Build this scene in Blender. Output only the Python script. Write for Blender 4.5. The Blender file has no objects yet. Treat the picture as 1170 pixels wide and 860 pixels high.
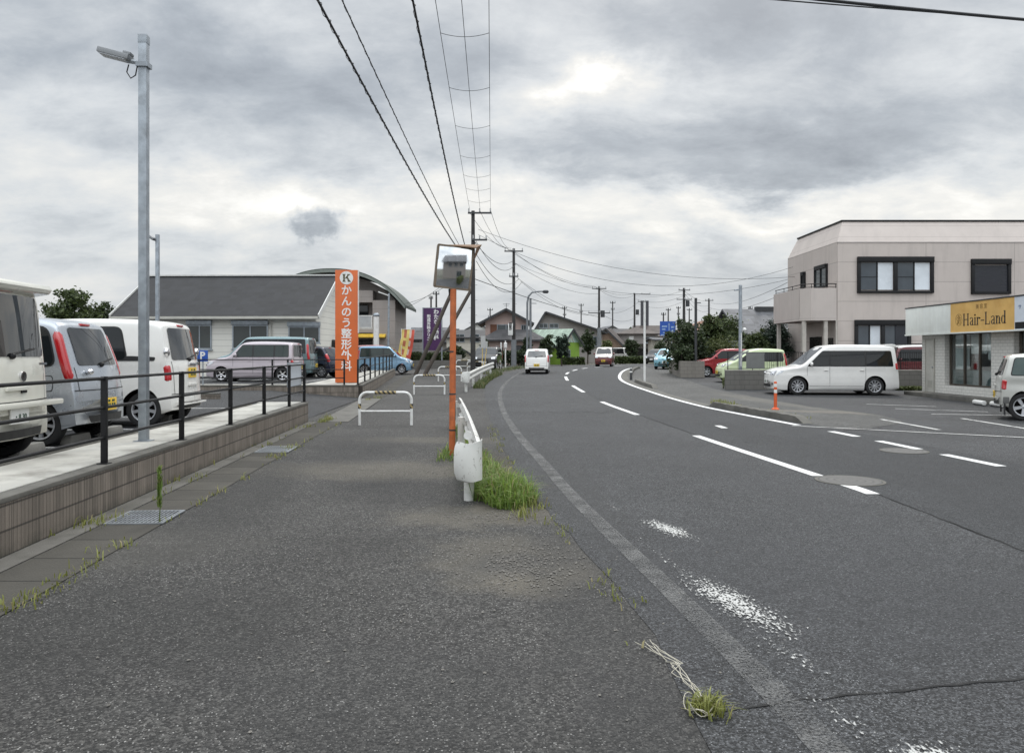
import bpy, bmesh, math, random
import numpy as np
from mathutils import Vector, Matrix
R = math.radians
SC = bpy.context.scene
COL = SC.collection
rnd = random.Random(7)

# ------------------------------------------------------------------ survey of the place
F, H, CX, V0 = 880.0, 1.6, 585.0, 404.0
def sst(t):
    t = min(1, max(0, t)); return t*t*(3-2*t)
def gz(y):                                   # the street climbs half a metre to the bend
    return 0.5*sst((y-22)/38.0)
def gp(u, v, z=0.0):                         # ground point (height z above the ground) seen at a photo pixel
    Y = 20.0
    for _ in range(60):
        Y = 0.5*Y + 0.5*F*(H-gz(Y)-z)/(v-V0)
    return ((u-CX)*Y/F, Y, gz(Y)+z)
def ux(u, Y): return (u-CX)*Y/F
def vz(v, Y): return H+(V0-v)*Y/F

def lin(r, g, b):
    f = lambda c: (c/255/12.92) if c/255 <= .04045 else ((c/255+.055)/1.055)**2.4
    return (f(r), f(g), f(b))

class Curve:
    def __init__(s, pts):
        s.y = [p[0] for p in pts]; s.x = [p[1] for p in pts]
    def __call__(s, y):
        Y, X = s.y, s.x; n = len(Y)
        if y <= Y[0]: return X[0]+(X[1]-X[0])/(Y[1]-Y[0])*(y-Y[0])
        if y >= Y[-1]: return X[-1]+(X[-1]-X[-2])/(Y[-1]-Y[-2])*(y-Y[-1])
        i = 0
        while Y[i+1] < y: i += 1
        def m(k):
            if k == 0: return (X[1]-X[0])/(Y[1]-Y[0])
            if k == n-1: return (X[-1]-X[-2])/(Y[-1]-Y[-2])
            return (X[k+1]-X[k-1])/(Y[k+1]-Y[k-1])
        h = Y[i+1]-Y[i]; t = (y-Y[i])/h
        return ((2*t**3-3*t*t+1)*X[i]+(t**3-2*t*t+t)*h*m(i)+(-2*t**3+3*t*t)*X[i+1]+(t**3-t*t)*h*m(i+1))

# ------------------------------------------------------------------ mesh builder
class MB:
    def __init__(s): s.v = []; s.f = []; s.m = []; s.xf = None
    def add(s, vs, fs, mi=0):
        o = len(s.v)
        for p in vs:
            p = Vector(p)
            s.v.append(tuple(s.xf @ p) if s.xf else tuple(p))
        for f in fs: s.f.append([o+i for i in f]); s.m.append(mi)
    def box(s, x0, x1, y0, y1, z0, z1, mi=0):
        s.add([(x0,y0,z0),(x1,y0,z0),(x1,y1,z0),(x0,y1,z0),(x0,y0,z1),(x1,y0,z1),(x1,y1,z1),(x0,y1,z1)],
              [(0,3,2,1),(4,5,6,7),(0,1,5,4),(1,2,6,5),(2,3,7,6),(3,0,4,7)], mi)
    def prism(s, poly, a, b, ax='z', mi=0):
        n = len(poly)
        def P(p, t):
            return (p[0],p[1],t) if ax == 'z' else ((p[0],t,p[1]) if ax == 'y' else (t,p[0],p[1]))
        s.add([P(p,a) for p in poly]+[P(p,b) for p in poly],
              [list(range(n))[::-1], list(range(n,2*n))]+[(i,(i+1)%n,n+(i+1)%n,n+i) for i in range(n)], mi)
    def tube(s, pts, r, n=8, mi=0, cap=True):
        pts = [Vector(p) for p in pts]; k = len(pts)
        rr = r if isinstance(r, (list, tuple)) else [r]*k
        vs, fs = [], []; up = None
        for i, p in enumerate(pts):
            d = (pts[min(i+1,k-1)]-pts[max(i-1,0)])
            d = d.normalized() if d.length > 1e-9 else Vector((0,0,1))
            if up is None:
                up = Vector((0,0,1)) if abs(d.z) < .9 else Vector((1,0,0))
            a = d.cross(up)
            if a.length < 1e-6: a = d.cross(Vector((0,1,0)))
            a.normalize(); b = a.cross(d).normalized(); up = b
            for j in range(n):
                t = 2*math.pi*j/n
                vs.append(p+(a*math.cos(t)+b*math.sin(t))*rr[i])
        for i in range(k-1):
            for j in range(n):
                fs.append((i*n+j, i*n+(j+1)%n, (i+1)*n+(j+1)%n, (i+1)*n+j))
        if cap: fs += [list(range(n))[::-1], [(k-1)*n+j for j in range(n)]]
        s.add(vs, fs, mi)
    def bar(s, p0, p1, w, h, mi=0):
        p0, p1 = Vector(p0), Vector(p1); d = (p1-p0).normalized()
        up = Vector((0,0,1)) if abs(d.z) < .95 else Vector((0,1,0))
        a = d.cross(up).normalized()*w/2; b = a.cross(d).normalized()*h/2
        s.add([p0-a-b,p0+a-b,p0+a+b,p0-a+b,p1-a-b,p1+a-b,p1+a+b,p1-a+b],
              [(0,1,2,3),(7,6,5,4),(4,5,1,0),(5,6,2,1),(6,7,3,2),(7,4,0,3)], mi)
    def lathe(s, prof, n=24, c=(0,0,0), ax='z', mi=0, closed=False, cap=True):
        k = len(prof); vs = []; fs = []
        for (r, t) in prof:
            for j in range(n):
                a = 2*math.pi*j/n; x, y = r*math.cos(a), r*math.sin(a)
                q = (x,y,t) if ax == 'z' else ((x,t,-y) if ax == 'y' else (t,x,y))
                vs.append((c[0]+q[0], c[1]+q[1], c[2]+q[2]))
        for i in range(k if closed else k-1):
            i2 = (i+1) % k
            for j in range(n):
                fs.append((i*n+j, i*n+(j+1)%n, i2*n+(j+1)%n, i2*n+j))
        if not closed and cap:
            if prof[0][0] > 1e-6: fs.append(list(range(n))[::-1])
            if prof[-1][0] > 1e-6: fs.append([(k-1)*n+j for j in range(n)])
        s.add(vs, fs, mi)
    def sphere(s, c, r, n=12, m=8, mi=0, sz=1.0):
        s.lathe([(max(r*math.sin(math.pi*i/m), 1e-4), -r*sz*math.cos(math.pi*i/m)) for i in range(m+1)], n, c, 'z', mi)
    def build(s, name, mats, parent=None, smooth=False, bevel=0, loc=None, angle=38):
        me = bpy.data.meshes.new(name)
        me.from_pydata(s.v, [], s.f)
        mats = mats if isinstance(mats, (list, tuple)) else [mats]
        for m in mats: me.materials.append(m)
        if len(mats) > 1: me.polygons.foreach_set('material_index', s.m)
        bm = bmesh.new(); bm.from_mesh(me)
        bmesh.ops.recalc_face_normals(bm, faces=bm.faces)
        if bevel:
            es = [e for e in bm.edges if len(e.link_faces) == 2 and e.calc_face_angle(0) > R(30)]
            bmesh.ops.bevel(bm, geom=es, offset=bevel, segments=2, affect='EDGES', profile=.6)
        if smooth or bevel:
            for f in bm.faces: f.smooth = True
            for e in bm.edges:
                if len(e.link_faces) != 2 or e.calc_face_angle(0) > R(angle): e.smooth = False
        bm.to_mesh(me); bm.free()
        return link(name, me, parent, loc)

def link(name, me, parent=None, loc=None):
    o = bpy.data.objects.new(name, me); COL.objects.link(o)
    if parent: o.parent = parent
    if loc: o.location = loc
    return o
def raw(name, verts, faces, mat, parent=None, smooth=False):   # numpy path for foliage
    me = bpy.data.meshes.new(name)
    verts = np.asarray(verts, dtype=np.float32); faces = np.asarray(faces, dtype=np.int32)
    n, k = faces.shape
    me.vertices.add(len(verts)); me.vertices.foreach_set('co', verts.ravel())
    me.loops.add(n*k); me.loops.foreach_set('vertex_index', faces.ravel())
    me.polygons.add(n); me.polygons.foreach_set('loop_start', np.arange(0, n*k, k, dtype=np.int32))
    me.polygons.foreach_set('loop_total', np.full(n, k, dtype=np.int32))
    for m in (mat if isinstance(mat, (list, tuple)) else [mat]): me.materials.append(m)
    me.update(); me.validate()
    if smooth: me.polygons.foreach_set('use_smooth', np.ones(n, dtype=bool))
    return link(name, me, parent)

def tag(o, label=None, cat=None, group=None, kind=None):
    if label: o['label'] = label
    if cat: o['category'] = cat
    if group: o['group'] = group
    if kind: o['kind'] = kind
    return o
def thing(name, label, cat, loc=(0,0,0), rz=0, group=None):
    o = bpy.data.objects.new(name, None); COL.objects.link(o)
    o.location = loc; o.rotation_euler = (0,0,rz); o.empty_display_size = .2
    return tag(o, label, cat, group)
def copy_tree(o, label=None, parent=None):
    c = o.copy(); COL.objects.link(c)
    if parent: c.parent = parent
    if label: c['label'] = label
    for ch in list(o.children): copy_tree(ch, None, c)
    return c

# ------------------------------------------------------------------ materials
def nt(name):
    m = bpy.data.materials.new(name); m.use_nodes = True
    t = m.node_tree; t.nodes.clear()
    out = t.nodes.new('ShaderNodeOutputMaterial'); b = t.nodes.new('ShaderNodeBsdfPrincipled')
    t.links.new(b.outputs[0], out.inputs[0])
    return m, t, b, out
class N:
    """tiny node helper"""
    def __init__(s, t): s.t = t; s.co = None
    def new(s, ty, **kw):
        n = s.t.nodes.new(ty)
        for k, v in kw.items(): setattr(n, k, v)
        return n
    def L(s, a, b): s.t.links.new(a, b)
    def put(s, sock, val):
        if isinstance(val, bpy.types.NodeSocket): s.L(val, sock)
        else: sock.default_value = val
    def coord(s):
        if s.co is None:
            tc = s.new('ShaderNodeTexCoord'); s.co = tc.outputs['Object']
        return s.co
    def world(s):
        g = s.new('ShaderNodeNewGeometry'); return g.outputs['Position']
    def scale(s, v, k):
        n = s.new('ShaderNodeVectorMath', operation='MULTIPLY'); s.put(n.inputs[0], v); n.inputs[1].default_value = k if isinstance(k, tuple) else (k,k,k)
        return n.outputs[0]
    def noise(s, sc, det=4, rough=.55, vec=None, dist=0):
        n = s.new('ShaderNodeTexNoise'); s.put(n.inputs['Vector'], vec if vec is not None else s.coord())
        n.inputs['Scale'].default_value = sc; n.inputs['Detail'].default_value = det
        n.inputs['Roughness'].default_value = rough; n.inputs['Distortion'].default_value = dist
        return n.outputs['Fac']
    def voro(s, sc, vec=None, feat='F1', out='Distance', rand=1):
        n = s.new('ShaderNodeTexVoronoi', feature=feat); s.put(n.inputs['Vector'], vec if vec is not None else s.coord())
        n.inputs['Scale'].default_value = sc; n.inputs['Randomness'].default_value = rand
        return n.outputs[out]
    def math(s, op, a, b=0.0, c=None, clamp=False):
        n = s.new('ShaderNodeMath', operation=op); n.use_clamp = clamp
        s.put(n.inputs[0], a); s.put(n.inputs[1], b)
        if c is not None: s.put(n.inputs[2], c)
        return n.outputs[0]
    def remap(s, v, a, b, c=0.0, d=1.0):
        n = s.new('ShaderNodeMapRange'); n.clamp = True
        s.put(n.inputs[0], v)
        for i, q in enumerate((a,b,c,d)): s.put(n.inputs[1+i], q)
        return n.outputs[0]
    def mix(s, f, a, b):
        n = s.new('ShaderNodeMix', data_type='RGBA')
        s.put(n.inputs[0], f); s.put(n.inputs[6], c4(a)); s.put(n.inputs[7], c4(b))
        return n.outputs[2]
    def mul(s, a, f):
        n = s.new('ShaderNodeMix', data_type='RGBA', blend_type='MULTIPLY'); n.inputs[0].default_value = 1
        s.put(n.inputs[6], c4(a)); s.put(n.inputs[7], f); return n.outputs[2]
    def sep(s, v):
        n = s.new('ShaderNodeSeparateXYZ'); s.put(n.inputs[0], v); return n.outputs
    def comb(s, x, y, z):
        n = s.new('ShaderNodeCombineXYZ')
        for i, q in enumerate((x,y,z)): s.put(n.inputs[i], q)
        return n.outputs[0]
    def bump(s, h, st, dist, normal=None):
        n = s.new('ShaderNodeBump'); s.put(n.inputs['Height'], h)
        n.inputs['Strength'].default_value = st; n.inputs['Distance'].default_value = dist
        if normal is not None: s.L(normal, n.inputs['Normal'])
        return n.outputs[0]
def c4(c):
    return c if isinstance(c, bpy.types.NodeSocket) else (c[0],c[1],c[2],1)

MAT = {}
def pm(name, col, rough=.6, metal=0, var=.12, vs=3, bump=0, bs=60, dirt=None, ds=.8, damt=.4, coat=0, spec=None, streak=False):
    """plain surface with uneven tone, a little relief and optional grime of its own"""
    if name in MAT: return MAT[name]
    m, t, b, out = nt(name); n = N(t)
    f = n.noise(vs, 5, .6)
    lo = tuple(c*(1-var) for c in col); hi = tuple(min(1, c*(1+var)) for c in col)
    c = n.mix(n.remap(f, .3, .7), lo, hi)
    if dirt:
        v = n.scale(n.coord(), (1,1,.15)) if streak else n.coord()
        d = n.remap(n.noise(ds, 6, .65, v), .5, .72, 0, damt)
        c = n.mix(d, c, dirt)
    n.L(c, b.inputs['Base Color'])
    r = n.remap(n.noise(vs*2.3, 3), .3, .7, max(.02, rough-.07), min(1, rough+.07)); n.L(r, b.inputs['Roughness'])
    b.inputs['Metallic'].default_value = metal
    if coat: b.inputs['Coat Weight'].default_value = coat; b.inputs['Coat Roughness'].default_value = .05
    if spec is not None: b.inputs['Specular IOR Level'].default_value = spec
    if bump: n.L(n.bump(n.noise(bs, 4, .6), bump, .01), b.inputs['Normal'])
    MAT[name] = m
    return m
def paint(name, col, rough=.32, metal=0):
    return pm('paint_'+name, col, rough, metal, var=.03, vs=2, coat=.6, dirt=(.25,.23,.2), ds=1.2, damt=.05)
def glass(name='dark_glass', col=(.010,.012,.013), rough=.06, ior=1.45):
    if name in MAT: return MAT[name]
    m, t, b, out = nt(name); n = N(t)
    n.L(n.mix(n.noise(1.2, 3), tuple(c*.6 for c in col), tuple(c*1.5 for c in col)), b.inputs['Base Color'])
    b.inputs['Roughness'].default_value = rough*.5; b.inputs['IOR'].default_value = ior
    n.L(n.bump(n.noise(.7, 2), .05, .02), b.inputs['Normal'])
    MAT[name] = m; return m
def clear_glass(name='shop_glass', tint=(.75,.82,.82), opaque=.12):
    if name in MAT: return MAT[name]
    m, t, b, out = nt(name); n = N(t)
    tr = n.new('ShaderNodeBsdfTransparent'); tr.inputs[0].default_value = (*tint,1)
    gl = n.new('ShaderNodeBsdfGlossy'); gl.inputs['Roughness'].default_value = .03
    lw = n.new('ShaderNodeLayerWeight'); fr_ = n.math('POWER', lw.outputs['Facing'], 5)
    mx = n.new('ShaderNodeMixShader'); n.L(n.math('ADD', fr_, opaque, clamp=True), mx.inputs[0])
    n.L(tr.outputs[0], mx.inputs[1]); n.L(gl.outputs[0], mx.inputs[2]); n.L(mx.outputs[0], out.inputs[0])
    t.nodes.remove(b); MAT[name] = m; return m

def blotch(n, x, y, rx, ry, rot=0, edge=.35, ns=2.2, amp=.9):
    """irregular stain of its own outline at a spot on the ground: 1 inside, 0 outside"""
    P = n.sep(n.world())
    dx = n.math('SUBTRACT', P[0], x); dy = n.math('SUBTRACT', P[1], y)
    c, s_ = math.cos(rot), math.sin(rot)
    a = n.math('ADD', n.math('MULTIPLY', dx, c/rx), n.math('MULTIPLY', dy, s_/rx))
    b = n.math('ADD', n.math('MULTIPLY', dx, -s_/ry), n.math('MULTIPLY', dy, c/ry))
    d = n.math('SQRT', n.math('ADD', n.math('MULTIPLY', a, a), n.math('MULTIPLY', b, b)))
    d = n.math('ADD', d, n.math('MULTIPLY', n.math('SUBTRACT', n.noise(ns, 5, .65, n.world()), .5), amp*2))
    return n.remap(d, 1+edge, 1-edge)

def asphalt(name, base, stone, warm=(1,1,1), cell=95, few=.78, big=.28, stains=(), cracks=True):
    m, t, b, out = nt(name); n = N(t); W = n.world()
    W2 = n.scale(W, (1,1,.2))
    vcol = n.voro(cell, W2, out='Color'); vd = n.voro(cell, W2)
    sx = n.sep(vcol)
    tone = n.math('ADD', .36, n.math('MULTIPLY', n.math('POWER', sx[0], 2.3), 2.1))
    big1 = n.remap(n.noise(.35, 5, .6, W2), .3, .7, 1-big, 1+big)
    mid = n.remap(n.noise(5, 5, .7, W2), .25, .75, .78, 1.22)
    k = n.math('MULTIPLY', n.math('MULTIPLY', tone, big1), mid)
    k3 = n.comb(n.math('MULTIPLY', k, warm[0]), n.math('MULTIPLY', k, warm[1]), n.math('MULTIPLY', k, warm[2]))
    c = n.mul(base, k3)
    st = n.math('MULTIPLY', n.remap(sx[1], few, few+.04), n.remap(vd, .42, .30))
    patch = n.remap(n.noise(1.1, 4, .6, W2), .3, .62, .35, 1)
    c = n.mix(n.math('MULTIPLY', st, patch), c, n.mix(sx[2], stone, tuple(q*.45 for q in stone)))
    dk = n.remap(n.voro(cell*.6, W2, out='Color'), .05, .22, .7, 0)
    c = n.mix(dk, c, tuple(q*.25 for q in base))
    for (x, y, rx, ry, rot, col, amt) in stains:
        gsp = n.remap(n.noise(38, 4, .7, W2), .35, .6, .45, 1)
        c = n.mix(n.math('MULTIPLY', n.math('MULTIPLY', blotch(n, x, y, rx, ry, rot), amt), gsp), c, col)
    if cracks:
        wv = n.new('ShaderNodeVectorMath', operation='ADD')
        nn = n.new('ShaderNodeTexNoise'); n.put(nn.inputs['Vector'], W2); nn.inputs['Scale'].default_value = 1.4; nn.inputs['Detail'].default_value = 5
        n.put(wv.inputs[0], W2); n.L(n.scale(nn.outputs['Color'], .8), wv.inputs[1])
        cr = n.voro(.16, wv.outputs[0], feat='DISTANCE_TO_EDGE')
        crm = n.math('MULTIPLY', n.remap(cr, .0022, .0006), n.remap(n.noise(.22, 2, .5, W2), .5, .56))
        c = n.mix(n.math('MULTIPLY', crm, .75), c, (.012,.012,.012))
    n.L(c, b.inputs['Base Color'])
    b.inputs['Roughness'].default_value = .78; b.inputs['Specular IOR Level'].default_value = .42
    h = n.math('ADD', n.math('MULTIPLY', n.math('SUBTRACT', 1, vd), 1), n.math('MULTIPLY', n.noise(cell*.6, 3, .6, W2), .7))
    n.L(n.bump(h, 1.0, .012), b.inputs['Normal'])
    MAT[name] = m; return m

def worn_paint(name, col=(.62,.62,.6), keep=.5, fine=55, soft=.06, coarse=2.5, cw=.42, fade=0):
    """road paint rubbed down to patches: what is left of it is opaque, the rest lets the asphalt show"""
    m, t, b, out = nt(name); n = N(t); W = n.scale(n.world(), (1,1,.1))
    a = n.math('ADD', n.math('MULTIPLY', n.noise(fine, 4, .7, W), 1-cw), n.math('MULTIPLY', n.noise(coarse, 4, .6, W), cw))
    if fade: a = n.math('ADD', a, n.remap(n.sep(n.world())[1], 4.0, 10.5, -fade, 0))
    k = n.remap(a, .5-(keep-.5)-soft, .5-(keep-.5)+soft)
    c = n.mix(n.noise(9, 4, .6, W), tuple(q*.72 for q in col), col)
    n.L(c, b.inputs['Base Color']); b.inputs['Roughness'].default_value = .75
    tr = n.new('ShaderNodeBsdfTransparent'); mx = n.new('ShaderNodeMixShader')
    n.L(k, mx.inputs[0]); n.L(tr.outputs[0], mx.inputs[1]); n.L(b.outputs[0], mx.inputs[2]); n.L(mx.outputs[0], out.inputs[0])
    MAT[name] = m; return m

def block_wall_mat():
    m, t, b, out = nt('split_rib_block'); n = N(t); P = n.sep(n.coord())
    # upright ribs along the wall (x), courses 0.2 m high (z)
    ph = n.math('MULTIPLY', P[0], 18.0)
    fr = n.math('FRACT', ph); cell = n.math('FLOOR', ph)
    groove = n.remap(n.math('ABSOLUTE', n.math('SUBTRACT', fr, .5)), .40, .49)
    wn = n.new('ShaderNodeTexWhiteNoise', noise_dimensions='2D'); n.L(n.comb(cell, n.math('FLOOR', n.math('DIVIDE', P[2], .2)), 0), wn.inputs['Vector'])
    tone = n.remap(wn.outputs[0], 0, 1, .8, 1.18)
    course = n.remap(n.math('ABSOLUTE', n.math('SUBTRACT', n.math('FRACT', n.math('DIVIDE', P[2], .2)), .5)), .44, .475)
    joint = n.remap(n.math('ABSOLUTE', n.math('SUBTRACT', n.math('FRACT', n.math('DIVIDE', P[0], .4)), .5)), .487, .497)
    base = n.mix(n.noise(1.3, 5, .6), (.15,.126,.103), (.225,.193,.163))
    c = n.mul(base, n.comb(tone, tone, tone))
    c = n.mix(n.math('MULTIPLY', groove, .30), c, (.05,.042,.035))
    c = n.mix(n.math('MULTIPLY', n.math('MAXIMUM', course, joint), .85), c, (.035,.03,.026))  # joints, with the shade under each course ledge painted in as dark lines
    stain = n.remap(n.noise(3, 6, .7, n.scale(n.coord(), (1,1,.2))), .45, .7, 0, .55)
    c = n.mix(stain, c, (.045,.04,.032))
    low = n.math('MULTIPLY', n.remap(P[2], .11, .0), n.remap(n.noise(5, 4), .35, .6))
    c = n.mix(n.math('MULTIPLY', low, .6), c, (.035,.038,.025))
    n.L(c, b.inputs['Base Color']); b.inputs['Roughness'].default_value = .95
    h = n.math('SUBTRACT', n.math('MULTIPLY', n.noise(70, 5, .7), .5), groove)
    n.L(n.bump(h, .8, .012), b.inputs['Normal'])
    MAT['split_rib_block'] = m; return m

def tile_roof(name, col, axis=1, pitch=.28, var=.3):
    """roof covering in courses running across the slope"""
    if name in MAT: return MAT[name]
    m, t, b, out = nt(name); n = N(t); P = n.sep(n.coord())
    row = n.math('DIVIDE', P[axis], pitch); cellx = n.math('DIVIDE', P[1-axis], pitch*1.2)
    fr = n.math('FRACT', row)
    wn = n.new('ShaderNodeTexWhiteNoise', noise_dimensions='2D'); n.L(n.comb(n.math('FLOOR', cellx), n.math('FLOOR', row), 0), wn.inputs['Vector'])
    tone = n.math('MULTIPLY', n.remap(wn.outputs[0], 0, 1, 1-var, 1+var), n.remap(n.noise(.8, 5), .3, .7, .8, 1.2))
    c = n.mul(col, n.comb(tone, tone, tone))
    edge = n.remap(fr, .0, .12, 1, 0)
    c = n.mix(n.math('MULTIPLY', edge, .6), c, tuple(q*.3 for q in col))
    n.L(c, b.inputs['Base Color']); b.inputs['Roughness'].default_value = .7
    n.L(n.bump(fr, .6, .02), b.inputs['Normal'])
    MAT[name] = m; return m

def siding(name, col, vstep=.45, hstep=0, grime=.35, bump=.25, dark=.45, gw=.02):
    """cladding with horizontal (and optional upright) joints in its own coordinates"""
    if name in MAT: return MAT[name]
    m, t, b, out = nt(name); n = N(t); P = n.sep(n.coord())
    c = n.mix(n.noise(1.1, 6, .6), tuple(q*.88 for q in col), tuple(min(1,q*1.1) for q in col))
    g = n.remap(n.math('ABSOLUTE', n.math('SUBTRACT', n.math('FRACT', n.math('DIVIDE', P[2], vstep)), .5)), .5-gw/vstep, .5-.3*gw/vstep)
    if hstep:
        s2 = n.math('ADD', P[0], P[1])
        if isinstance(hstep, tuple):   # running bond
            s2 = n.math('ADD', s2, n.math('MULTIPLY', n.math('FRACT', n.math('MULTIPLY', n.math('FLOOR', n.math('DIVIDE', P[2], vstep)), .5)), hstep[0])); hs = hstep[0]
        else: hs = hstep
        g2 = n.remap(n.math('ABSOLUTE', n.math('SUBTRACT', n.math('FRACT', n.math('DIVIDE', s2, hs)), .5)), .5-gw/hs, .5-.3*gw/hs)
        g = n.math('MAXIMUM', g, g2)
    c = n.mix(n.math('MULTIPLY', g, dark), c, tuple(q*.35 for q in col))
    st = n.remap(n.noise(2.2, 6, .7, n.scale(n.coord(), (1,1,.12))), .5, .75, 0, grime)
    c = n.mix(st, c, tuple(q*.55 for q in col))
    n.L(c, b.inputs['Base Color']); b.inputs['Roughness'].default_value = .85
    n.L(n.bump(n.math('SUBTRACT', n.math('MULTIPLY', n.noise(40, 4), .4), g), bump, .012), b.inputs['Normal'])
    MAT[name] = m; return m

def leaf_mat(name, a, b_, c_=None, trans=.25):
    if name in MAT: return MAT[name]
    m, t, b, out = nt(name); n = N(t)
    g = n.new('ShaderNodeNewGeometry')
    f = n.math('ADD', n.math('MULTIPLY', g.outputs['Random Per Island'], .7), n.math('MULTIPLY', n.noise(1.5, 3), .5))
    c = n.mix(n.remap(f, .2, .95), a, b_)
    if c_: c = n.mix(n.remap(g.outputs['Random Per Island'], .9, .93), c, c_)
    n.L(c, b.inputs['Base Color']); b.inputs['Roughness'].default_value = .6
    tr = n.new('ShaderNodeBsdfTranslucent'); n.L(c, tr.inputs[0])
    mx = n.new('ShaderNodeMixShader'); mx.inputs[0].default_value = trans
    n.L(b.outputs[0], mx.inputs[1]); n.L(tr.outputs[0], mx.inputs[2]); n.L(mx.outputs[0], out.inputs[0])
    MAT[name] = m; return m

M_white = pm('white_enamel', (.68,.68,.66), .4, var=.08, dirt=(.2,.14,.08), ds=4, damt=.35)
M_galv = pm('galvanised_steel', (.30,.33,.36), .5, .55, var=.22, vs=7, dirt=(.16,.16,.16), ds=3, damt=.4)
M_black = pm('black_painted_steel', (.008,.008,.009), .55, 0, var=.3, spec=.3)
M_rubber = pm('tyre_rubber', (.013,.013,.0135), .8, var=.3, bump=.3, bs=40)
M_under = pm('underbody_black', (.005,.005,.005), .9, spec=.1)
M_alloy = pm('alloy_wheel', (.50,.51,.53), .35, .6, var=.1)
M_blackplastic = pm('black_plastic', (.010,.010,.0105), .5)
M_seam = pm('panel_gap', (.02,.02,.02), .8)
M_red = pm('red_lamp_lens', (.42,.012,.016), .15, coat=1, var=.15)
M_clear = pm('clear_lamp_lens', (.55,.57,.6), .12, .3, coat=1)
M_amber = pm('amber_lens', (.6,.2,.02), .2, coat=1)
M_plate_w = pm('white_plate', (.7,.7,.68), .5)
M_plate_y = pm('yellow_plate', (.72,.47,.04), .5)
M_plate_ink = pm('plate_ink', (.02,.06,.03), .6)
M_chrome = pm('chrome', (.7,.7,.72), .12, 1)
M_glass = glass(); M_rear = glass('rear_glass', (.010,.012,.013), .05, 1.85)
M_glass_l = glass('window_glass', (.05,.06,.062), .05)
M_conc = pm('concrete', (.29,.28,.255), .92, var=.16, vs=2.5, bump=.35, bs=90, dirt=(.10,.095,.08), ds=1.6, damt=.6)
M_conc_l = pm('pale_concrete', (.40,.39,.355), .92, var=.2, vs=1.9, bump=.3, bs=110, dirt=(.15,.14,.12), ds=1.7, damt=.75)
M_conc_d = pm('old_concrete', (.115,.11,.098), .95, var=.25, vs=2, bump=.5, bs=70, dirt=(.045,.043,.034), ds=1.3, damt=.7)
M_pole = pm('concrete_pole', (.040,.038,.037), .9, var=.2, vs=2, bump=.2, dirt=(.03,.028,.026), damt=.5)
M_pole_g = pm('grey_pole', (.17,.18,.19), .7, var=.15, dirt=(.06,.06,.06))
M_wire = pm('cable_sheath', (.02,.021,.023), .7)
M_steel_d = pm('dark_steel', (.05,.052,.055), .6, .4, var=.2)
M_bark = pm('bark', (.06,.047,.036), .95, var=.35, vs=6, bump=.6, bs=30)
M_insul = pm('porcelain', (.36,.36,.36), .3)

def text(name, body, size, mat, parent, M, sx=1, line=1.0, ext=.003, align='CENTER', bold=0):
    cu = bpy.data.curves.new(name, 'FONT'); cu.body = body; cu.size = size
    cu.align_x = align; cu.align_y = 'CENTER'; cu.space_line = line; cu.extrude = ext; cu.resolution_u = 3; cu.offset = bold
    o = bpy.data.objects.new('tmp', cu); COL.objects.link(o)
    dg = bpy.context.evaluated_depsgraph_get()
    me = bpy.data.meshes.new_from_object(o.evaluated_get(dg)); me.name = name
    bpy.data.objects.remove(o); bpy.data.curves.remove(cu)
    me.transform(M @ Matrix.Diagonal((sx,1,1,1)))
    me.materials.clear(); me.materials.append(mat)
    return link(name, me, parent)
# face frames: text drawn in local xy is turned to stand upright
def face(loc, rz=0):   # reads facing local -Y (towards the camera) turned by rz
    return Matrix.Translation(loc) @ Matrix.Rotation(rz, 4, 'Z') @ Matrix.Rotation(R(90), 4, 'X')
# ------------------------------------------------------------------ vehicles
def round_poly(p, r):
    out = []; n = len(p)
    for i in range(n):
        a, b, c = Vector(p[i-1]), Vector(p[i]), Vector(p[(i+1) % n])
        d1, d2 = (a-b), (c-b); q = min(r, d1.length*.45, d2.length*.45)
        s, e = b+d1.normalized()*q, b+d2.normalized()*q
        for k in range(5):
            t = k/4; out.append(tuple(s*(1-t)**2+b*2*t*(1-t)+e*t*t))
    return out
def patch(mb, poly, fn, step=.12, mi=0):
    """a flat outline, cut into a grid and laid on a curved body panel"""
    bm = bmesh.new()
    f = bm.faces.new([bm.verts.new((a, b, 0)) for a, b in poly])
    for ax in (0, 1):
        lo = min(p[ax] for p in poly); hi = max(p[ax] for p in poly); k = int((hi-lo)/step)
        for i in range(1, k+1):
            co = [0,0,0]; co[ax] = lo+(hi-lo)*i/(k+1); no = [0,0,0]; no[ax] = 1
            bmesh.ops.bisect_plane(bm, geom=bm.verts[:]+bm.edges[:]+bm.faces[:], plane_co=co, plane_no=no)
    bmesh.ops.triangulate(bm, faces=[f for f in bm.faces if len(f.verts) > 4])
    bm.verts.index_update()
    mb.add([fn(v.co.x, v.co.y) for v in bm.verts], [[v.index for v in f.verts] for f in bm.faces], mi)
    bm.free()

def chaikin(p, it=2):
    for _ in range(it):
        q = [p[0]]
        for a, b in zip(p[:-1], p[1:]):
            q += [(a[0]*.75+b[0]*.25, a[1]*.75+b[1]*.25), (a[0]*.25+b[0]*.75, a[1]*.25+b[1]*.75)]
        p = q+[p[-1]]
    return p

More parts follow.
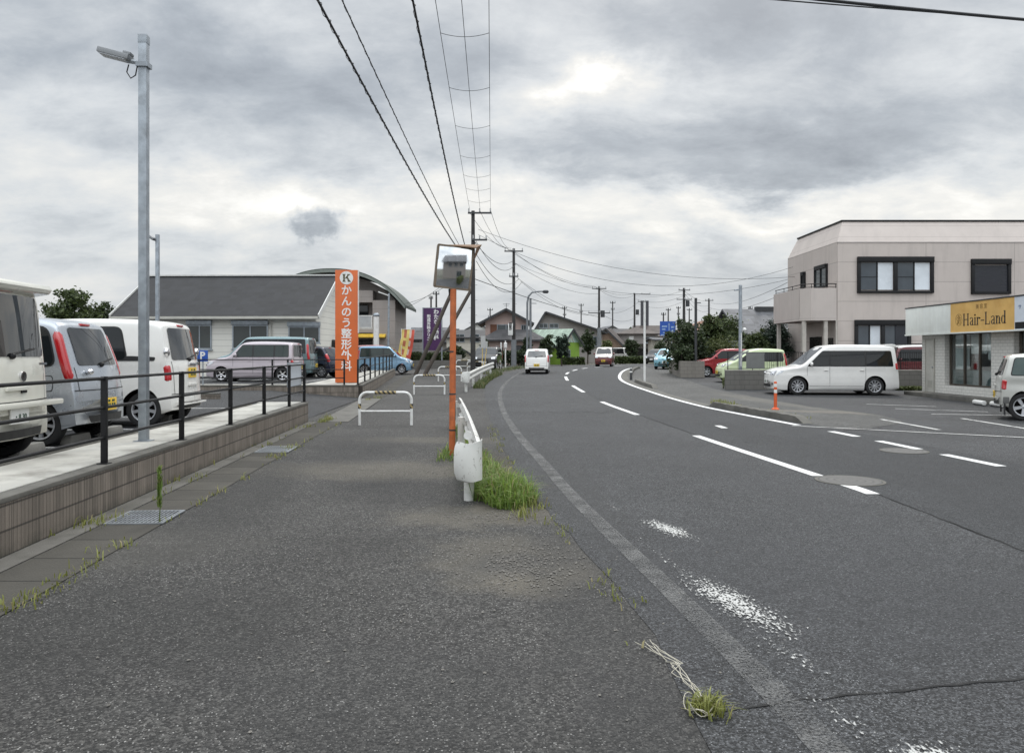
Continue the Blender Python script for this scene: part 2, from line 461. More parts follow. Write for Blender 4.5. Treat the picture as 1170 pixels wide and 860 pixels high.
WHEELS = {}
def wheel_meshes(r, wd, spokes, rim_mat):
    key = (r, wd, spokes, rim_mat.name)
    if key in WHEELS: return WHEELS[key]
    t = MB(); ri = r*.66
    t.lathe([(ri, -wd*.42), (r*.80, -wd*.5), (r*.95, -wd*.44), (r, -wd*.3), (r*.998, 0), (r, wd*.3), (r*.95, wd*.44), (r*.80, wd*.5), (ri, wd*.42)], 32, ax='y', cap=False)
    ot = t.build('wheel', M_rubber, smooth=True)
    m = MB()
    m.lathe([(ri*1.03, wd*.46), (ri*1.01, wd*.50), (ri*.93, wd*.47), (ri*.9, wd*.12)], 32, ax='y', cap=False)
    m.lathe([(ri*.92, wd*.16), (.02, wd*.2)], 24, ax='y', mi=1)
    m.lathe([(ri*.24, wd*.2), (ri*.24, wd*.38), (ri*.17, wd*.43), (.001, wd*.44)], 16, ax='y')
    for k in range(spokes):
        a = 2*math.pi*k/spokes; w = ri*1.5/spokes
        ca, sa = math.cos(a), math.sin(a); px, pz = -sa, ca
        def q(rad, off, y): return (ca*rad+px*off, y, sa*rad+pz*off)
        m.add([q(ri*.18,-w*.5,wd*.2), q(ri*.18,w*.5,wd*.2), q(ri*.96,w*.72,wd*.2), q(ri*.96,-w*.72,wd*.2),
               q(ri*.18,-w*.45,wd*.41), q(ri*.18,w*.45,wd*.41), q(ri*.96,w*.6,wd*.45), q(ri*.96,-w*.6,wd*.45)],
              [(4,5,6,7),(0,1,5,4),(1,2,6,5),(2,3,7,6),(3,0,4,7)])
    om = m.build('rim', [rim_mat, M_under], smooth=True)
    res = (ot.data, om.data); bpy.data.objects.remove(ot); bpy.data.objects.remove(om)
    WHEELS[key] = res; return res

def vehicle(name, label, cat, loc, heading, body, L=3.4, W=.737, Hh=1.63, hl=.75, hz=.98, ws=1.35, rt=.2, rb=.06, belt=.98,
            nose=.72, fa=.62, ra=None, wr=.285, zb=.18, ttop=.84, pillars=(1.75, 2.55), lamps='high', plate='y', spokes=8,
            group=None, quarter=.06, two=None, rim=None, dlo_top=None, rails=False, tailz=.62, headz=None, spoiler=0.0,
            rear_win=True, roofmat=None, hlw=.30, winbot=.03, plate_z=None, gl=None, seams=True, dlo_end=.18, rwf=.80, lampz=None, lampr=.065,
            head_style='wide', detail=True, text_plate=None, tint=None):
    gl = gl or M_glass
    ra = ra if ra is not None else L-.55
    root = thing(name, label, cat, loc, heading, group)
    dlo_top = dlo_top or Hh-.15
    sil = [(0,.52),(.015,nose-.06),(.05,nose),(.16,nose+(hz-nose)*.45),(hl*.6,hz-.05),(hl,hz),((hl+ws)/2,(hz+Hh-.05)/2+.02),(ws,Hh-.06),(ws+.3,Hh-.012),(L*.62,Hh),(L-rt-.35,Hh-.022),
           (L-rt,Hh-.065),(L-rt*.72-rb*.28,Hh-.2),(L-rb-.01,belt+.03),(L-rb*.55,belt-.12),(L-.012,tailz+.06),(L,tailz-.08)]
    sil = chaikin(sil, 2)
    S = [p[0] for p in sil]; Z = [p[1] for p in sil]
    def ztop(s): return float(np.interp(s, S, Z))
    k0 = max(range(len(Z)), key=lambda i: Z[i])
    def s_rear(z): return float(np.interp(-z, [-q for q in Z[k0:]], S[k0:]))
    def s_front(z): return float(np.interp(z, Z[:k0+1], S[:k0+1]))
    Ra = wr+.055
    def zbot(s):
        z = zb
        if s < .35: z += .05*(1-s/.35)
        if s > L-.35: z += .09*(1-(L-s)/.35)
        for sc in (fa, ra):
            if abs(s-sc) < Ra: z = max(z, wr+math.sqrt(max(0, Ra*Ra-(s-sc)**2)))
        return z
    rr = .085
    def hw(s, z):
        d = min(s, L-s); e = .55
        k = 1-(.10 if s < L/2 else .05)*(max(0, 1-d/e))**2
        zt = ztop(s)
        if z > belt: k *= 1-(1-ttop)*min(1, max(0, (z-belt)/(Hh-belt)))**1.15
        elif z < belt-.06: k *= 1-.012*math.sin(min(1, (belt-.06-z)/.25)*math.pi)
        if z < zb+.22: k *= 1-.05*(1-(z-zb)/.22)
        y = W*k; r = min(rr, (zt-zbot(s))*.5)
        if z > zt-r: y -= r*(1-math.sqrt(max(0, 1-((z-(zt-r))/r)**2)))
        return y
    def P(s, y, z, out=0):
        d = min(s, L-s); b = .13*max(0, 1-d/.7)**1.5*(y/W)**2
        x = L/2-s+(-b if s < L/2 else b)
        return (x, y, z)
    st = set(np.arange(0, L+.001, .07).tolist()) | set(S)
    for sc in (fa, ra):
        for k in range(0, 25):
            st.add(sc+Ra*math.cos(math.pi*k/24))
        st |= {sc-Ra*1.001, sc+Ra*1.001}
    st = sorted(x for x in st if 0 <= x <= L)
    nz = 14
    mb = MB(); rings = []
    vs = []
    for s in st:
        z0, z1 = zbot(s), ztop(s); r = min(rr, (z1-z0)*.5)
        zs = [z0+(z1-r-z0)*i/nz for i in range(nz+1)]+[z1-r+r*math.sin(a) for a in (R(22), R(45), R(67), R(90))]
        half = [(hw(s, z), z) for z in zs]
        ye = half[-1][0]
        roof = [(ye*t, z1+.018*(1-t*t)*min(1, ye/W)) for t in (.75, .5, .25)]
        row = [P(s, 0, z0)]+[P(s, y, z) for y, z in half+roof]+[P(s, 0, z1+.018*min(1, ye/W))]
        row += [P(s, -y, z) for y, z in (half+roof)[::-1]]
        rings.append(len(vs)); vs += row; n = len(row)
    fs, mi = [], []
    for i in range(len(st)-1):
        for j in range(n):
            fs.append((i*n+j, i*n+(j+1)%n, (i+1)*n+(j+1)%n, (i+1)*n+j))
            zc = sum(vs[q][2] for q in fs[-1])/4
            m_ = 1 if j in (0, n-1) else 0
            if two and m_ == 0 and zc > two[0] and (len(two) < 3 or True): m_ = 2
            mi.append(m_)
    fs += [list(range(n))[::-1], [(len(st)-1)*n+j for j in range(n)]]; mi += [0, 0]
    mb.v = [tuple(v) for v in vs]; mb.f = fs; mb.m = mi
    mats = [body, M_under]+([two[1]] if two else [])
    mb.build('body', mats, root, smooth=True, angle=80)
    u = MB(); u.box(max(L/2-ra-Ra-.25, -L/2+.22), min(L/2-fa+Ra+.25, L/2-.22), -W*.62, W*.62, zb+.06, zb+.3)
    u.build('chassis', M_under, root)
    # wheels
    tm, rm = wheel_meshes(wr, .185, spokes, rim or M_alloy)
    for sc in (fa, ra):
        for sg in (1, -1):
            w = link('wheel', tm, root, (L/2-sc, sg*(W-.125), wr)); w.rotation_euler = (0, R(13), 0 if sg > 0 else math.pi)
            link('rim', rm, w)
    def side(sg, off): return lambda s, z: P(s, sg*(hw(s, z)+off), z)
    def rear(off): return lambda y, z: (lambda q: (q[0]-off, q[1], q[2]+off*.5))(P(s_rear(z), y, z))
    def front(off): return lambda y, z: (lambda q: (q[0]+off, q[1], q[2]+off*1.2))(P(s_front(z), y, z))
    # side glass
    zb_, zt_ = belt+winbot, dlo_top
    fr = lambda z: hl+.16+(ws+.13-hl-.16)*(z-belt)/(Hh-belt)*1.05
    bk = lambda z: L-rb-dlo_end-(rt-rb)*.9*(z-belt)/(Hh-belt)
    ed = [None]+list(pillars)+[None]
    for sg in (1, -1):
        m = MB()
        full = [(fr(zb_)-.03, zb_-.02), (bk(zb_)+.03, zb_-.02), (bk(zt_)+.02, zt_+.02), (fr(zt_)-.02, zt_+.02)]
        patch(m, round_poly(full, quarter+.01), side(sg, .004)); m.build('window_surround', M_blackplastic, root, smooth=True)
        for a, b in zip(ed[:-1], ed[1:]):
            p = [((a+.03 if a else fr(zb_)), zb_), ((b-.03 if b else bk(zb_)), zb_), ((b-.03 if b else bk(zt_)), zt_), ((a+.03 if a else fr(zt_)), zt_)]
            if p[1][0]-p[0][0] < .08: continue
            m = MB(); patch(m, round_poly(p, quarter if (a is None or b is None) else .03), side(sg, .009)); m.build('side_window', tint or gl, root, smooth=True)
        if seams:
            m = MB()
            for a in pillars:
                patch(m, [(a-.005, zb+.16), (a+.005, zb+.16), (a+.005, belt+.0), (a-.005, belt+.0)], side(sg, .0025))
            a = hl+.18; patch(m, [(a-.005, wr+Ra), (a+.005, wr+Ra), (a+.005, belt), (a-.005, belt)], side(sg, .0025))
            patch(m, [(fa+Ra+.03, zb+.155), (ra-Ra-.03, zb+.155), (ra-Ra-.03, zb+.167), (fa+Ra+.03, zb+.167)], side(sg, .0025))
            m.build('door_gap', M_seam, root)
            for a in pillars[:2]:
                m = MB(); q = P(a-.13, sg*(hw(a-.13, belt-.13)+.012), belt-.13)
                m.box(q[0]-.075, q[0]+.075, q[1]-.014, q[1]+.014, q[2]-.016, q[2]+.016); m.build('door_handle', body, root, bevel=.008)
        q = P(hl+.32, sg*(hw(hl+.32, belt)+.075), belt+.10)
        m = MB(); m.lathe([(.001,-.045),(.075,-.03),(.085,0),(.07,.03),(.001,.05)], 12, ax='x'); mm = m.build('door_mirror', body if detail else M_blackplastic, root, smooth=True)
        mm.location = q; mm.scale = (1, 1.15, .9)
    # windscreen
    z0, z1 = hz+.04, Hh-.11
    m = MB(); w0, w1 = W*.86, W*ttop*.84
    patch(m, round_poly([(-w0, z0), (w0, z0), (w1, z1), (-w1, z1)], .07), front(.008)); m.build('windscreen', M_rear, root, smooth=True)
    # rear glass
    if rear_win:
        z0, z1 = belt+.02, Hh-.15
        m = MB(); w0, w1 = W*rwf, W*rwf*.90
        patch(m, round_poly([(-w0, z0), (w0, z0), (w1, z1), (-w1, z1)], .06), rear(.010)); m.build('rear_window', M_rear, root, smooth=True)
        m = MB(); a = rear(.028)(W*.05, z0+.015); b = rear(.028)(-W*.5, z0+.075); m.tube([a, b], .011, 6)
        m.sphere(rear(.02)(W*.05, z0-.0), .035, 8, 6); m.build('rear_wiper', M_black, root)
        m = MB(); a = rear(.012)(0, Hh-.105); m.box(a[0]-.02, a[0]+.02, -.12, .12, a[2]-.016, a[2]+.016); m.build('brake_light', M_red, root, bevel=.006)
    if spoiler:
        a = s_rear(Hh-.07); m = MB()
        pts = [(L/2-a+.34, Hh-.012), (L/2-a+.05, Hh+.02), (L/2-a-spoiler, Hh+.0), (L/2-a-spoiler-.03, Hh-.05), (L/2-a-spoiler+.01, Hh-.10), (L/2-a+.02, Hh-.13), (L/2-a+.15, Hh-.06)]
        m.prism([(p[0], p[1]) for p in pts], -W*ttop*.98, W*ttop*.98, 'y'); m.build('roof_spoiler', body, root, bevel=.025)
    # tail lamps
    for sg in (1, -1):
        if lamps is None: break
        if lampz: z0, z1 = lampz
        elif lamps == 'high': z0, z1 = belt-.35, Hh-.2
        elif lamps == 'mid': z0, z1 = belt-.25, belt+.12
        else: z0, z1 = tailz+.06, belt-.1
        m = MB(); pts = []; rad = []
        for k in range(9):
            z = z0+(z1-z0)*k/8; s = s_rear(z)-.07
            q = P(s, sg*(hw(s, z)-lampr*.72), z); pts.append(q); rad.append(lampr*(1 if 0 < k < 8 else .55))
        m.tube(pts, rad, 10); m.build('tail_light', M_red, root, smooth=True)
    # plates
    pz = plate_z or tailz-.02
    for (fn, z, nm) in ((rear, pz, 'rear_plate'), (front, .5, 'front_plate')):
        m = MB(); a = fn(.012)(0, z); m.box(a[0]-.01, a[0]+.01, -.165, .165, z-.0825, z+.0825)
        pl = m.build(nm, M_plate_y if plate == 'y' else M_plate_w, root, bevel=.004)
        if text_plate and nm == 'rear_plate':
            text('plate_number', text_plate, .085, M_plate_ink, pl, Matrix.Translation((a[0]-.0115, 0, z-.015)) @ Matrix.Rotation(R(-90), 4, 'Z') @ Matrix.Rotation(R(90), 4, 'X'))
        elif detail:
            d = MB(); sx_ = -1 if nm == 'rear_plate' else 1
            for (y0, y1, za, zc) in ((-.10,-.02,.03,.06), (.03,.09,.03,.06), (-.12,-.07,-.05,.012), (-.055,-.012,-.05,.012), (.02,.06,-.05,.012), (.075,.115,-.05,.012)):
                d.box(a[0]+sx_*.0105, a[0]+sx_*.012, y0, y1, z+za, z+zc)
            d.build('plate_mark', M_plate_ink, pl)
    # bumper joint and rear trim
    m = MB()
    patch(m, [(-W*.93, tailz+.055), (W*.93, tailz+.055), (W*.93, tailz+.068), (-W*.93, tailz+.068)], rear(.004))
    for sg in (1, -1):
        y = sg*W*.83; patch(m, [(y-.005, tailz+.06), (y+.005, tailz+.06), (y+.005, belt), (y-.005, belt)], rear(.004))
    m.build('tailgate_gap', M_seam, root)
    m = MB(); a = rear(.01)(0, tailz+.20); m.box(a[0]-.015, a[0]+.02, -.2, .2, a[2]-.022, a[2]+.022); m.build('tailgate_handle', body if detail else M_chrome, root, bevel=.008)
    m = MB(); patch(m, round_poly([(-W*.6, zb+.1), (W*.6, zb+.1), (W*.66, zb+.19), (-W*.66, zb+.19)], .02), rear(.006)); m.build('bumper_vent', M_blackplastic, root)
    # front
    hzz = headz or (nose-.02)
    for sg in (1, -1):
        m = MB(); wd = hlw
        if head_style == 'round':
            p = [(sg*(W*.70+.12*math.cos(t)), hzz+.02+.115*math.sin(t)) for t in np.linspace(0, 2*math.pi, 16, endpoint=False)]
        else:
            p = round_poly([(sg*W*.90, hzz-.08), (sg*W*.90, hzz+.10), (sg*(W*.9-wd), hzz+.05), (sg*(W*.9-wd*.9), hzz-.07)], .03)
        patch(m, p, front(.012)); 
        if head_style != 'round':
            s0 = s_front(hzz)
            patch(m, round_poly([(s0+.03, hzz-.07), (s0+.30, hzz+.05), (s0+.38, hzz+.12), (s0+.05, hzz+.10)], .02), side(sg, .01))
        h_ = m.build('headlight', M_clear, root, smooth=True)
        b_ = MB(); b_.sphere(front(.004)(sg*(W*.9-wd*.45), hzz), .045, 10, 6); b_.build('bulb', M_chrome, h_, smooth=True)
        m = MB(); patch(m, [(sg*W*.75+.05*math.cos(t), .40+.05*math.sin(t)) for t in np.linspace(0, 2*math.pi, 12, endpoint=False)], front(.008)); m.build('fog_light', M_blackplastic, root)
    m = MB(); patch(m, round_poly([(-W*.9+hlw+.05, hzz-.06), (W*.9-hlw-.05, hzz-.06), (W*.9-hlw-.05, hzz+.05), (-W*.9+hlw+.05, hzz+.05)], .03), front(.007)); m.build('grille', M_blackplastic, root, smooth=True)
    m = MB(); patch(m, round_poly([(-W*.55, .29), (W*.55, .29), (W*.62, .39), (-W*.62, .39)], .03), front(.007)); m.build('air_intake', M_blackplastic, root, smooth=True)
    if rails:
        for sg in (1, -1):
            m = MB(); m.tube([P(ws+.4, sg*W*ttop*.86, Hh+.0), P(ws+.5, sg*W*ttop*.86, Hh+.05), P(L-rt-.6, sg*W*ttop*.86, Hh+.05), P(L-rt-.5, sg*W*ttop*.86, Hh+.0)], .016, 6); m.build('roof_rail', rails if rails is not True else M_blackplastic, root)
    root['_'] = 0; del root['_']
    return root, dict(side=side, rear=rear, front=front, hw=hw, P=P, s_rear=s_rear, L=L, W=W)
# ------------------------------------------------------------------ camera
cam = bpy.data.cameras.new('camera'); co = bpy.data.objects.new('camera', cam); COL.objects.link(co)
co.location = (0, 0, H); co.rotation_euler = (R(90), 0, 0)
cam.sensor_width = 36; cam.lens = 36*F/1170; cam.shift_y = -26/1170; cam.clip_end = 3000; cam.clip_start = .05
SC.camera = co
SC.view_settings.view_transform = 'Standard'; SC.view_settings.look = 'None'
SC.view_settings.gamma = 1; SC.view_settings.use_curve_mapping = False; SC.view_settings.exposure = EXPO = 0.30
SC.cycles.max_bounces = 6; SC.cycles.transparent_max_bounces = 12
SC.cycles.use_denoising = True

# ------------------------------------------------------------------ overcast sky
SUN_EL, SUN_AZ = R(48), R(16)         # azimuth from +Y towards +X
world = bpy.data.worlds.new('World'); SC.world = world; world.use_nodes = True
t = world.node_tree; t.nodes.clear(); n = N(t)
wo = n.new('ShaderNodeOutputWorld'); bg = n.new('ShaderNodeBackground'); n.L(bg.outputs[0], wo.inputs[0])
sky = n.new('ShaderNodeTexSky', sky_type='NISHITA'); sky.sun_disc = False; sky.sun_elevation = SUN_EL; sky.sun_rotation = SUN_AZ
sky.air_density = 1.2; sky.dust_density = 3
D = n.new('ShaderNodeTexCoord').outputs['Generated']
d = n.sep(D)
el = n.math('MULTIPLY', n.math('ARCSINE', d[2]), 180/math.pi)
az = n.math('MULTIPLY', n.math('ARCTAN2', d[0], d[1]), 180/math.pi)
den = n.math('ADD', n.math('MAXIMUM', d[2], 0.0), .34)
p = n.comb(n.math('DIVIDE', d[0], den), n.math('DIVIDE', d[1], den), 0)
ps = n.scale(p, (1.0, 1.35, 1))
w1 = n.new('ShaderNodeTexNoise'); n.put(w1.inputs['Vector'], p); w1.inputs['Scale'].default_value = 2.2; w1.inputs['Detail'].default_value = 6; w1.inputs['Roughness'].default_value = .6
w2 = n.noise(5.0, 8, .62, ps, .3)
n1 = n.noise(1.25, 9, .55, ps, .35); n2 = n.noise(4.6, 10, .66, ps, .25)
wc = n.sep(w1.outputs['Color'])
w3n = n.new('ShaderNodeTexNoise'); n.put(w3n.inputs['Vector'], n.comb(az, el, 0)); w3n.inputs['Scale'].default_value = .55; w3n.inputs['Detail'].default_value = 7; w3n.inputs['Roughness'].default_value = .6
w3 = n.sep(w3n.outputs['Color'])
az2 = n.math('ADD', az, n.math('ADD', n.math('MULTIPLY', n.math('SUBTRACT', wc[0], .5), 22), n.math('MULTIPLY', n.math('SUBTRACT', w2, .5), 9)))
el2 = n.math('ADD', el, n.math('ADD', n.math('MULTIPLY', n.math('SUBTRACT', wc[1], .5), 8), n.math('MULTIPLY', n.math('SUBTRACT', w2, .5), 5)))
az3 = n.math('ADD', az, n.math('MULTIPLY', n.math('SUBTRACT', w3[0], .5), 4.5)); el3 = n.math('ADD', el, n.math('MULTIPLY', n.math('SUBTRACT', w3[1], .5), 3.4))
v = n.math('ADD', n.math('MULTIPLY', n1, .62), n.math('MULTIPLY', n2, .38))
B = n.remap(v, .38, .62, .41, .69)
def lobe(a0, e0, sa, se, amp, warp=True, tilt=0.0, pw=1.0):
    global B
    A, E = (az3, el3) if warp == 2 else ((az2, el2) if warp else (az, el))
    xa = n.math('SUBTRACT', A, a0); ye = n.math('SUBTRACT', E, e0)
    if tilt: ye = n.math('SUBTRACT', ye, n.math('MULTIPLY', xa, tilt))
    xa = n.math('DIVIDE', xa, sa); ye = n.math('DIVIDE', ye, se)
    q = n.math('ADD', n.math('MULTIPLY', xa, xa), n.math('MULTIPLY', ye, ye))
    if pw != 1: q = n.math('POWER', q, pw)
    g = n.math('EXPONENT', n.math('MULTIPLY', q, -1))
    B = n.math('ADD', B, n.math('MULTIPLY', g, amp))
lobe(6.8, 19.9, 2.6, .8, .14, 2, .25, 1.2); lobe(6.4, 19.6, 4.0, 1.4, .28, True, .2)       # the bright break
lobe(3.0, 18.6, 8, 3.2, .10)
lobe(18, 13.8, 17, 2.6, -.19, True, .10, 1.3)        # grey bank to the right
lobe(4, 15.0, 6, 2.0, -.12)
lobe(20, 22, 12, 4, -.10)
lobe(-18, 19, 16, 5, -.13, True, 0, 1.2)           # grey lid upper left
lobe(-2, 25, 10, 3, -.06)
lobe(-14, 11.2, 15, 1.9, .24)                        # pale strip under it
lobe(18, 10.2, 16, 1.5, .26)                         # pale strip under the bank
lobe(-6, 7.5, 14, 2.5, .10)
lobe(6, 6.2, 9, 1.3, -.05)
lobe(-14.2, 9.3, 1.9, 1.0, -.30, 2, -.1, 1.8)  # small dark cloud
lobe(-13.3, 9.9, 1.0, .7, -.10, 2)
ra_ = n.new('ShaderNodeValToRGB'); cr = ra_.color_ramp
stops = [(.0,(.14,.16,.185)), (.22,(.21,.235,.27)), (.42,(.375,.408,.445)), (.58,(.575,.60,.62)), (.74,(.73,.725,.70)), (.95,(1.0,.985,.94))]
while len(cr.elements) < len(stops): cr.elements.new(.5)
for e, (q, c) in zip(cr.elements, stops): e.position = q; e.color = (*c, 1)
n.L(B, ra_.inputs[0])
hz_ = n.remap(el, 6.5, 0, 0, .55)
c = n.mix(hz_, ra_.outputs[0], (.50,.535,.58))
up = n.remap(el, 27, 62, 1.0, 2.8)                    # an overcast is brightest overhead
bk = n.remap(d[1], .25, -.5, 1.0, 1.9); up = n.math('MULTIPLY', up, bk)   # brightening added behind the viewer to light the walls facing it
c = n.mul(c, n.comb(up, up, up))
c = n.mix(n.remap(el, 0, -3), c, (.16,.16,.155))
nis = n.scale(sky.outputs[0], .1)
mx = n.new('ShaderNodeMix', data_type='RGBA'); mx.inputs[0].default_value = .93
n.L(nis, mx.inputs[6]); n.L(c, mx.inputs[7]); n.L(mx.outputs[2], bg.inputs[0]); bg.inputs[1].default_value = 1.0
sl = bpy.data.lights.new('sun', 'SUN'); sl.energy = 1.1; sl.angle = R(14); sl.color = (1, .96, .9)
so = bpy.data.objects.new('sun', sl); COL.objects.link(so)
sd = Vector((math.sin(SUN_AZ)*math.cos(SUN_EL), math.cos(SUN_AZ)*math.cos(SUN_EL), math.sin(SUN_EL)))
so.rotation_euler = sd.to_track_quat('Z', 'Y').to_euler(); so.location = (0, 0, 30)

# ------------------------------------------------------------------ road alignment
RL = Curve([(-9,1.7),(0,1.02),(3.09,.82),(4.92,.755),(7.18,.45),(9.3,.16),(16.4,-.37),(27,-.95),(36,-1.2),(46,-.55),(55,.9),(66,3.4),(71.7,5.8),(80,11),(95,28),(110,60)])
LL = Curve([(-9,2.2),(3.2,1.27),(5,1.09),(8.3,.71),(11.3,.45),(15.6,.09),(21.7,-.25),(31,-.46),(40,-.15),(48,.5),(56,1.6),(63,3.0),(70,5.4)])
CL = Curve([(-9,5.1),(6.1,4.12),(8.8,4.1),(10,4.0),(15,3.58),(20.1,3.27),(25.6,2.95),(31,2.84),(36,2.78),(43,3.0),(48,3.45),(53,4.3),(57,5.2),(61,6.3),(67,8.8),(75,14.5),(88,31),(100,58)])
RR = Curve([(-9,8.4),(8,7.15),(11.6,6.88),(13.7,6.73),(15.6,6.57),(20.1,6.06),(23.5,5.74),(31,5.55),(39,5.6),(46,6.45),(55,8.2),(59.5,9.6),(66,13.5),(75,21),(86,38),(98,64)])
def wall_x(y): return -4.0-.066*(y-6)
def sheet(name, fl, fr, y0, y1, ny, nx, z, mat, jit=0, parent=None, g=gz):
    vs, fs = [], []; r = random.Random(hash(name) % 1000 if False else len(name))
    for i in range(ny+1):
        y = y0+(y1-y0)*i/ny; a, b = fl(y)+(r.uniform(-jit,jit)), fr(y)+(r.uniform(-jit,jit))
        for j in range(nx+1): vs.append((a+(b-a)*j/nx, y, g(y)+z))
    for i in range(ny):
        for j in range(nx):
            q = i*(nx+1)+j; fs.append((q, q+1, q+nx+2, q+nx+1))
    m = MB(); m.add(vs, fs); return m.build(name, mat, parent, smooth=True)

mud = (.155,.138,.108)
A_walk = asphalt('walk_asphalt', (.045,.0442,.0428), (.46,.45,.43), (1.02,1,.968), 82, .84, .34, stains=[
    (-.1,9.8,.42,2.3,.08,(.045,.036,.024),.85), (-.05,6.0,.62,.72,.2,mud,.42), (.2,5.5,.36,.4,0,mud,.6), (.02,5.85,.34,.30,.2,(.06,.058,.054),.9), (-.25,7.6,.9,.5,.1,mud,.5), (-1.7,10.6,1.6,.8,-.05,mud,.55), (-1.3,14.3,1.6,.5,-.1,mud,.4),
    (-3.2,6.3,.9,.7,.3,(.085,.08,.07),.5), (-2.6,13.2,.7,2.2,.1,(.02,.02,.02),.5), (-3.0,8.8,.45,2.6,.1,(.02,.02,.019),.5), (-1.2,9.0,.8,.9,.3,(.02,.02,.02),.45), (-2.2,4.4,1.0,.9,.4,(.022,.022,.021),.45), (.5,4.4,.28,2.8,.08,(.028,.028,.028),.55), (-.5,3.6,1.0,.8,0,(.04,.04,.04),.4)], cracks=False)
A_road = asphalt('road_asphalt', (.045,.0462,.048), (.34,.35,.36), (1,1,1.01), 95, .86, .22, stains=[
    (1.6,18,.5,6,.02,(.038,.039,.042),.45), (3.0,12,.5,7,.08,(.038,.039,.042),.4), (.75,9,.32,4.2,.06,(.036,.036,.036),.5), (2.2,5.5,1.3,1.6,.2,(.045,.046,.05),.4)])
A_lane = asphalt('far_lane_asphalt', (.040,.0415,.0435), (.2,.205,.21), (.99,1,1.02), 115, .88, .16, stains=[
    (4.9,12,.5,7,.05,(.03,.031,.033),.5), (6.0,11,.5,6,.05,(.03,.031,.033),.4)], cracks=False)
A_lot = asphalt('lot_asphalt', (.046,.047,.049), (.22,.22,.22), (1,1,1.01), 90, .86, .28)
A_side = asphalt('far_walk_asphalt', (.076,.0755,.0735), (.24,.235,.225), (1.0,1,.98), 80, .85, .22, stains=[
    (8.6,21.2,3.0,.45,-.40,(.19,.17,.135),.6), (8.6,25.5,.5,4.5,.12,(.16,.15,.125),.5)])
A_bay = asphalt('clinic_lot_asphalt', (.038,.039,.041), (.2,.2,.2), (1,1,1), 90, .86, .25)

# wide ground to the horizon
def soil():
    m, t, b, out = nt('soil_and_turf'); n = N(t); W = n.world()
    c = n.mix(n.remap(n.noise(.15, 6, .6, W), .4, .6), (.10,.09,.075), (.055,.068,.032))
    n.L(n.mix(n.noise(3, 5, .6, W), c, (.09,.085,.07)), b.inputs['Base Color']); b.inputs['Roughness'].default_value = 1
    return m
vs, fs = [], []
ys = [-300,-60,-10]+[0+3*i for i in range(22)]+[80,120,200,400,900]; xs = [-900,-200,-60,-20,0,20,60,200,900]
for y in ys:
    for x in xs: vs.append((x, y, gz(y)-.05))
k = len(xs)
m = MB(); m.add(vs, [(i*k+j, i*k+j+1, (i+1)*k+j+1, (i+1)*k+j) for i in range(len(ys)-1) for j in range(k-1)])
tag(m.build('ground', soil(), smooth=True), kind='structure')
tag(sheet('pavement', lambda y: wall_x(y)-1.5 if y > 17.5 else wall_x(y)-.1, lambda y: RL(y)+.5, -9, 78, 120, 8, 0, A_walk), kind='structure')
tag(sheet('road', lambda y: RL(y), lambda y: CL(y)+.06, -9, 100, 220, 6, .004, A_road, .03), kind='structure')
tag(sheet('far_lane', lambda y: CL(y)+.06, lambda y: RR(y)+.42, -9, 100, 220, 6, .0045, A_lane), kind='structure')
tag(sheet('parking_lot', lambda y: RR(y)+.2, lambda y: 70, -9, 95, 80, 10, -.004, A_lot), kind='structure')
# entrance drive on the near right merges with the road; far walk beyond it
tag(sheet('far_pavement', lambda y: RR(y)+.30, lambda y: float(np.interp(y, [16.2,18,20,23,33,42,50,60], [RR(16.2)+.9,9.2,9.6,9.0,8.6,9.2,10.2,14])), 16.2, 60, 80, 6, .002, A_side, .04), kind='structure')
# ------------------------------------------------------------------ road paint
W_new = worn_paint('road_paint_white', (.74,.74,.73), .66, 60, .05)
W_old = worn_paint('faded_edge_paint', (.165,.165,.162), .49, 62, .10, 3.4, .36, .03)
W_frag = worn_paint('fragment_paint', (.62,.62,.62), .50, 34, .025, 2.2)
W_lot = worn_paint('lot_paint', (.60,.60,.58), .56, 50, .08)
def ribbon(m, fx, y0, y1, w, z, n_=24):
    vs, fs = [], []
    for i in range(n_+1):
        y = y0+(y1-y0)*i/n_; e = .05; dx = (fx(y+e)-fx(y-e))/(2*e); L_ = math.hypot(1, dx); nx, ny = 1/L_, -dx/L_
        for s in (-.5, .5): vs.append((fx(y)+nx*w*s, y+ny*w*s, gz(y+ny*w*s)+z))
    for i in range(n_): fs.append((2*i, 2*i+1, 2*i+3, 2*i+2))
    m.add(vs, fs)
m = MB()
for y0, y1 in ((8.75,9.55),(10.05,15.0),(20.1,25.4),(30.6,35.2),(39.5,43.5),(46.5,49.3),(52,54.6),(57,59.5),(62,64.5),(67,69)):
    ribbon(m, CL, y0, y1, .16, .009, 10)
tag(m.build('road_marking', W_new), kind='structure')
m = MB(); ribbon(m, RR, 17.2, 62, .17, .009, 90)
for (ua, va, ub, vb) in ((940,493,978,499),(996,504,1046,513.5),(1074,519.5,1142,533)):
    a, b = gp(ua, va), gp(ub, vb); dx, dy = b[0]-a[0], b[1]-a[1]
    y0, y1 = min(a[1], b[1]), max(a[1], b[1]); ribbon(m, RR, y0, y1, .17, .009, 6)
ribbon(m, lambda y: 4.56, 16.5, 17.1, .14, .009, 2)
tag(m.build('road_marking', W_new), kind='structure')
m = MB(); ribbon(m, LL, 2.2, 56, .16, .009, 110); tag(m.build('road_marking', W_old), kind='structure')
def quad_px(m, pts, z=.0095):
    m.add([(lambda q: (q[0], q[1], q[2]+z))(gp(u, v)) for u, v in pts], [tuple(range(len(pts)))])
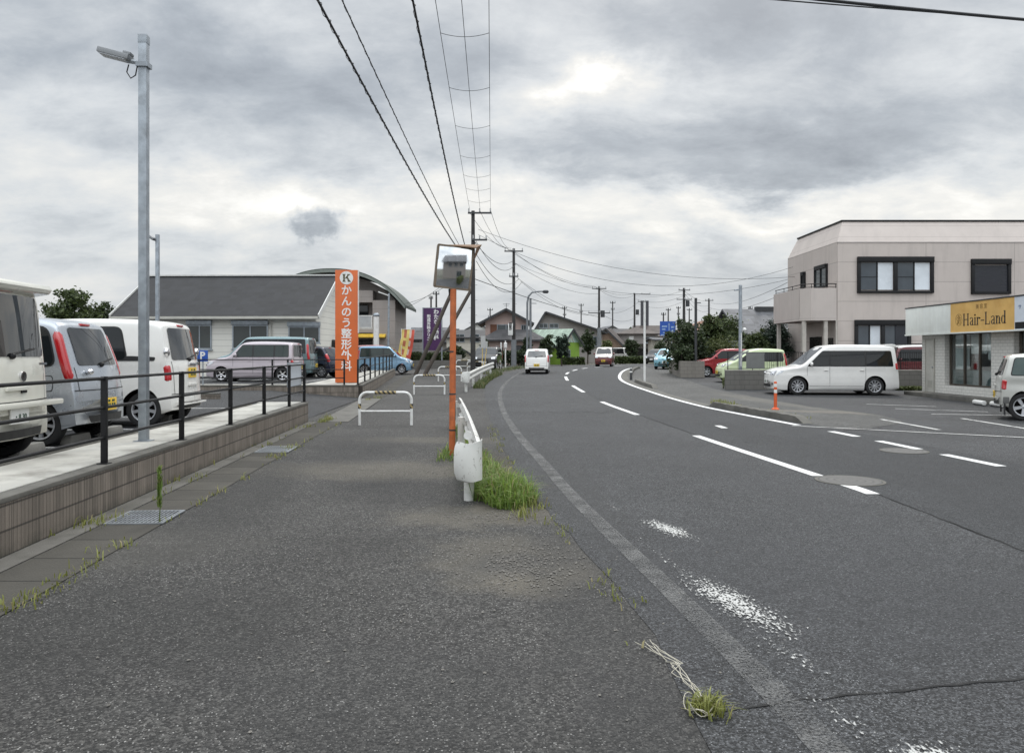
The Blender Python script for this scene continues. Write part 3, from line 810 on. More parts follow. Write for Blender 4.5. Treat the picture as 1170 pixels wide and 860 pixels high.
def frag_mat():
    m, t, b, out = nt('fragment_paint'); n = N(t); W = n.scale(n.world(), (1,.55,.1))
    k = None
    for (x, y, rx, ry, rot) in ((1.42,7.0,.13,.42,.30),(1.42,4.95,.16,.60,.24),(1.45,4.15,.10,.5,.25),(1.42,3.38,.10,.40,.2),(1.66,3.0,.16,.14,.5),(1.05,8.0,.05,.3,.15),(1.20,5.9,.06,.9,.18)):
        q = blotch(n, x, y, rx, ry, rot, .75, 3.0, .45); q = n.math('MULTIPLY', q, .5 if rx < .12 else 1.0)
        k = q if k is None else n.math('MAXIMUM', k, q)
    nz = n.math('ADD', n.math('MULTIPLY', n.noise(48, 3, .65, W), .7), n.math('MULTIPLY', n.voro(70, W), .3))
    th = n.remap(k, 0, 1, .78, .46)
    al = n.math('MULTIPLY', n.math('GREATER_THAN', k, .01), n.remap(n.math('SUBTRACT', nz, th), -.045, .06))
    b.inputs['Base Color'].default_value = (.44,.44,.425,1); b.inputs['Roughness'].default_value = .8
    tr = n.new('ShaderNodeBsdfTransparent'); mx = n.new('ShaderNodeMixShader')
    n.L(al, mx.inputs[0]); n.L(tr.outputs[0], mx.inputs[1]); n.L(b.outputs[0], mx.inputs[2]); n.L(mx.outputs[0], out.inputs[0]); return m
tag(sheet('road_marking', lambda y: LL(y)-.12, lambda y: LL(y)+1.0, 2.4, 9, 20, 3, .011, frag_mat()), kind='structure')
def lot_line(m, ua, va, ub, vb, w=.11, z=.004):
    a, b = Vector(gp(ua, va)), Vector(gp(ub, vb)); d_ = (b-a).normalized(); s = Vector((-d_.y, d_.x, 0))*w/2
    k_ = 6; vs = []
    for i in range(k_+1):
        q = a+(b-a)*i/k_; q.z = gz(q.y)+z
        vs += [q-s, q+s]
    m.add(vs, [(2*i, 2*i+1, 2*i+3, 2*i+2) for i in range(k_)])
m = MB()
for L_ in ((990,461.7,1069,464.4),(1023,466.8,1129,470.5),(1064,473,1170,474.7),(1099,478,1200,494),(1007,479,1073,491),(855,444,900,446)): lot_line(m, *L_)
lot_line(m, 905,486.5, 1210,502, .10, .0085)
tag(m.build('road_marking', W_lot), kind='structure')
# seam between the two lanes' surfacings, and a long crack across the near lane
m = MB(); rr_ = random.Random(3)
def crackline(m, pts, w):
    vs = []
    for i, (x, y) in enumerate(pts):
        a = Vector(pts[max(0,i-1)]); b = Vector(pts[min(len(pts)-1,i+1)]); dd = (b-a).normalized(); ww = w*rr_.uniform(.4,1.3)
        vs += [(x-dd.y*ww, y+dd.x*ww, gz(y)+.0085), (x+dd.y*ww, y-dd.x*ww, gz(y)+.0085)]
    m.add(vs, [(2*i,2*i+1,2*i+3,2*i+2) for i in range(len(pts)-1)])
crackline(m, [(CL(y)+.04+rr_.uniform(-.02,.02), y) for y in np.arange(5, 34, .22)], .011)
crackline(m, [(.95+.1*i, 3.46+.021*i+rr_.uniform(-.025,.025)) for i in range(38)], .008)
crackline(m, [(-.35+.11*i, 21+.25*math.sin(i*.7)+rr_.uniform(-.1,.1)) for i in range(30)], .02)
crackline(m, [(-.9+.08*i, 18.6+rr_.uniform(-.08,.08)+.05*i) for i in range(10)], .014)
tag(m.build('road_crack', pm('crack_dark', (.012,.012,.012), .95)), kind='structure')

# far kerbs
def kerb(name, fx, y0, y1, w, h, mat, n_=30, taper=True):
    vs, fs = [], []
    for i in range(n_+1):
        y = y0+(y1-y0)*i/n_; e = .05; dx = (fx(y+e)-fx(y-e))/(2*e); L_ = math.hypot(1, dx); nx, ny = 1/L_, -dx/L_
        hh = h*(min(1, i/2+.05, (n_-i)/2+.05) if taper else 1)
        hh += .008*math.sin(i*2.1)
        for s, z in ((-.5,-.02), (-.46,hh), (.46,hh), (.5,-.02)): vs.append((fx(y)+nx*w*s, y+ny*w*s, gz(y)+z))
    for i in range(n_):
        for j in range(3): fs.append((4*i+j, 4*i+j+1, 4*i+j+5, 4*i+j+4))
    fs += [(0,1,2,3), tuple(4*n_+j for j in (3,2,1,0))]
    m = MB(); m.add(vs, fs); return tag(m.build(name, mat, smooth=True, angle=50), kind='structure')
kerb('kerb', lambda y: RR(y)+.42, 17.6, 23.6, .26, .15, M_conc_d)
kerb('kerb', lambda y: RR(y)+.62, 33.0, 38.2, .24, .15, M_conc_d)
kerb('kerb', lambda y: RR(y)+.62, 44.5, 58, .24, .15, M_conc_d)
tag(sheet('gutter', lambda y: RR(y)+.12, lambda y: RR(y)+.46, 23.6, 58, 60, 2, .007, M_conc_d), kind='structure')
# left gutter: channel edge plus lids
tag(sheet('gutter', lambda y: wall_x(y)+.02, lambda y: wall_x(y)+.24, -6, 18.1, 30, 2, .006, M_conc_d), kind='structure')
def lids():
    m, t, b, out = nt('drain_lids'); n = N(t); P = n.sep(n.coord())
    fr = n.math('FRACT', n.math('DIVIDE', P[1], .6)); g = n.remap(n.math('ABSOLUTE', n.math('SUBTRACT', fr, .5)), .482, .494)
    wn = n.new('ShaderNodeTexWhiteNoise', noise_dimensions='1D'); n.L(n.math('FLOOR', n.math('DIVIDE', P[1], .6)), wn.inputs['W'])
    c = n.mix(n.noise(2.2, 6, .65), (.030,.028,.023), (.075,.069,.058))
    tt = n.remap(wn.outputs[0], 0, 1, .8, 1.2); c = n.mul(c, n.comb(tt, tt, tt))
    c = n.mix(g, c, (.01,.01,.008)); n.L(c, b.inputs['Base Color']); b.inputs['Roughness'].default_value = .95
    n.L(n.bump(n.math('SUBTRACT', n.math('MULTIPLY', n.noise(60, 5), .4), g), .6, .02), b.inputs['Normal']); return m
tag(sheet('drain_cover', lambda y: wall_x(y)+.26, lambda y: wall_x(y)+.80, -6, 18.1, 30, 2, .007, lids(), .012), kind='structure')
tag(sheet('gutter', lambda y: wall_x(y)+.3, lambda y: wall_x(y)+.85, 27.5, 45, 30, 2, .007, lids()), kind='structure')
m = MB(); a, b, c_, d_ = gp(372,480), gp(384,480.5), gp(432,455.5), gp(414,455); m.add([(q[0],q[1],q[2]+.009) for q in (gp(363,482),gp(398,482),gp(436,455.5),gp(414,455.5))], [(0,1,2,3)])
tag(m.build('kerb_strip', M_conc_d), kind='structure')

# loose stones in the worn-out hollows
m = MB(); q = random.Random(11)
ico = [(0,0,1),(.9,0,.3),(.28,.86,.3),(-.73,.53,.3),(-.73,-.53,.3),(.28,-.86,.3),(0,0,-.4)]
icf = [(0,1,2),(0,2,3),(0,3,4),(0,4,5),(0,5,1),(6,2,1),(6,3,2),(6,4,3),(6,5,4),(6,1,5)]
for (cx, cy, sx_, sy_, k) in ((.1,5.9,.42,.5,700), (-.2,7.55,.55,.25,420), (-1.5,10.4,1.0,.4,220), (.2,5.5,.3,.35,260), (-.6,5,2.2,2.0,300)):
    for _ in range(k):
        x, y = q.gauss(cx, sx_*.55), q.gauss(cy, sy_*.6); r = q.choice((.004,.005,.007,.009,.012)); a = q.random()*6
        m.add([(x+r*(vx*math.cos(a)-vy*math.sin(a)*q.uniform(.6,1)), y+r*(vx*math.sin(a)+vy*math.cos(a)), r*.35+r*vz_*.7) for vx, vy, vz_ in ico], icf)
gv = pm('loose_gravel', (.16,.15,.135), .95, var=.5, vs=30)
tag(m.build('gravel', gv), kind='stuff')
# ------------------------------------------------------------------ left side: clinic forecourt
BW = block_wall_mat()
WA = math.pi/2+.066
def block_wall(name, label, p, rz, length, h=.42, th=.16, ret=0):
    r = thing(name, label, 'wall', p, rz)
    m = MB(); m.box(0, length, 0, th, -.1, h); m.build('blocks', BW, r)
    m = MB(); m.box(-.004, length+.004, -.006, th+.006, h+.001, h+.045); m.build('coping', M_conc_d, r, bevel=.008)
    return r
w = block_wall('retaining_wall', 'low ribbed block retaining wall beside the near pavement, under the long black railing', (wall_x(-5), -5, 0), WA, 23.2)
m = MB(); m.box(23.04, 23.2, .17, 1.15, -.1, .42); m.build('return_end', BW, w)
m = MB(); m.box(0, 23.2, .167, 1.02, .2, .468); m.box(23.045, 23.2, 1.0, 1.15, .2, .466)
o = m.build('forecourt_walk', M_conc_l); o.location = (wall_x(-5), -5, 0); o.rotation_euler = (0,0,WA); tag(o, kind='structure')
m = MB(); m.box(0, 22.2, 1.023, 1.14, .2, .50); o = m.build('kerb', M_conc_d, bevel=.01); o.location = (wall_x(-5), -5, 0); o.rotation_euler = (0,0,WA); tag(o, kind='structure')
m = MB(); m.add([(wall_x(-8)-1.1,-8,.425),(-45,-8,.425),(-45,19,.425),(-7.5,19,.425),(wall_x(17)-1.1,17,.425)], [(4,3,2,1,0)]); tag(m.build('clinic_parking_lot', A_bay), kind='structure')
m = MB(); m.add([(-5.0,18.2,.004),(-5.3,27.2,.03),(-8.5,27.2,.3),(-8.0,18.9,.3),(-45,27.2,.44),(-45,19.0,.43)], [(0,1,2,3),(3,2,4,5)]); tag(m.build('entrance_drive', A_bay), kind='structure')
m = MB(); m.add([(-5.7,27.5,.47),(-45,27.5,.47),(-45,62,.5),(-8.3,50,.5),(-7.2,40,.47)], [(4,3,2,1,0)]); tag(m.build('clinic_parking_lot', A_bay), kind='structure')

def railing(name, label, pts, h=.9, rails=(.27,.58,.88), post=.055, rr=.017, group=None):
    r = thing(name, label, 'railing', pts[0], 0, group)
    o = Vector(pts[0]); L_ = [Vector(p)-o for p in pts]
    for p in L_:
        m = MB(); m.box(p.x-post*.55, p.x+post*.55, p.y-post*.35, p.y+post*.35, p.z+.008, p.z+h); m.box(p.x-.055, p.x+.055, p.y-.055, p.y+.055, p.z, p.z+.008)
        m.build('post', M_black, r, bevel=.004)
    for k in rails:
        m = MB(); m.tube([p+Vector((0,0,k)) for p in L_], rr, 8); m.build('rail', M_black, r, smooth=True)
    return r
railing('railing', 'long black three-bar railing along the top of the near retaining wall', [(wall_x(y)-.08, y, .466) for y in (1.4,3.6,5.8,7.95,10.15,12.3,14.4,16.5,18.08)])
railing('railing', 'black railing in front of the lavender car, along the far edge of the entrance drive', [(x, 27.32, .49) for x in (-13.5,-11.1,-8.5,-7.95,-5.95)], rails=(.25,.55,.9))
railing('railing', 'black railing running back beside the orange pylon sign towards the blue van', [(-5.47-.087*(y-27.3), y, .49+.01*(y-27.3)) for y in (27.35,29.7,31.9,34.1,36.3,38.5,40.7,42.9,45)], rails=(.25,.55,.9))
r = block_wall('retaining_wall', 'low ribbed block wall under the orange pylon sign, facing the entrance drive', (-20, 27.2, .03), 0, 14.55)
r = block_wall('retaining_wall', 'low ribbed block wall running back from the orange pylon sign to the blue van', (-5.29-.0138, 27.37, .03), math.pi/2+.087, 18.2)
r.rotation_euler = (0, R(-.72), math.pi/2+.087)
m = MB(); m.add([(-5.6,27.37,.48),(-20,27.37,.48),(-20,28.0,.48),(-7.6,28.4,.48),(-8.4,46,.62),(-7.1,45.5,.62)], [(0,1,2,3),(0,3,4,5)]); tag(m.build('forecourt_walk', M_conc_l), kind='structure')
block_wall('retaining_wall', 'short low block wall behind the parked white kei car, across the entrance drive', (-11.5, 22.2, .18), R(-3), 3.1, .25)
# white board hung inside the railing
m = MB(); y0, y1 = 16.62, 18.0
bd = thing('notice_board', 'blank white board hung on the end of the long black railing', 'board', (wall_x(17.3)-.14, 17.3, .47), .066)
m.box(-.012, .012, -.66, .66, .42, .92); m.build('panel', pm('board_white', (.55,.58,.62), .5, var=.05), bd)
m = MB()
for z0, z1 in ((.405,.42),(.92,.935)): m.box(-.016,.016,-.675,.675,z0,z1)
for q in ((-.675,-.66),(.66,.675)): m.box(-.016,.016,q[0],q[1],.42,.92)
m.build('frame', M_galv, bd)

# lamp posts of the clinic lot
lp = thing('street_lamp', 'tall square galvanised lamp post with a slanting flood lamp, standing behind the near railing', 'street lamp', (-4.78, 10.0, .468), .05)
m = MB(); m.box(-.052,.052,-.052,.052,0,5.24); m.build('pole', M_galv, lp, bevel=.006)
m = MB(); m.box(-.10,.10,-.09,.09,0,.010); m.build('foot_plate', M_galv, lp)
m = MB(); m.box(-.056,.056,-.056,.056,5.15,5.26); m.build('collar', M_galv, lp, bevel=.004)
m = MB(); m.xf = Matrix.Translation((-.14,-.05,4.93)) @ Matrix.Rotation(R(14), 4, 'Y') @ Matrix.Rotation(R(180), 4, 'Z')
m.box(0,.40,-.10,.10,-.035,.035); m.box(-.0,.1,-.06,.06,.035,.075); hd = m.build('lamp_head', pm('lamp_grey', (.22,.23,.24), .5, .3), lp, bevel=.012)
m = MB(); m.xf = Matrix.Translation((-.14,-.05,4.93)) @ Matrix.Rotation(R(14), 4, 'Y') @ Matrix.Rotation(R(180), 4, 'Z'); m.box(.04,.38,-.085,.085,-.042,-.036); m.build('lens', M_clear, hd)
m = MB(); m.tube([(-.06,0,4.9),(-.2,-.04,4.92)], .03, 8); m.box(-.075,.075,-.075,.075,4.84,4.90); m.build('bracket', M_galv, lp)
m = MB(); m.tube([(-.17,-.05,4.86),(-.19,-.06,4.76),(-.14,-.06,4.68),(-.08,-.06,4.72),(-.065,-.04,4.85)], .008, 6); m.build('cable', M_black, lp)
lp2 = thing('street_lamp', 'slim galvanised lamp post with a small flood lamp, in front of the clinic roof', 'street lamp', (ux(180,24), 24, .42))
m = MB(); m.box(-.05,.05,-.05,.05,0,vz(268,24)-.42); m.build('pole', M_galv, lp2, bevel=.006)
m = MB(); m.xf = Matrix.Translation((-.1,-.05,vz(273,24)-.42)) @ Matrix.Rotation(R(35),4,'Y'); m.box(-.16,.05,-.12,.12,-.05,.04); m.build('lamp_head', MAT['lamp_grey'], lp2, bevel=.02)
lp3 = thing('street_lamp', 'slim grey lamp post with a short arm, rising behind the railing and the blue van', 'street lamp', (ux(434,45.5), 48.5, .5))
m = MB(); m.tube([(0,0,0),(.06,0,4.9)], [.075,.055], 10); m.build('pole', M_galv, lp3, smooth=True)
m = MB(); m.bar((.05,0,4.75),(-.6,-.1,4.98),.1,.06); m.build('lamp_head', M_white, lp3, bevel=.015)

# wheel stops and bay lines
STOP = None
def wheel_stop(x, y, label):
    global STOP
    if STOP is None:
        m = MB(); m.prism([(-.30,0),(.30,0),(.24,.11),(-.24,.11)], -.065, .065, 'y')
        STOP = m.build('wheel_stop', M_conc, bevel=.012); o = STOP
    else: o = STOP.copy(); COL.objects.link(o)
    o.location = (x, y, .425); o.rotation_euler = (0,0,WA)
    tag(o, label, 'wheel stop', 'concrete wheel stops in the clinic lot')
for y, lab in ((7.8,'concrete wheel stop behind the white van, farther from the silver car'),(9.1,'concrete wheel stop under the bumper corner of the white van, beside the silver car'),(10.25,'concrete wheel stop by the rear wheel of the silver kei car'),(11.25,'concrete wheel stop under the far side of the silver kei car'),(12.6,'concrete wheel stop by the rear wheel of the white kei wagon'),(13.6,'concrete wheel stop under the far side of the white kei wagon')):
    wheel_stop(wall_x(y)-1.52, y, lab)
m = MB()
for y in (9.65, 11.95, 14.3, 16.6):
    m.add([(wall_x(y)-1.2,y-.06,.4295),(wall_x(y)-6.2,y-.06-.33,.4295),(wall_x(y)-6.2,y+.06-.33,.4295),(wall_x(y)-1.2,y+.06,.4295)], [(3,2,1,0)])
tag(m.build('road_marking', W_lot), kind='structure')
m = MB()
for x in (-8.4,-11,-13.6,-16.2): m.add([(x,30,.476),(x,34.6,.476),(x+.12,34.6,.476),(x+.12,30,.476)], [(0,3,2,1)])
for y in (29.6, 31.2): m.add([(-8.2,y,.478),(-6.9,y,.478),(-6.9,y+.13,.478),(-8.2,y+.13,.478)], [(0,1,2,3)])
tag(m.build('road_marking', W_lot), kind='structure')

# cars of the near row
HD = math.pi+.066
P_white = paint('white', (.72,.71,.68)); P_pearl = paint('pearl', (.74,.73,.705)); P_silverblue = paint('silver_blue', (.40,.43,.47), .3, .5)
P_cream = paint('cream', (.66,.65,.58)); P_lav = paint('lavender', (.47,.42,.45), .35, .2); P_teal = paint('teal', (.17,.25,.265), .3, .4)
P_navy = paint('navy', (.012,.016,.035), .25, .2); P_blk = paint('black', (.010,.010,.011), .25); P_blue = paint('light_blue', (.20,.34,.48), .3, .3)
P_red = paint('red', (.28,.012,.022), .3, .1); P_lime = paint('lime', (.56,.64,.40), .35); P_sky = paint('pale_blue', (.20,.42,.50), .3, .3)
P_crimson = paint('crimson', (.10,.012,.016), .3); P_silver = paint('silver', (.50,.50,.465), .35, .35); P_maroon = paint('maroon', (.15,.035,.035), .35); P_beige = paint('beige', (.5,.48,.45), .35, .2)
ALLOY_D = pm('steel_hubcap', (.36,.37,.39), .4, .5)
def park(fn_y, rear_x, L): return (rear_x-L/2, fn_y+(-.066)*(L/2), .425)
v1, q = vehicle('parked_van', 'cream white high-roofed van with a big roof spoiler, nearest in the clinic row', 'van', park(8.15, -5.22, 4.2), HD, P_cream, L=4.2, W=.845, Hh=1.95, hl=.7, hz=1.05, ws=1.3, rt=.15, rb=.05, belt=1.12,
    pillars=(1.5,2.8), lamps='low', lampz=(.62,.86), plate='w', wr=.31, spoiler=.16, ttop=.88, dlo_top=1.72, text_plate='・8 30', tailz=.60, plate_z=.52, lampr=.05, rwf=.86)
m = MB(); a = q['rear'](.03)(0, .62); m.box(a[0]-.05, a[0]+.06, -.80, .80, .60, .66); m.build('bumper_step', P_cream, v1, bevel=.02)
m = MB(); a = q['rear'](.012)(0, .95); m.lathe([(.055,-.008),(.055,.012),(.038,.014),(.038,-.008)], 20, (a[0]-.0, -.12, .93), 'x'); m.build('emblem', M_chrome, v1, smooth=True)
m = MB(); a = q['rear'](.008)(0, .72); m.box(a[0]-.006, a[0]+.006, -.17, -.07, .755, .80); m.build('badge', M_black, v1)
m = MB(); a = q['rear'](.008)(0, 1.06); m.box(a[0]-.004, a[0]+.006, -.62, -.46, 1.05, 1.075); m.build('badge', M_chrome, v1)
v2, q = vehicle('parked_car', 'silver blue kei car with tall red tail lights, beside the white van', 'car', park(10.42, -5.44, 3.4), HD, P_silverblue, L=3.4, Hh=1.66, hl=.72, hz=.98, ws=1.25, rt=.36, rb=.10, belt=1.0,
    wr=.28, lampz=(.80,1.48), lampr=.06, spokes=9, quarter=.13, pillars=(1.5,2.35), plate='y', plate_z=.50, rim=M_alloy, rwf=.72, tailz=.64)
m = MB(); patch(m, round_poly([(2.85,.70),(3.08,.70),(3.08,.90),(2.85,.90)], .04), q['side'](1, .003)); patch(m, round_poly([(2.86,.71),(3.07,.71),(3.07,.89),(2.86,.89)], .04), q['side'](1, .0045), mi=1); m.build('fuel_flap', [M_seam, P_silverblue], v2)
m = MB(); a = q['rear'](.012)(0, .93); m.sphere((a[0], .42, .94), .05, 10, 6, sz=.8); m.build('latch', M_chrome, v2, smooth=True)
v3, q = vehicle('parked_car', 'white kei wagon with blacked-out side glass, beside the silver kei car', 'car', park(13.0, -5.36, 3.4), HD, P_white, L=3.4, Hh=1.74, hl=.62, hz=1.02, ws=1.1, rt=.26, rb=.08, belt=1.05,
    wr=.285, lampz=(.72,1.0), lampr=.06, spokes=7, quarter=.10, pillars=(1.35,2.2), plate='y', plate_z=.86, rwf=.80, tailz=.46, ttop=.87, dlo_end=.72)
m = MB(); patch(m, round_poly([(2.28,1.06),(3.08,1.06),(3.10,1.12),(2.62,1.14)], .03), q['side'](1, .006)); patch(m, [(2.86+.10*math.cos(t), .86+.085*math.sin(t)) for t in np.linspace(0, 6.283, 24, endpoint=False)], q['side'](1, .003)); patch(m, [(2.86+.094*math.cos(t), .86+.079*math.sin(t)) for t in np.linspace(0, 6.283, 24, endpoint=False)], q['side'](1, .0045), mi=1)
m.build('quarter_trim', [M_blackplastic, P_white], v3)
for sg in (1, -1):
    m = MB(); a = q['P'](3.28, sg*.66, 1.2); m.lathe([(.001,-.05),(.06,-.03),(.075,0),(.06,.03),(.001,.05)], 12, (a[0], a[1]+sg*.02, a[2]), 'x'); m.build('rear_view_mirror', M_chrome, v3, smooth=True)
m = MB(); a = q['rear'](.02)(0, 1.0); m.box(a[0]-.02, a[0]+.03, -.32, .12, .975, 1.03); m.build('tailgate_garnish', M_chrome, v3, bevel=.012)
m = MB(); a = q['rear'](.012)(0, .3); m.box(a[0]-.012, a[0]+.05, -.56, .56, .34, .365); m.build('bumper_lip', P_white, v3, bevel=.012)

# cars across the drive
vehicle('parked_car', 'lavender boxy hatchback parked side-on behind the black railing', 'car', (ux(290,31.3), 31.6, .47), math.pi, P_lav, L=3.72, W=.84, Hh=1.62, hl=1.02, hz=1.0, ws=1.55, rt=.12, rb=.06, belt=.98, fa=.72, wr=.29,
        pillars=(2.0,2.85), lamps='low', spokes=5, rim=M_chrome, quarter=.05, tint=glass('clearer_glass', (.035,.045,.042), .05))
vehicle('parked_van', 'teal grey minivan with a long light roof, parked behind the lavender car', 'van', (ux(303,35), 35.2, .47), math.pi+.02, P_teal, L=4.55, W=.845, Hh=1.9, hl=.85, hz=1.08, ws=1.55, rt=.16, rb=.06, belt=1.12, wr=.31, pillars=(1.9,3.0), lampz=(.8,1.6), group=None, dlo_top=1.76)
vehicle('parked_car', 'dark navy hatchback with red tail lights, just behind the teal minivan', 'car', (ux(361,36)-1.0, 37.0, .47), math.pi-.18, P_navy, L=3.95, W=.845, Hh=1.5, hl=1.0, hz=.96, ws=1.75, rt=.5, rb=.16, belt=.98, wr=.3, pillars=(2.1,2.9), lamps='mid', lampr=.085, plate='w')
vehicle('parked_van', 'black van half hidden behind the orange pylon sign', 'van', (ux(372,41)-1.15, 41.6, .47), math.pi, P_blk, L=4.4, W=.845, Hh=1.9, hl=.8, hz=1.05, ws=1.4, rt=.14, rb=.05, belt=1.1, wr=.31, pillars=(1.8,2.9), lamps='low', plate='w')
vehicle('parked_van', 'light blue kei van, nose out beside the far end of the railing', 'van', (ux(437,45.8)+.02, 46.6, .40), .03, P_blue, L=3.4, Hh=1.66, hl=.72, hz=.98, ws=1.35, rt=.2, rb=.06, belt=.98, wr=.28, pillars=(1.7,2.5), spokes=8, tint=MAT['clearer_glass'])
vehicle('parked_car', 'small faded red car behind the light blue kei van', 'car', (ux(434,53), 53, .47), .0, paint('faded_red', (.36,.16,.16), .5), L=3.6, W=.8, Hh=1.72, hl=.7, hz=1.0, ws=1.4, pillars=(1.8,2.6), belt=1.05)

# clinic
def window(parent, x0, x1, z0, z1, y, fr=None, gl=None, mull=1, shutter=False, depth=.06, sill=True, fw=.06):
    """framed window on a wall whose outer face is local y, looking towards -y"""
    fr = fr or M_galv; gl = gl or M_glass_l
    m = MB()
    m.box(x0,x0+fw,y-depth,y+.02,z0,z1); m.box(x1-fw,x1,y-depth,y+.02,z0,z1); m.box(x0+fw,x1-fw,y-depth,y+.02,z1-fw,z1); m.box(x0+fw,x1-fw,y-depth,y+.02,z0,z0+fw)
    for i in range(1, mull+1):
        xm = x0+(x1-x0)*i/(mull+1); m.box(xm-fw*.45,xm+fw*.45,y-depth*.85,y+.02,z0+fw,z1-fw)
    if sill: m.box(x0-.05,x1+.05,y-depth-.05,y-.003,z0-.05,z0-.003)
    w = m.build('window', fr, parent)
    m = MB(); m.box(x0+fw*.9,x1-fw*.9,y-.025,y-.006,z0+fw*.9,z1-fw*.9); m.build('pane', gl, w)
    if shutter:
        m = MB(); m.box(x0-.03,x1+.03,y-.17,y-.003,z1+.004,z1+.22); m.build('shutter_box', M_galv, w, bevel=.01)
    return w
cl = thing('clinic_building', 'long single-storey clinic with a dark grey tiled roof and pale walls behind the parked cars', 'building', (-14.4, 38, .47), R(-1.5))
def gable_roof(m, x0, x1, y0, y1, ze, zr, th=.14, yr=None):
    """ridge along x"""
    ym = (y0+y1)/2 if yr is None else yr
    for ya in (y0, y1):
        m.add([(x0,ya,ze),(x1,ya,ze),(x1,ym,zr),(x0,ym,zr),(x0,ya,ze-th),(x1,ya,ze-th),(x1,ym,zr-th),(x0,ym,zr-th)],
              [(0,1,2,3),(7,6,5,4),(0,4,5,1),(1,5,6,2),(3,7,4,0),(2,6,7,3)])
wallw = siding('clinic_siding', (.68,.665,.61), .30, .0, .2)
m = MB(); m.prism([(0,0),(7,0),(7,3.0),(3.5,5.0),(0,3.0)], -4.85, 4.75, 'x'); m.build('wall', wallw, cl)
m = MB(); gable_roof(m, -5.25, 5.0, -.45, 7.45, 2.98, 5.3); rf = m.build('roof', tile_roof('slate_roof', (.012,.0125,.0145), 1, .30), cl)
m = MB()
for x in (-5.27, 5.02):
    for ya in (-.47, 7.47):
        m.bar((x,ya,2.93),(x,3.5,5.25),.05,.24)
m.bar((-5.3,3.5,5.34),(5.05,3.5,5.34),.2,.07)
m.build('bargeboard', pm('trim_white', (.55,.55,.53), .5), rf)
m = MB(); m.box(-5.25,5.0,-.58,-.47,2.82,2.95); m.build('gutter', pm('gutter_beige', (.42,.41,.37), .6), cl)
m = MB()
for x in (2.55, -4.7): m.tube([(x,-.5,2.85),(x,-.06,2.6),(x,-.06,0)], .04, 8)
m.build('downpipe', MAT['gutter_beige'], cl)
dk = glass('clinic_glass', (.035,.04,.036), .08)
for (ua, ub, va, vb) in ((214,242,371,399),(266,307,371,398.5),(330.5,366.5,373,392)):
    xa, xb = ux(ua,38)+14.4, ux(ub,38)+14.4
    window(cl, xa, xb, vz(vb,38)-.47, vz(va,38)-.47, 0, M_galv, dk, 1, True)
ps_ = thing('parking_sign', 'small blue sign with a white P between the white kei wagon and lavender car', 'sign', (ux(231.5,27.6), 27.6, .48))
m = MB(); m.box(-.19,.19,-.015,.015,.84,1.24); m.build('panel', pm('sign_blue', (.012,.07,.33), .4), ps_, bevel=.006)
m = MB(); m.tube([(0,.03,0),(0,.03,1.2)], .025, 8); m.build('post', M_galv, ps_)
text('letter', 'P', .36, M_white, ps_, face((0,-.018,1.045)), bold=.012)

# orange pylon
M_orange = pm('sign_orange', (.58,.125,.028), .45, var=.06, dirt=(.25,.10,.05), ds=1.2, damt=.3, streak=True)
py = thing('pylon_sign', 'tall orange pylon sign with white upright lettering, standing on the corner of the block wall', 'sign', (ux(396.3,29.2), 29.2, .48), R(4))
m = MB(); m.box(-.42,.42,-.11,.11,.03,4.28); m.build('panel', M_orange, py, bevel=.008)
m = MB(); m.box(.423,.445,-.10,.10,1.9,4.28); m.build('side_trim', M_white, py)
m = MB(); m.box(-.36,.36,-.09,.09,0,.029); m.build('foot', M_conc, py)
M_sw = pm('sign_white', (.70,.70,.68), .45, var=.05)
text('lettering', '\n'.join('かんのう整形外科'), .40, M_sw, py, face((0,-.113,2.06)), line=1.02, bold=.007)
m = MB(); m.lathe([(.25,0),(.25,.012),(.001,.0121)], 32, (0,-.113,3.98), 'y'); m.lathe([(.25,-.0),(.001,-.002)], 32, (0,-.119,3.98), 'y'); em = m.build('emblem', M_sw, py)
gold = pm('emblem_bronze', (.10,.085,.04), .5)
m = MB(); Y_ = -.128
m.box(-.12,-.055,Y_,Y_+.006,3.84,4.12); m.box(-.145,-.03,Y_,Y_+.006,3.835,3.865); m.box(-.145,-.03,Y_,Y_+.006,4.095,4.125)
m.prism([(-.055,3.96),(.06,4.11),(.12,4.11),(-.01,3.955)], Y_, Y_+.006, 'y'); m.prism([(-.01,4.02),(.035,4.05),(.15,3.84),(.07,3.84)], Y_, Y_+.006, 'y')
m.box(.03,.14,Y_,Y_+.006,4.095,4.125); m.box(.05,.17,Y_,Y_+.006,3.835,3.862); m.build('letter', gold, em)

# arch-roofed building
ab = thing('arched_building', 'two-storey grey building with a green arched roof and a white balcony', 'building', (-13.5, 58, .47))
wg = siding('grey_render', (.30,.27,.25), .9, 0, .3)
def arch_z(x): return 7.5-(x/5.35)**2*2.55*.5-abs(x/5.35)**3.2*1.25
xs_ = [-5.0+10.0*i/24 for i in range(25)]
m = MB(); m.prism([(-4.7,0)]+[(4.7,0)]+[(x*.94, arch_z(x)-.35) for x in xs_[::-1]], 1.6, 6, 'y'); m.build('wall', wg, ab)
m = MB(); m.box(-4.7,-1.2,0,1.6,0,2.9); m.box(3.0,4.7,0,1.597,0,5.15); m.box(-4.7,3.0,.02,1.59,5.0,5.9); m.box(-4.7,3.0,.01,1.59,2.7,2.95); m.build('front_wall', wg, ab)
m = MB(); vs, fs = [], []
xe = [-5.5+11.0*i/30 for i in range(31)]
for x in xe:
    for (y, dz) in ((-.5,0),(6.3,0),(-.5,-.22),(6.3,-.22)): vs.append((x, y, arch_z(x)+dz))
for i in range(30):
    a, b = 4*i, 4*(i+1); fs += [(a,b,b+1,a+1),(a+2,a+3,b+3,b+2),(a,a+2,b+2,b),(a+1,b+1,b+3,a+3)]
fs += [(0,1,3,2),(120,122,123,121)]
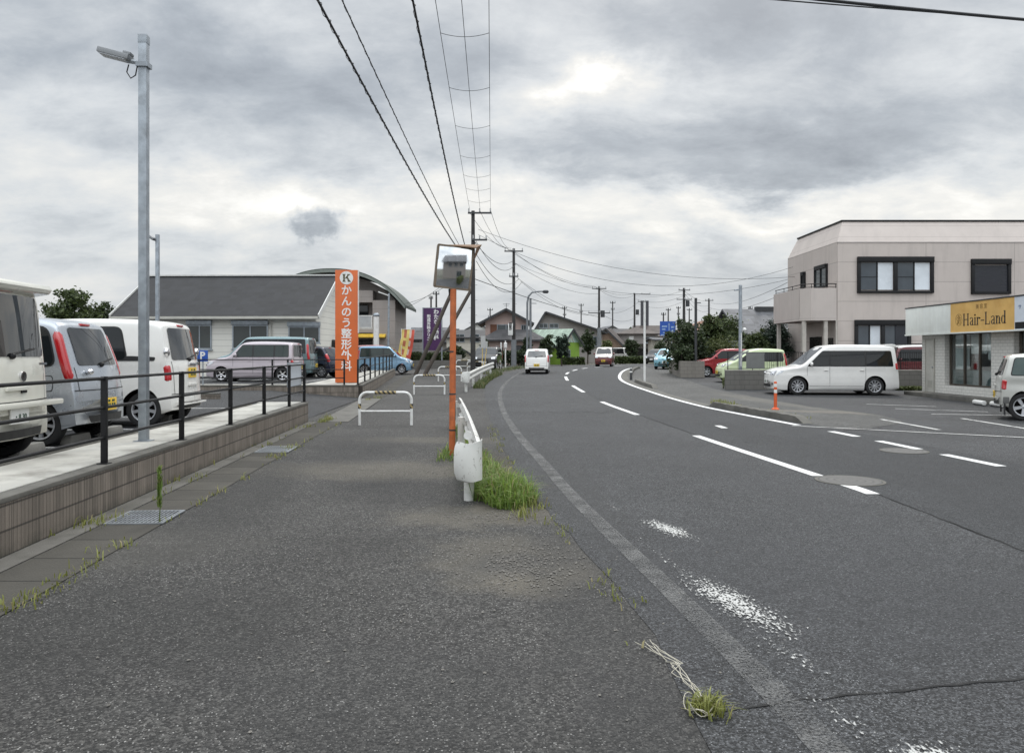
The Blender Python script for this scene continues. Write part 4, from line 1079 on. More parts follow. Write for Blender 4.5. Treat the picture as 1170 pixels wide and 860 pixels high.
m.add(vs, fs); m.build('roof', pm('green_roof', (.028,.042,.032), .6, var=.2), ab)
m = MB(); vs = []
for x in xe:
    for (y, dz) in ((-.54,-.07),(-.54,-.30),(-.46,-.07),(-.46,-.30)): vs.append((x, y, arch_z(x)+dz))
fs = []
for i in range(30):
    a, b = 4*i, 4*(i+1); fs += [(a,a+1,b+1,b),(a+2,b+2,b+3,a+3),(a,b,b+2,a+2),(a+1,a+3,b+3,b+1)]
m.add(vs, fs); m.build('eave_trim', pm('pale_trim', (.17,.19,.17), .6), ab)
m = MB(); m.box(-4.6,3.0,.0,.06,2.95,3.0)
for z in (3.05, 3.95): m.box(-2,3.0,.0,.05,z,z+.07)
for i in range(6): m.box(-2+i*.98,-1.93+i*.98,.0,.05,3.1,3.95)
m.build('balcony_rail', M_white, ab)
m = MB(); m.box(-1.95,2.95,.02,.03,3.12,3.94); m.build('balcony_panel', pm('frosted', (.35,.36,.37), .4), ab)
m = MB(); m.box(-4.6,4.0,-.6,.0,2.35,2.38); m.prism([(-.6,2.32),(0,2.32),(0,2.62)], -4.6, 4.0, 'x'); m.build('awning', pm('yellow_awning', (.55,.36,.04), .6), ab)
window(ab, -1.6, 2.4, 3.3, 4.9, 1.59, M_black, M_glass, 2, sill=False); window(ab, -1.1, 2.9, .1, 2.2, 1.585, M_black, M_glass, 3, sill=False)
m = MB(); m.box(4.42,4.46,2.6,3.6,3.1,4.2); m.build('window', M_glass_l, ab)
m = MB(); m.bar((-1.5,-.2,5.6),(0.6,-.2,6.6),.08,.1); m.build('brace', pm('yellow_paint', (.6,.42,.05), .5), ab)
fl = thing('flue_pipe', 'white upright flue pipe with a round cap in front of the yellow awning', 'pipe', (ux(428.5,55), 55.5, .47))
m = MB(); m.tube([(0,0,0),(0,0,3.85)], .2, 14); m.build('pipe', M_white, fl, smooth=True); m = MB(); m.sphere((0,0,3.9), .25, 12, 8, sz=.7); m.build('cap', M_galv, fl, smooth=True)
# shop lamp box on the corner
sb = thing('box_sign', 'small dark box sign on the right corner of the arch-roofed building', 'sign', (ux(464,57), 57, 0))
m = MB(); m.box(-.42,.42,-.15,.15,2.3,3.2); m.build('panel', pm('grey_sign', (.10,.115,.115), .5), sb, bevel=.02); m = MB(); m.tube([(-.2,0,0),(-.2,0,2.3)], .04, 8); m.build('post', M_galv, sb)
text('letter', 'N', .5, M_galv, sb, face((.05,-.155,2.75)), bold=.01)

# banners and the purple board
def banner(u, Y, label, c1, c2, tilt):
    b = thing('banner_flag', label, 'banner', (ux(u,Y), Y, gz(Y)), 0, 'upright shop banners by the blue van')
    m = MB(); m.tube([(0,0,0),(0,0,2.9)], .018, 6); m.tube([(0,0,2.85),(.62,0,2.85)], .012, 6); m.build('pole', M_white, b)
    vs, fs = [], []
    for i in range(13):
        z = 2.84-2.2*i/12; sw = tilt*(i/12)**1.6
        for j in range(4): vs.append((.02+.58*j/3+sw-.0*i, .05*math.sin(i*.9+j), z-.12*j*(i/12)))
    for i in range(12):
        for j in range(3): fs.append((4*i+j,4*i+j+1,4*i+j+5,4*i+j+4))
    m = MB(); m.add(vs, fs, 0); 
    for k, f in enumerate(m.f): m.m[k] = 1 if (k//3) not in (3,6,9) and k % 3 == 1 else 0
    o = m.build('cloth', [pm('flag_'+c1[0], c1[1], .8, var=.1), pm('flag_'+c2[0], c2[1], .8, var=.1)], b, smooth=True)
    md = o.modifiers.new('thick', 'SOLIDIFY'); md.thickness = .004
banner(458.5, 54.4, 'pale yellow upright banner with a red stripe of marks, beside the blue van', ('yellow',(.62,.50,.16)), ('ochre',(.40,.13,.07)), -.42)
banner(464, 55.2, 'red and white upright banner just right of the yellow one', ('red',(.55,.10,.07)), ('pale',(.60,.50,.45)), -.42)
pb = thing('billboard', 'purple upright billboard with white Japanese lettering behind the leaning pole stays', 'sign', (ux(490,56), 58.5, gz(58.5)), R(-6))
wd = .68; z0, z1 = 1.35, 4.55
m = MB(); m.box(-wd,wd,-.05,.05,z0,z1); m.build('panel', pm('sign_purple', (.055,.014,.075), .5), pb)
for x in (-wd-.05, wd+.05):
    m = MB(); m.box(x-.035,x+.035,-.05,.05,0,z1+.06); m.build('post', M_galv, pb)
m = MB(); m.box(-wd,wd,-.055,.055,z1+.002,z1+.05); m.build('top_rail', M_galv, pb)
text('lettering', '\n'.join('わたなべ歯科'), .40, M_sw, pb, face((.30,-.053,3.28)), line=.98, bold=.012)
text('lettering', '\n'.join('形成外科クリニック'), .29, M_sw, pb, face((-.27,-.053,2.78)), line=.98, bold=.010)

# convex traffic mirror on the orange post
mr = thing('traffic_mirror', 'rectangular traffic mirror on an orange post beside the near guardrail', 'mirror', (ux(516.5,12.2), 12.2, 0), R(0))
M_opost = pm('post_orange', (.46,.12,.035), .6, var=.2, vs=5, dirt=(.13,.06,.035), ds=4, damt=.75)
m = MB(); m.tube([(0,0,-.1),(.02,0,2.62)], .05, 16); po = m.build('post', M_opost, mr, smooth=True)
m = MB()
for z, r_ in ((.95,.053),(1.62,.053),(.38,.053)): m.lathe([(r_,z),(r_,z+.025)], 16, (.006,0,0))
m.build('post_band', M_steel_d, mr)
m = MB(); m.box(.045,.056,-.02,.02,.55,.82); m.build('sticker', M_black, mr)
hx = Matrix.Translation((.03,-.02,2.96)) @ Matrix.Rotation(R(17),4,'Z') @ Matrix.Rotation(R(5),4,'Y') @ Matrix.Rotation(R(3),4,'X')
m = MB(); m.xf = hx
Wm, Hm = .285, .33
m.box(-Wm,Wm,.0,.12,-Hm,Hm); cs = m.build('casing', pm('mirror_casing', (.16,.125,.09), .6, .2, var=.2), mr, bevel=.02)
m = MB(); m.xf = hx
for a in ((-Wm-.012,-Wm+.02,-Hm,Hm),(Wm-.02,Wm+.012,-Hm,Hm),(-Wm,Wm,-Hm-.012,-Hm+.018),(-Wm,Wm,Hm-.018,Hm+.012)): m.box(a[0],a[1],-.03,.012,a[2],a[3])
m.build('rim', MAT['mirror_casing'], mr)
m = MB(); m.xf = hx; vs, fs = [], []
for i in range(15):
    for j in range(15):
        x = -Wm+.015+(2*Wm-.03)*i/14; z = -Hm+.015+(2*Hm-.03)*j/14; vs.append((x, -.012-.035*(1-(x/Wm)**2*.5-(z/Hm)**2*.5), z))
for i in range(14):
    for j in range(14): fs.append((i*15+j,(i+1)*15+j,(i+1)*15+j+1,i*15+j+1))
m.add(vs, fs); mg = m.build('mirror_face', pm('mirror_glass', (.80,.82,.83), .02, 1, var=.03), mr, smooth=True, angle=180)
m = MB(); m.xf = hx
m.add([(-Wm*.5,.0,Hm+.015),(Wm+.02,-.12,Hm+.02),(Wm+.16,.12,Hm+.10),(Wm*.2,.22,Hm+.06),(-Wm*.5,.0,Hm+.0),(Wm+.02,-.12,Hm+.005),(Wm+.16,.12,Hm+.085),(Wm*.2,.22,Hm+.045)], [(0,1,2,3),(7,6,5,4),(0,4,5,1),(1,5,6,2),(2,6,7,3),(3,7,4,0)])
m.add([(Wm+.02,-.12,Hm+.02),(Wm+.16,.12,Hm+.10),(Wm+.03,.02,Hm-.20),(Wm+.025,-.115,Hm+.015),(Wm+.15,.125,Hm+.09),(Wm+.025,.03,Hm-.20)], [(0,1,2),(5,4,3),(0,3,4,1),(1,4,5,2),(2,5,3,0)])
m.build('hood', pm('rusty_hood', (.17,.10,.055), .8, var=.3, vs=9), mr)
m = MB(); m.xf = hx; m.box(-.10,.10,.2,.26,-.2,.05); m.tube([(0,.12,-Hm-.02),(0,.05,-Hm-.1)], .03, 8); m.build('bracket', M_steel_d, mr)

# guardrails
def chipped():
    m, t, b, out = nt('guardrail_white'); n = N(t)
    c = n.mix(n.noise(3, 5, .6), (.52,.52,.49), (.66,.66,.63))
    c = n.mix(n.remap(n.noise(2.2, 6, .7), .52, .7, 0, .55), c, (.26,.24,.19))
    halo = n.remap(n.noise(7, 6, .68), .60, .66); core = n.remap(n.noise(7, 6, .68), .635, .655)
    c = n.mix(n.math('MULTIPLY', halo, .7), c, (.24,.12,.055)); c = n.mix(core, c, (.035,.022,.015))
    scr = n.math('MULTIPLY', n.remap(n.noise(30, 5, .75, n.scale(n.coord(), (1,1,.35))), .60, .64), .8); c = n.mix(scr, c, (.15,.13,.11))
    n.L(c, b.inputs['Base Color']); b.inputs['Roughness'].default_value = .5
    n.L(n.bump(n.math('SUBTRACT', n.math('MULTIPLY', n.noise(6, 3), .6), core), .35, .01), b.inputs['Normal']); return m
M_grail = chipped()
def beam_profile(): return [(0,-.175),(.045,-.155),(.06,-.10),(.045,-.05),(.005,-.02),(.005,.02),(.045,.05),(.06,.10),(.045,.155),(0,.175)]
def guardrail(label, pts, h, post_at, near_box=True, far_box=False, prong=True):
    r = thing('guardrail', label, 'guardrail', pts[0], 0); o = Vector(pts[0]); L_ = [Vector(p)-o for p in pts]
    pf = beam_profile(); k = len(pf); vs, fs = [], []
    for i, p in enumerate(L_):
        d_ = (L_[min(i+1,len(L_)-1)]-L_[max(i-1,0)]); d_.z = 0; d_.normalize(); nrm = Vector((d_.y,-d_.x,0))
        for th in (0, -.006):
            for (a, z) in pf: vs.append(p+nrm*(a+th)+Vector((0,0,h+z)))
    for i in range(len(L_)-1):
        for j in range(k-1):
            a, b = i*2*k, (i+1)*2*k
            fs += [(a+j,b+j,b+j+1,a+j+1), (a+k+j,a+k+j+1,b+k+j+1,b+k+j)]
        a, b = i*2*k, (i+1)*2*k
        fs += [(a,a+k,b+k,b),(a+k-1,b+k-1,b+2*k-1,a+2*k-1)]
    m = MB(); m.add(vs, fs); m.build('beam', M_grail, r, smooth=True, angle=60)
    for t_ in post_at:
        p = L_[0].lerp(L_[-1], t_); ii = min(len(L_)-2, int(t_*(len(L_)-1))); p = L_[ii].lerp(L_[ii+1], t_*(len(L_)-1)-ii)
        m = MB(); m.tube([p+Vector((-.09,.02,-.1)), p+Vector((-.09,.02,h+.10))], .057, 14); m.build('post', M_grail, r, smooth=True)
        m = MB(); m.bar(p+Vector((-.09,.02,h)), p+Vector((0,.02,h)), .1, .08); m.build('bracket', M_grail, r)
    if prong:
        d_ = (L_[1]-L_[0]); d_.z = 0; d_.normalize(); nrm = Vector((d_.y,-d_.x,0))
        # wrapped end: the sleeve bends round the first post in a flat wing
        vs, fs = [], []
        ZW = [-.235,-.215,-.15,-.08,0,.08,.14,.175,.188]; WB = lambda a,z: (.03*(abs(z+.02)/.2)**4 if a < -.1 else 0)
        arc = [(.055,0),(.05,-.10),(.02,-.17),(-.04,-.205),(-.14,-.20),(-.25,-.165)]
        for (a, b) in arc:
            for z in ZW: vs.append(nrm*(a+WB(a,z))+d_*(b+.018*math.sin(9*z+a*7)-.02*(1 if abs(z) > .15 else 0)*0)+Vector((0,0,h+z-.03*max(0,-a)*0+(.02*math.sin(a*14) if z > .1 else .012*math.sin(a*21+1)))))
        for (a, b) in arc:
            for z in ZW: vs.append(nrm*(a+WB(a,z)-.006)+d_*(b+.008+.018*math.sin(9*z+a*7))+Vector((0,0,h+z+(.02*math.sin(a*14) if z > .1 else .012*math.sin(a*21+1)))))
        n_ = len(arc); kz = len(ZW); q_ = kz*n_
        for i in range(n_-1):
            for j in range(kz-1):
                c0 = kz*i+j; fs += [(c0,c0+kz,c0+kz+1,c0+1),(q_+c0,q_+c0+1,q_+c0+kz+1,q_+c0+kz)]
            fs += [(kz*i,q_+kz*i,q_+kz*i+kz,kz*i+kz),(kz*i+kz-1,kz*i+2*kz-1,q_+kz*i+2*kz-1,q_+kz*i+kz-1)]
        for j in range(kz-1): fs += [(j,j+1,q_+j+1,q_+j),(q_-kz+j,2*q_-kz+j,2*q_-kz+j+1,q_-kz+j+1)]
        m = MB(); m.add(vs, fs); m.build('end_wing', M_grail, r, smooth=True, angle=60)
    return r
ga = [(-.38-.082*(y-8.4)-.0012*(y-8.4)**2, y, gz(y)) for y in (8.4,9.2,10,11,12,13,14,15,16,16.8)]
g1 = guardrail('white rust-chipped guardrail with a bent end wing, beside the orange mirror post', ga, .47, (.0,.5,1.0))
# round reflector and rust marks on the near beam
m = MB(); m.lathe([(.05,0),(.05,.02),(.04,.026),(.001,.028)], 20, (-.125,.45,.66), 'y'); m.tube([(-.125,.48,.66),(-.06,.52,.58)], .012, 6); m.build('reflector', M_white, g1, smooth=True)
gb = []
for (u, v_) in ((535,447.5),(540,443.5),(546,439),(552,435),(558,431.5),(563.5,428.8)):
    p = gp(u, v_); gb.append((p[0], p[1], p[2]))
g2 = guardrail('white double-ribbed guardrail rising to the right beyond the orange mirror post', gb, .60, (.0,.3,.6,.95))
m = MB(); p = gb[0]; m.box(-.20,.06,-.12,.02,.42,.80); m.build('end_cap', M_white, g2, bevel=.012)

# hoop barriers on the pavement
BAR = None
stripe = None
def stripes():
    m, t, b, out = nt('hazard_stripe'); n = N(t); P = n.sep(n.coord())
    s_ = n.math('FRACT', n.math('MULTIPLY', n.math('ADD', P[0], n.math('MULTIPLY', P[2], .8)), 9.5))
    n.L(n.mix(n.math('GREATER_THAN', s_, .5), (.015,.015,.015), (.34,.26,.12)), b.inputs['Base Color']); b.inputs['Roughness'].default_value = .6; return m
HZ = stripes()
def barrier(u, v_, rz, label, sc=1):
    global BAR
    p = gp(u, v_)
    if BAR is None:
        b = thing('hoop_barrier', label, 'barrier', p, rz); w_ = .58; h_ = .73; rc = .17
        pts = [(-w_,0,-.05),(-w_,0,h_-rc)]+[(-w_+rc-rc*math.cos(a), 0, h_-rc+rc*math.sin(a)) for a in np.linspace(.2, 1.57, 7)]
        pts += [(w_-rc+rc*math.sin(a), 0, h_-rc+rc*math.cos(a)) for a in np.linspace(0, 1.4, 7)]+[(w_,0,h_-rc),(w_,0,-.05)]
        m = MB(); m.tube(pts, .032, 12); m.build('hoop', M_white, b, smooth=True)
        m = MB(); m.tube([(-w_,0,.31),(w_,0,.31)], .022, 10); m.build('crossbar', M_white, b, smooth=True)
        m = MB(); m.tube([(-.24,0,h_),(.24,0,h_)], .0345, 12, cap=False)
        for s_ in (-1, 1): m.tube([(s_*w_,0,.37),(s_*w_,0,.48)], .0345, 12, cap=False)
        m.build('tape', HZ, b, smooth=True); BAR = b
    else:
        b = copy_tree(BAR, label); b.location = p; b.rotation_euler = (0,0,rz)
    b['group'] = 'hoop barriers on the pavement'; b.scale = (sc,)*3
barrier(440.5, 485.5, R(1), 'white hoop barrier with striped tape, the nearest one on the pavement')
barrier(490.5, 450.5, R(2), 'white hoop barrier left of the orange mirror post, second nearest on the pavement')
barrier(514, 435.5, R(2), 'white hoop barrier half hidden by the orange mirror post, in front of the leaning stays')
barrier(530.5, 423.2, R(2), 'white hoop barrier just left of the foot of the tall utility pole', .95)
barrier(543, 424.5, R(2), 'white hoop barrier just right of the foot of the tall utility pole', .9)
barrier(563, 421.5, R(2), 'white hoop barrier at the far end of the rising guardrail', .95)

# drain gratings
def grating(u0, u1, vc, label, ln=.52):
    y = gp((u0+u1)/2, vc)[1]; x = wall_x(y)+.54
    r = thing('drain_grating', label, 'grating', (x, y, .008), .066, 'steel drain gratings along the wall')
    m = MB()
    for a in (-.27,.25): m.box(a,a+.02,-ln/2,ln/2,0,.012)
    for a in (-ln/2,ln/2-.02): m.box(-.25,.25,a,a+.02,0,.012)
    for i in range(13): m.box(-.245+.5*i/13+.01,-.245+.5*i/13+.022,-ln/2+.02,ln/2-.02,0,.011)
    for i in range(4): m.box(-.25,.25,-ln/2+.1*(i+1)-.004,-ln/2+.1*(i+1)+.004,0,.007)
    m.build('bars', pm('zinc_grate', (.34,.36,.38), .45, .6, var=.15), r)
    m = MB(); m.add([(-.25,-ln/2,.0015),(.25,-ln/2,.0015),(.25,ln/2,.0015),(-.25,ln/2,.0015)], [(0,1,2,3)]); m.build('shaft', pm('drain_dark', (.012,.012,.012), .9), r)
grating(125,195,592,'steel bar grating in the gutter beside the small upright seedling',.6)
grating(280,318,514,'steel bar grating in the gutter farther along the near wall',.8)
# manholes
def manhole_mat():
    m, t, b, out = nt('manhole_iron'); n = N(t); P = n.sep(n.coord())
    r_ = n.math('SQRT', n.math('ADD', n.math('MULTIPLY', P[0], P[0]), n.math('MULTIPLY', P[1], P[1])))
    c = n.mix(n.noise(14, 4), (.06,.06,.059), (.115,.113,.108))
    pat = n.remap(n.math('ABSOLUTE', n.math('SUBTRACT', n.math('FRACT', n.math('MULTIPLY', r_, 11)), .5)), .3, .42)
    v_ = n.remap(n.voro(13), .2, .35)
    c = n.mix(n.math('MULTIPLY', n.math('MULTIPLY', pat, v_), .8), c, (.045,.045,.045)); n.L(c, b.inputs['Base Color']); b.inputs['Roughness'].default_value = .6; b.inputs['Metallic'].default_value = .4
    return m
MH = manhole_mat()
for (u, v_, rad, lab) in ((971,549.5,.37,'round patterned manhole cover at the gap in the centre line of the road'),(1033,515.5,.33,'round manhole cover on the edge line in front of the shop forecourt')):
    p = gp(u, v_); o = thing('manhole_cover', lab, 'manhole cover', (p[0],p[1],p[2]+.0055), .3, 'manhole covers in the road')
    m = MB(); m.lathe([(rad,0),(rad,.0065),(rad*.9,.007),(.001,.007)], 40); m.build('lid', MH, o)
    m = MB(); m.lathe([(rad*1.12,0),(rad*1.12,.006),(rad*1.01,.0062),(rad*1.01,0)], 40); m.build('frame', M_conc_d, o)
# ------------------------------------------------------------------ right side
# two-storey building
tb = thing('two_storey_building', 'large pale beige two-storey building with black shuttered windows and a corner balcony', 'building', (16.9, 40, gz(40)))
sd_ = siding('beige_cladding', (.50,.445,.41), 1.02, 4.6, .38, .2, .5, .024)
W_, D_ = 20, 7.2
m = MB(); m.box(0,W_,0,D_,-.3,7.18); m.build('wall', sd_, tb)
up_ = siding('beige_upper', (.53,.475,.44), .62, 0, .18, .15, .3, .02)
m = MB(); i_ = .45
m.add([(0,0,7.183),(W_,0,7.183),(W_,D_,7.183),(0,D_,7.183),(i_,i_,8.30),(W_-i_,i_,8.30),(W_-i_,D_-i_,8.30),(i_,D_-i_,8.30)], [(0,1,5,4),(1,2,6,5),(2,3,7,6),(3,0,4,7),(4,5,6,7)])
m.build('parapet', up_, tb)
m = MB(); m.box(i_-.06,W_-i_+.06,i_-.06,i_+.06,8.303,8.38); m.box(i_-.06,i_+.06,i_+.063,D_-i_,8.303,8.38); m.build('coping', M_black, tb)
m = MB(); m.box(-.02,W_,-.025,-.003,7.13,7.18); m.build('string_course', pm('trim_beige', (.45,.41,.385), .7), tb)
def X_(u, Y=40): return ux(u, Y)-16.9
def Z_(v, Y=40): return vz(v, Y)-gz(40)
refl_pane = pm('blind_painted_reflection', (.58,.62,.66), .25, var=.2, vs=.6, coat=.6)  # pale pane colour stands in for the sky reflected in the glass
def shut_window(x0, x1, z0, z1, open_):
    m = MB(); f_ = .16
    m.box(x0,x1,-.16,-.003,z1-.28,z1); m.box(x0,x0+f_,-.12,-.003,z0,z1-.281); m.box(x1-f_,x1,-.12,-.003,z0,z1-.281); m.box(x0+f_,x1-f_,-.12,-.003,z0,z0+f_*.8)
    if open_:
        xm = (x0+x1)/2; m.box(xm-f_*.6,xm+f_*.6,-.119,-.003,z0+f_*.8,z1-.281)
    w_ = m.build('window', M_black, tb, bevel=.01)
    if open_:
        xm = (x0+x1)/2
        for a, b in ((x0+f_, xm-f_*.6),(xm+f_*.6, x1-f_)):
            c_ = (a+b)/2
            for k, (p0, p1) in enumerate(((a, c_),(c_, b))):
                m = MB(); m.box(p0+.03,p1-.03,-.05+.02*k,-.03+.02*k,z0+.18,z1-.31); m.build('pane', glass('bright_pane', (.05,.06,.07), .03) if k == 0 else refl_pane, w_)
            m = MB(); m.box(c_-.035,c_+.035,-.075,-.01,z0+.13,z1-.281); m.build('sash', M_black, w_)
            m = MB(); m.box(a,c_-.036,-.065,-.052,(z0+z1)/2-.12,(z0+z1)/2-.09); m.build('sash', M_black, w_)
    else:
        m = MB()
        for i in range(int((z1-z0-.4)/.075)): m.box(x0+f_,x1-f_,-.06,-.04,z0+.14+i*.075,z0+.14+i*.075+.066)
        m.build('shutter', pm('shutter_black', (.016,.018,.025), .45), w_)
shut_window(X_(979), X_(1066), Z_(335), Z_(293.5), True)
shut_window(X_(1109), X_(1154), Z_(336), Z_(296), False)
shut_window(X_(976), X_(1040), .15, Z_(365.5), True)
m = MB(); m.box(X_(1022),X_(1040)-.2,-.09,-.03,.3,Z_(372)); m.build('shutter', MAT['shutter_black'], tb)
for (ya, yb, za, zb_) in ((41.2,42.9,Z_(329,42),Z_(303,42)),(44.3,44.9,Z_(329,44.6),Z_(311,44.6))):   # windows of the end wall
    m = MB(); y0, y1 = ya-40, yb-40; m.box(-.10,-.003,y0,y0+.1,za,zb_); m.box(-.10,-.003,y1-.1,y1,za,zb_); m.box(-.14,-.003,y0+.101,y1-.101,zb_-.2,zb_); m.box(-.10,-.003,y0+.101,y1-.101,za,za+.1)
    m.box(-.09,-.003,(y0+y1)/2-.04,(y0+y1)/2+.04,za+.101,zb_-.201); ew = m.build('window', M_black, tb)
    m = MB(); m.box(-.04,-.02,y0+.1,y1-.1,za+.1,zb_-.2); m.build('pane', M_glass_l, ew)
# balcony
bal = siding('balcony_cladding', (.48,.43,.40), 1.6, 1.9, .25, .2, .4, .018)
m = MB(); b0, b1 = Z_(366), Z_(329)
m.prism([(-1.75,.55),(-1.35,.03),(-.004,.03),(-.004,4.6),(-1.75,4.6)], b0, b0+.2, 'z')
m.add([(-1.75,.55,b0+.2),(-1.35,.03,b0+.2),(-.004,.03,b0+.2),(-1.75,.55,b1),(-1.35,.03,b1),(-.004,.03,b1),(-1.62,.6,b0+.2),(-1.28,.16,b0+.2),(-.004,.16,b0+.2),(-1.62,.6,b1),(-1.28,.16,b1),(-.004,.16,b1)],
      [(0,1,4,3),(1,2,5,4),(7,6,9,10),(8,7,10,11),(3,4,10,9),(4,5,11,10)])
m.box(-1.75,-1.62,.6,4.6,b0+.2,b1); m.box(-1.619,-.004,4.47,4.6,b0+.2,b1)
bo = m.build('balcony', bal, tb)
m = MB(); pr = [(-1.68,4.5,b1),(-1.68,.58,b1),(-1.31,.1,b1),(-.01,.1,b1)]
m.tube([Vector(p)+Vector((0,0,.22)) for p in pr], .022, 8); m.tube([Vector(p)+Vector((0,0,.06)) for p in pr], .014, 8)
for p in [(-1.68,4.4),(-1.68,3.1),(-1.68,1.8),(-1.68,.6),(-1.31,.1),(-.7,.1),(-.05,.1)]: m.tube([(p[0],p[1],b1-.02),(p[0],p[1],b1+.22)], .016, 6)
m.build('balcony_rail', M_black, bo)
for (x, y) in ((-1.55,.5),(-1.55,4.3),(-.55,.18)):
    m = MB(); m.box(x-.09,x+.09,y-.09,y+.09,-.25,b0-.003); m.build('column', pm('column_beige', (.46,.43,.39), .7, dirt=(.15,.13,.12)), tb)
m = MB(); m.box(-.06,-.003,.5,1.5,0,2.2); m.box(-.06,-.003,2.0,3.6,0,2.3); m.build('door', pm('dark_door', (.018,.016,.016), .3), tb)
m = MB(); m.tube([(-.08,-.08,b0),(-.08,-.08,-.1)], .045, 8); m.build('downpipe', MAT['column_beige'], tb)

# hair salon: local x runs along its front towards the camera, local -y faces the road
sh = thing('hair_salon', 'white tiled single-storey hair salon with a long orange and white fascia sign', 'shop', (15.6, 29.3, gz(29.3)), -math.pi/2)
tl = siding('white_tile', (.62,.61,.57), .105, (.235,), .3, .35, .55, .010)
ZT = 2.28
m = MB()
m.box(0,1.53,0,.3,-.1,ZT); m.box(4.22,5.35,0,.3,-.1,ZT); m.box(8.6,9.6,0,.3,-.1,ZT)
m.box(1.53,4.22,0.0,.3,-.1,.42); m.box(5.35,8.6,0,.3,-.1,.42); m.box(9.6,13,0,.3,-.1,ZT)
m.box(0,.25,.3,7,-.1,3.1); m.box(12.75,13,.3,7,-.1,3.1); m.box(.25,12.75,6.8,7,-.1,3.1)
m.build('wall', tl, sh)
m = MB(); m.box(.25,12.75,.3,6.8,-.02,.03); m.build('inner_floor', pm('shop_floor', (.2,.17,.14), .5), sh)
m = MB(); m.box(-.1,13.1,-.05,7.1,3.1,3.2); m.box(.25,12.75,.3,6.8,2.6,2.65); m.build('roof', M_conc, sh)
alu = pm('brown_aluminium', (.10,.085,.07), .4, .5)
for (x0, x1, k) in ((1.56,4.2,3),(5.38,8.58,3)):
    m = MB(); m.box(x0,x0+.06,.16,.24,.425,ZT); m.box(x1-.06,x1,.16,.24,.425,ZT); m.box(x0+.06,x1-.06,.16,.24,ZT-.06,ZT); m.box(x0+.06,x1-.06,.16,.24,.425,.48)
    for i in range(1, k): xm = x0+(x1-x0)*i/k; m.box(xm-.03,xm+.03,.16,.24,.48,ZT-.06)
    wf = m.build('window', alu, sh)
    m = MB(); m.box(x0+.06,x1-.06,.196,.204,.48,ZT-.06); m.build('pane', clear_glass('shop_glass', (.88,.92,.92), .16), wf)
    m = MB(); m.box(x0+.06,x1-.06,.25,.27,.45,.98); m.build('frosted_film', pm('teal_film', (.13,.175,.175), .4), wf)
    for (a, b, z0, z1) in ((.10,.95,1.0,2.25),(1.02,1.95,1.55,2.25),(2.0,2.5,1.35,2.25)):
        vs, fs = [], []
        for i in range(41):
            x = x0+a+(b-a)*i/40; y = .42+.03*math.sin(i*1.1)
            vs += [(x,y-.10,z0),(x,y-.10,z1)]
        for i in range(40): fs.append((2*i,2*i+2,2*i+3,2*i+1))
        c_ = MB(); c_.add(vs, fs); c_.build('curtain', pm('curtain_white', (.78,.80,.79), .9, var=.05), sh, smooth=True)
m = MB(); m.box(2.9,3.5,1.2,1.9,1.0,1.75); m.build('chair_back', pm('salon_red', (.10,.02,.015), .5), sh, bevel=.05)
m = MB(); m.box(1.6,8.5,2.6,2.7,.1,1.5); m.build('counter', pm('salon_brown', (.16,.105,.065), .6), sh)
m = MB(); m.box(.32,.86,-.03,-.003,.12,2.05); dr = m.build('door', pm('cream_door', (.46,.45,.41), .5, dirt=(.2,.18,.15)), sh)
m = MB(); m.box(.28,.318,-.045,-.004,.1,2.1); m.box(.862,.90,-.045,-.004,.1,2.1); m.box(.318,.862,-.045,-.004,2.053,2.1); m.box(.45,.75,-.036,-.031,.3,.55); m.build('door_frame', pm('cream_frame', (.38,.37,.33), .5), dr)
m = MB(); m.sphere((.80,-.05,1.05), .03, 10, 6); m.build('door_handle', M_galv, dr)
m = MB(); m.box(-.15,13,-.62,-.003,-.1,.13); m.build('step', M_conc_d, sh, bevel=.02)
fb = .40
M_fw = pm('fascia_white', (.68,.70,.665), .5, var=.05, dirt=(.42,.41,.36), ds=1.2, damt=.4, streak=True)
M_fo = pm('fascia_orange', (.64,.39,.115), .5, var=.10, vs=1.5, dirt=(.50,.25,.05), ds=2.2, damt=.55)
m = MB(); m.box(-.45,2.6,-fb,.1,2.285,3.27); m.build('fascia_panel', M_fw, sh, bevel=.01)
m = MB(); m.box(2.603,6.0,-fb,.1,2.285,3.27); fo = m.build('fascia_panel', M_fo, sh)
m = MB(); m.box(6.003,13.2,-fb,.1,2.285,3.27); fw2 = m.build('fascia_panel', pm('fascia_bluewhite', (.60,.64,.70), .45, var=.04), sh)
m = MB(); m.box(-.47,13.22,-fb-.02,.12,3.273,3.31); m.build('fascia_cap', M_steel_d, sh); m = MB(); m.box(-.46,13.21,-fb-.03,-fb+.05,2.235,2.283); m.build('fascia_trim', MAT['fascia_white'], sh)
ink = pm('sign_ink', (.045,.032,.022), .6)
yF = -fb-.004
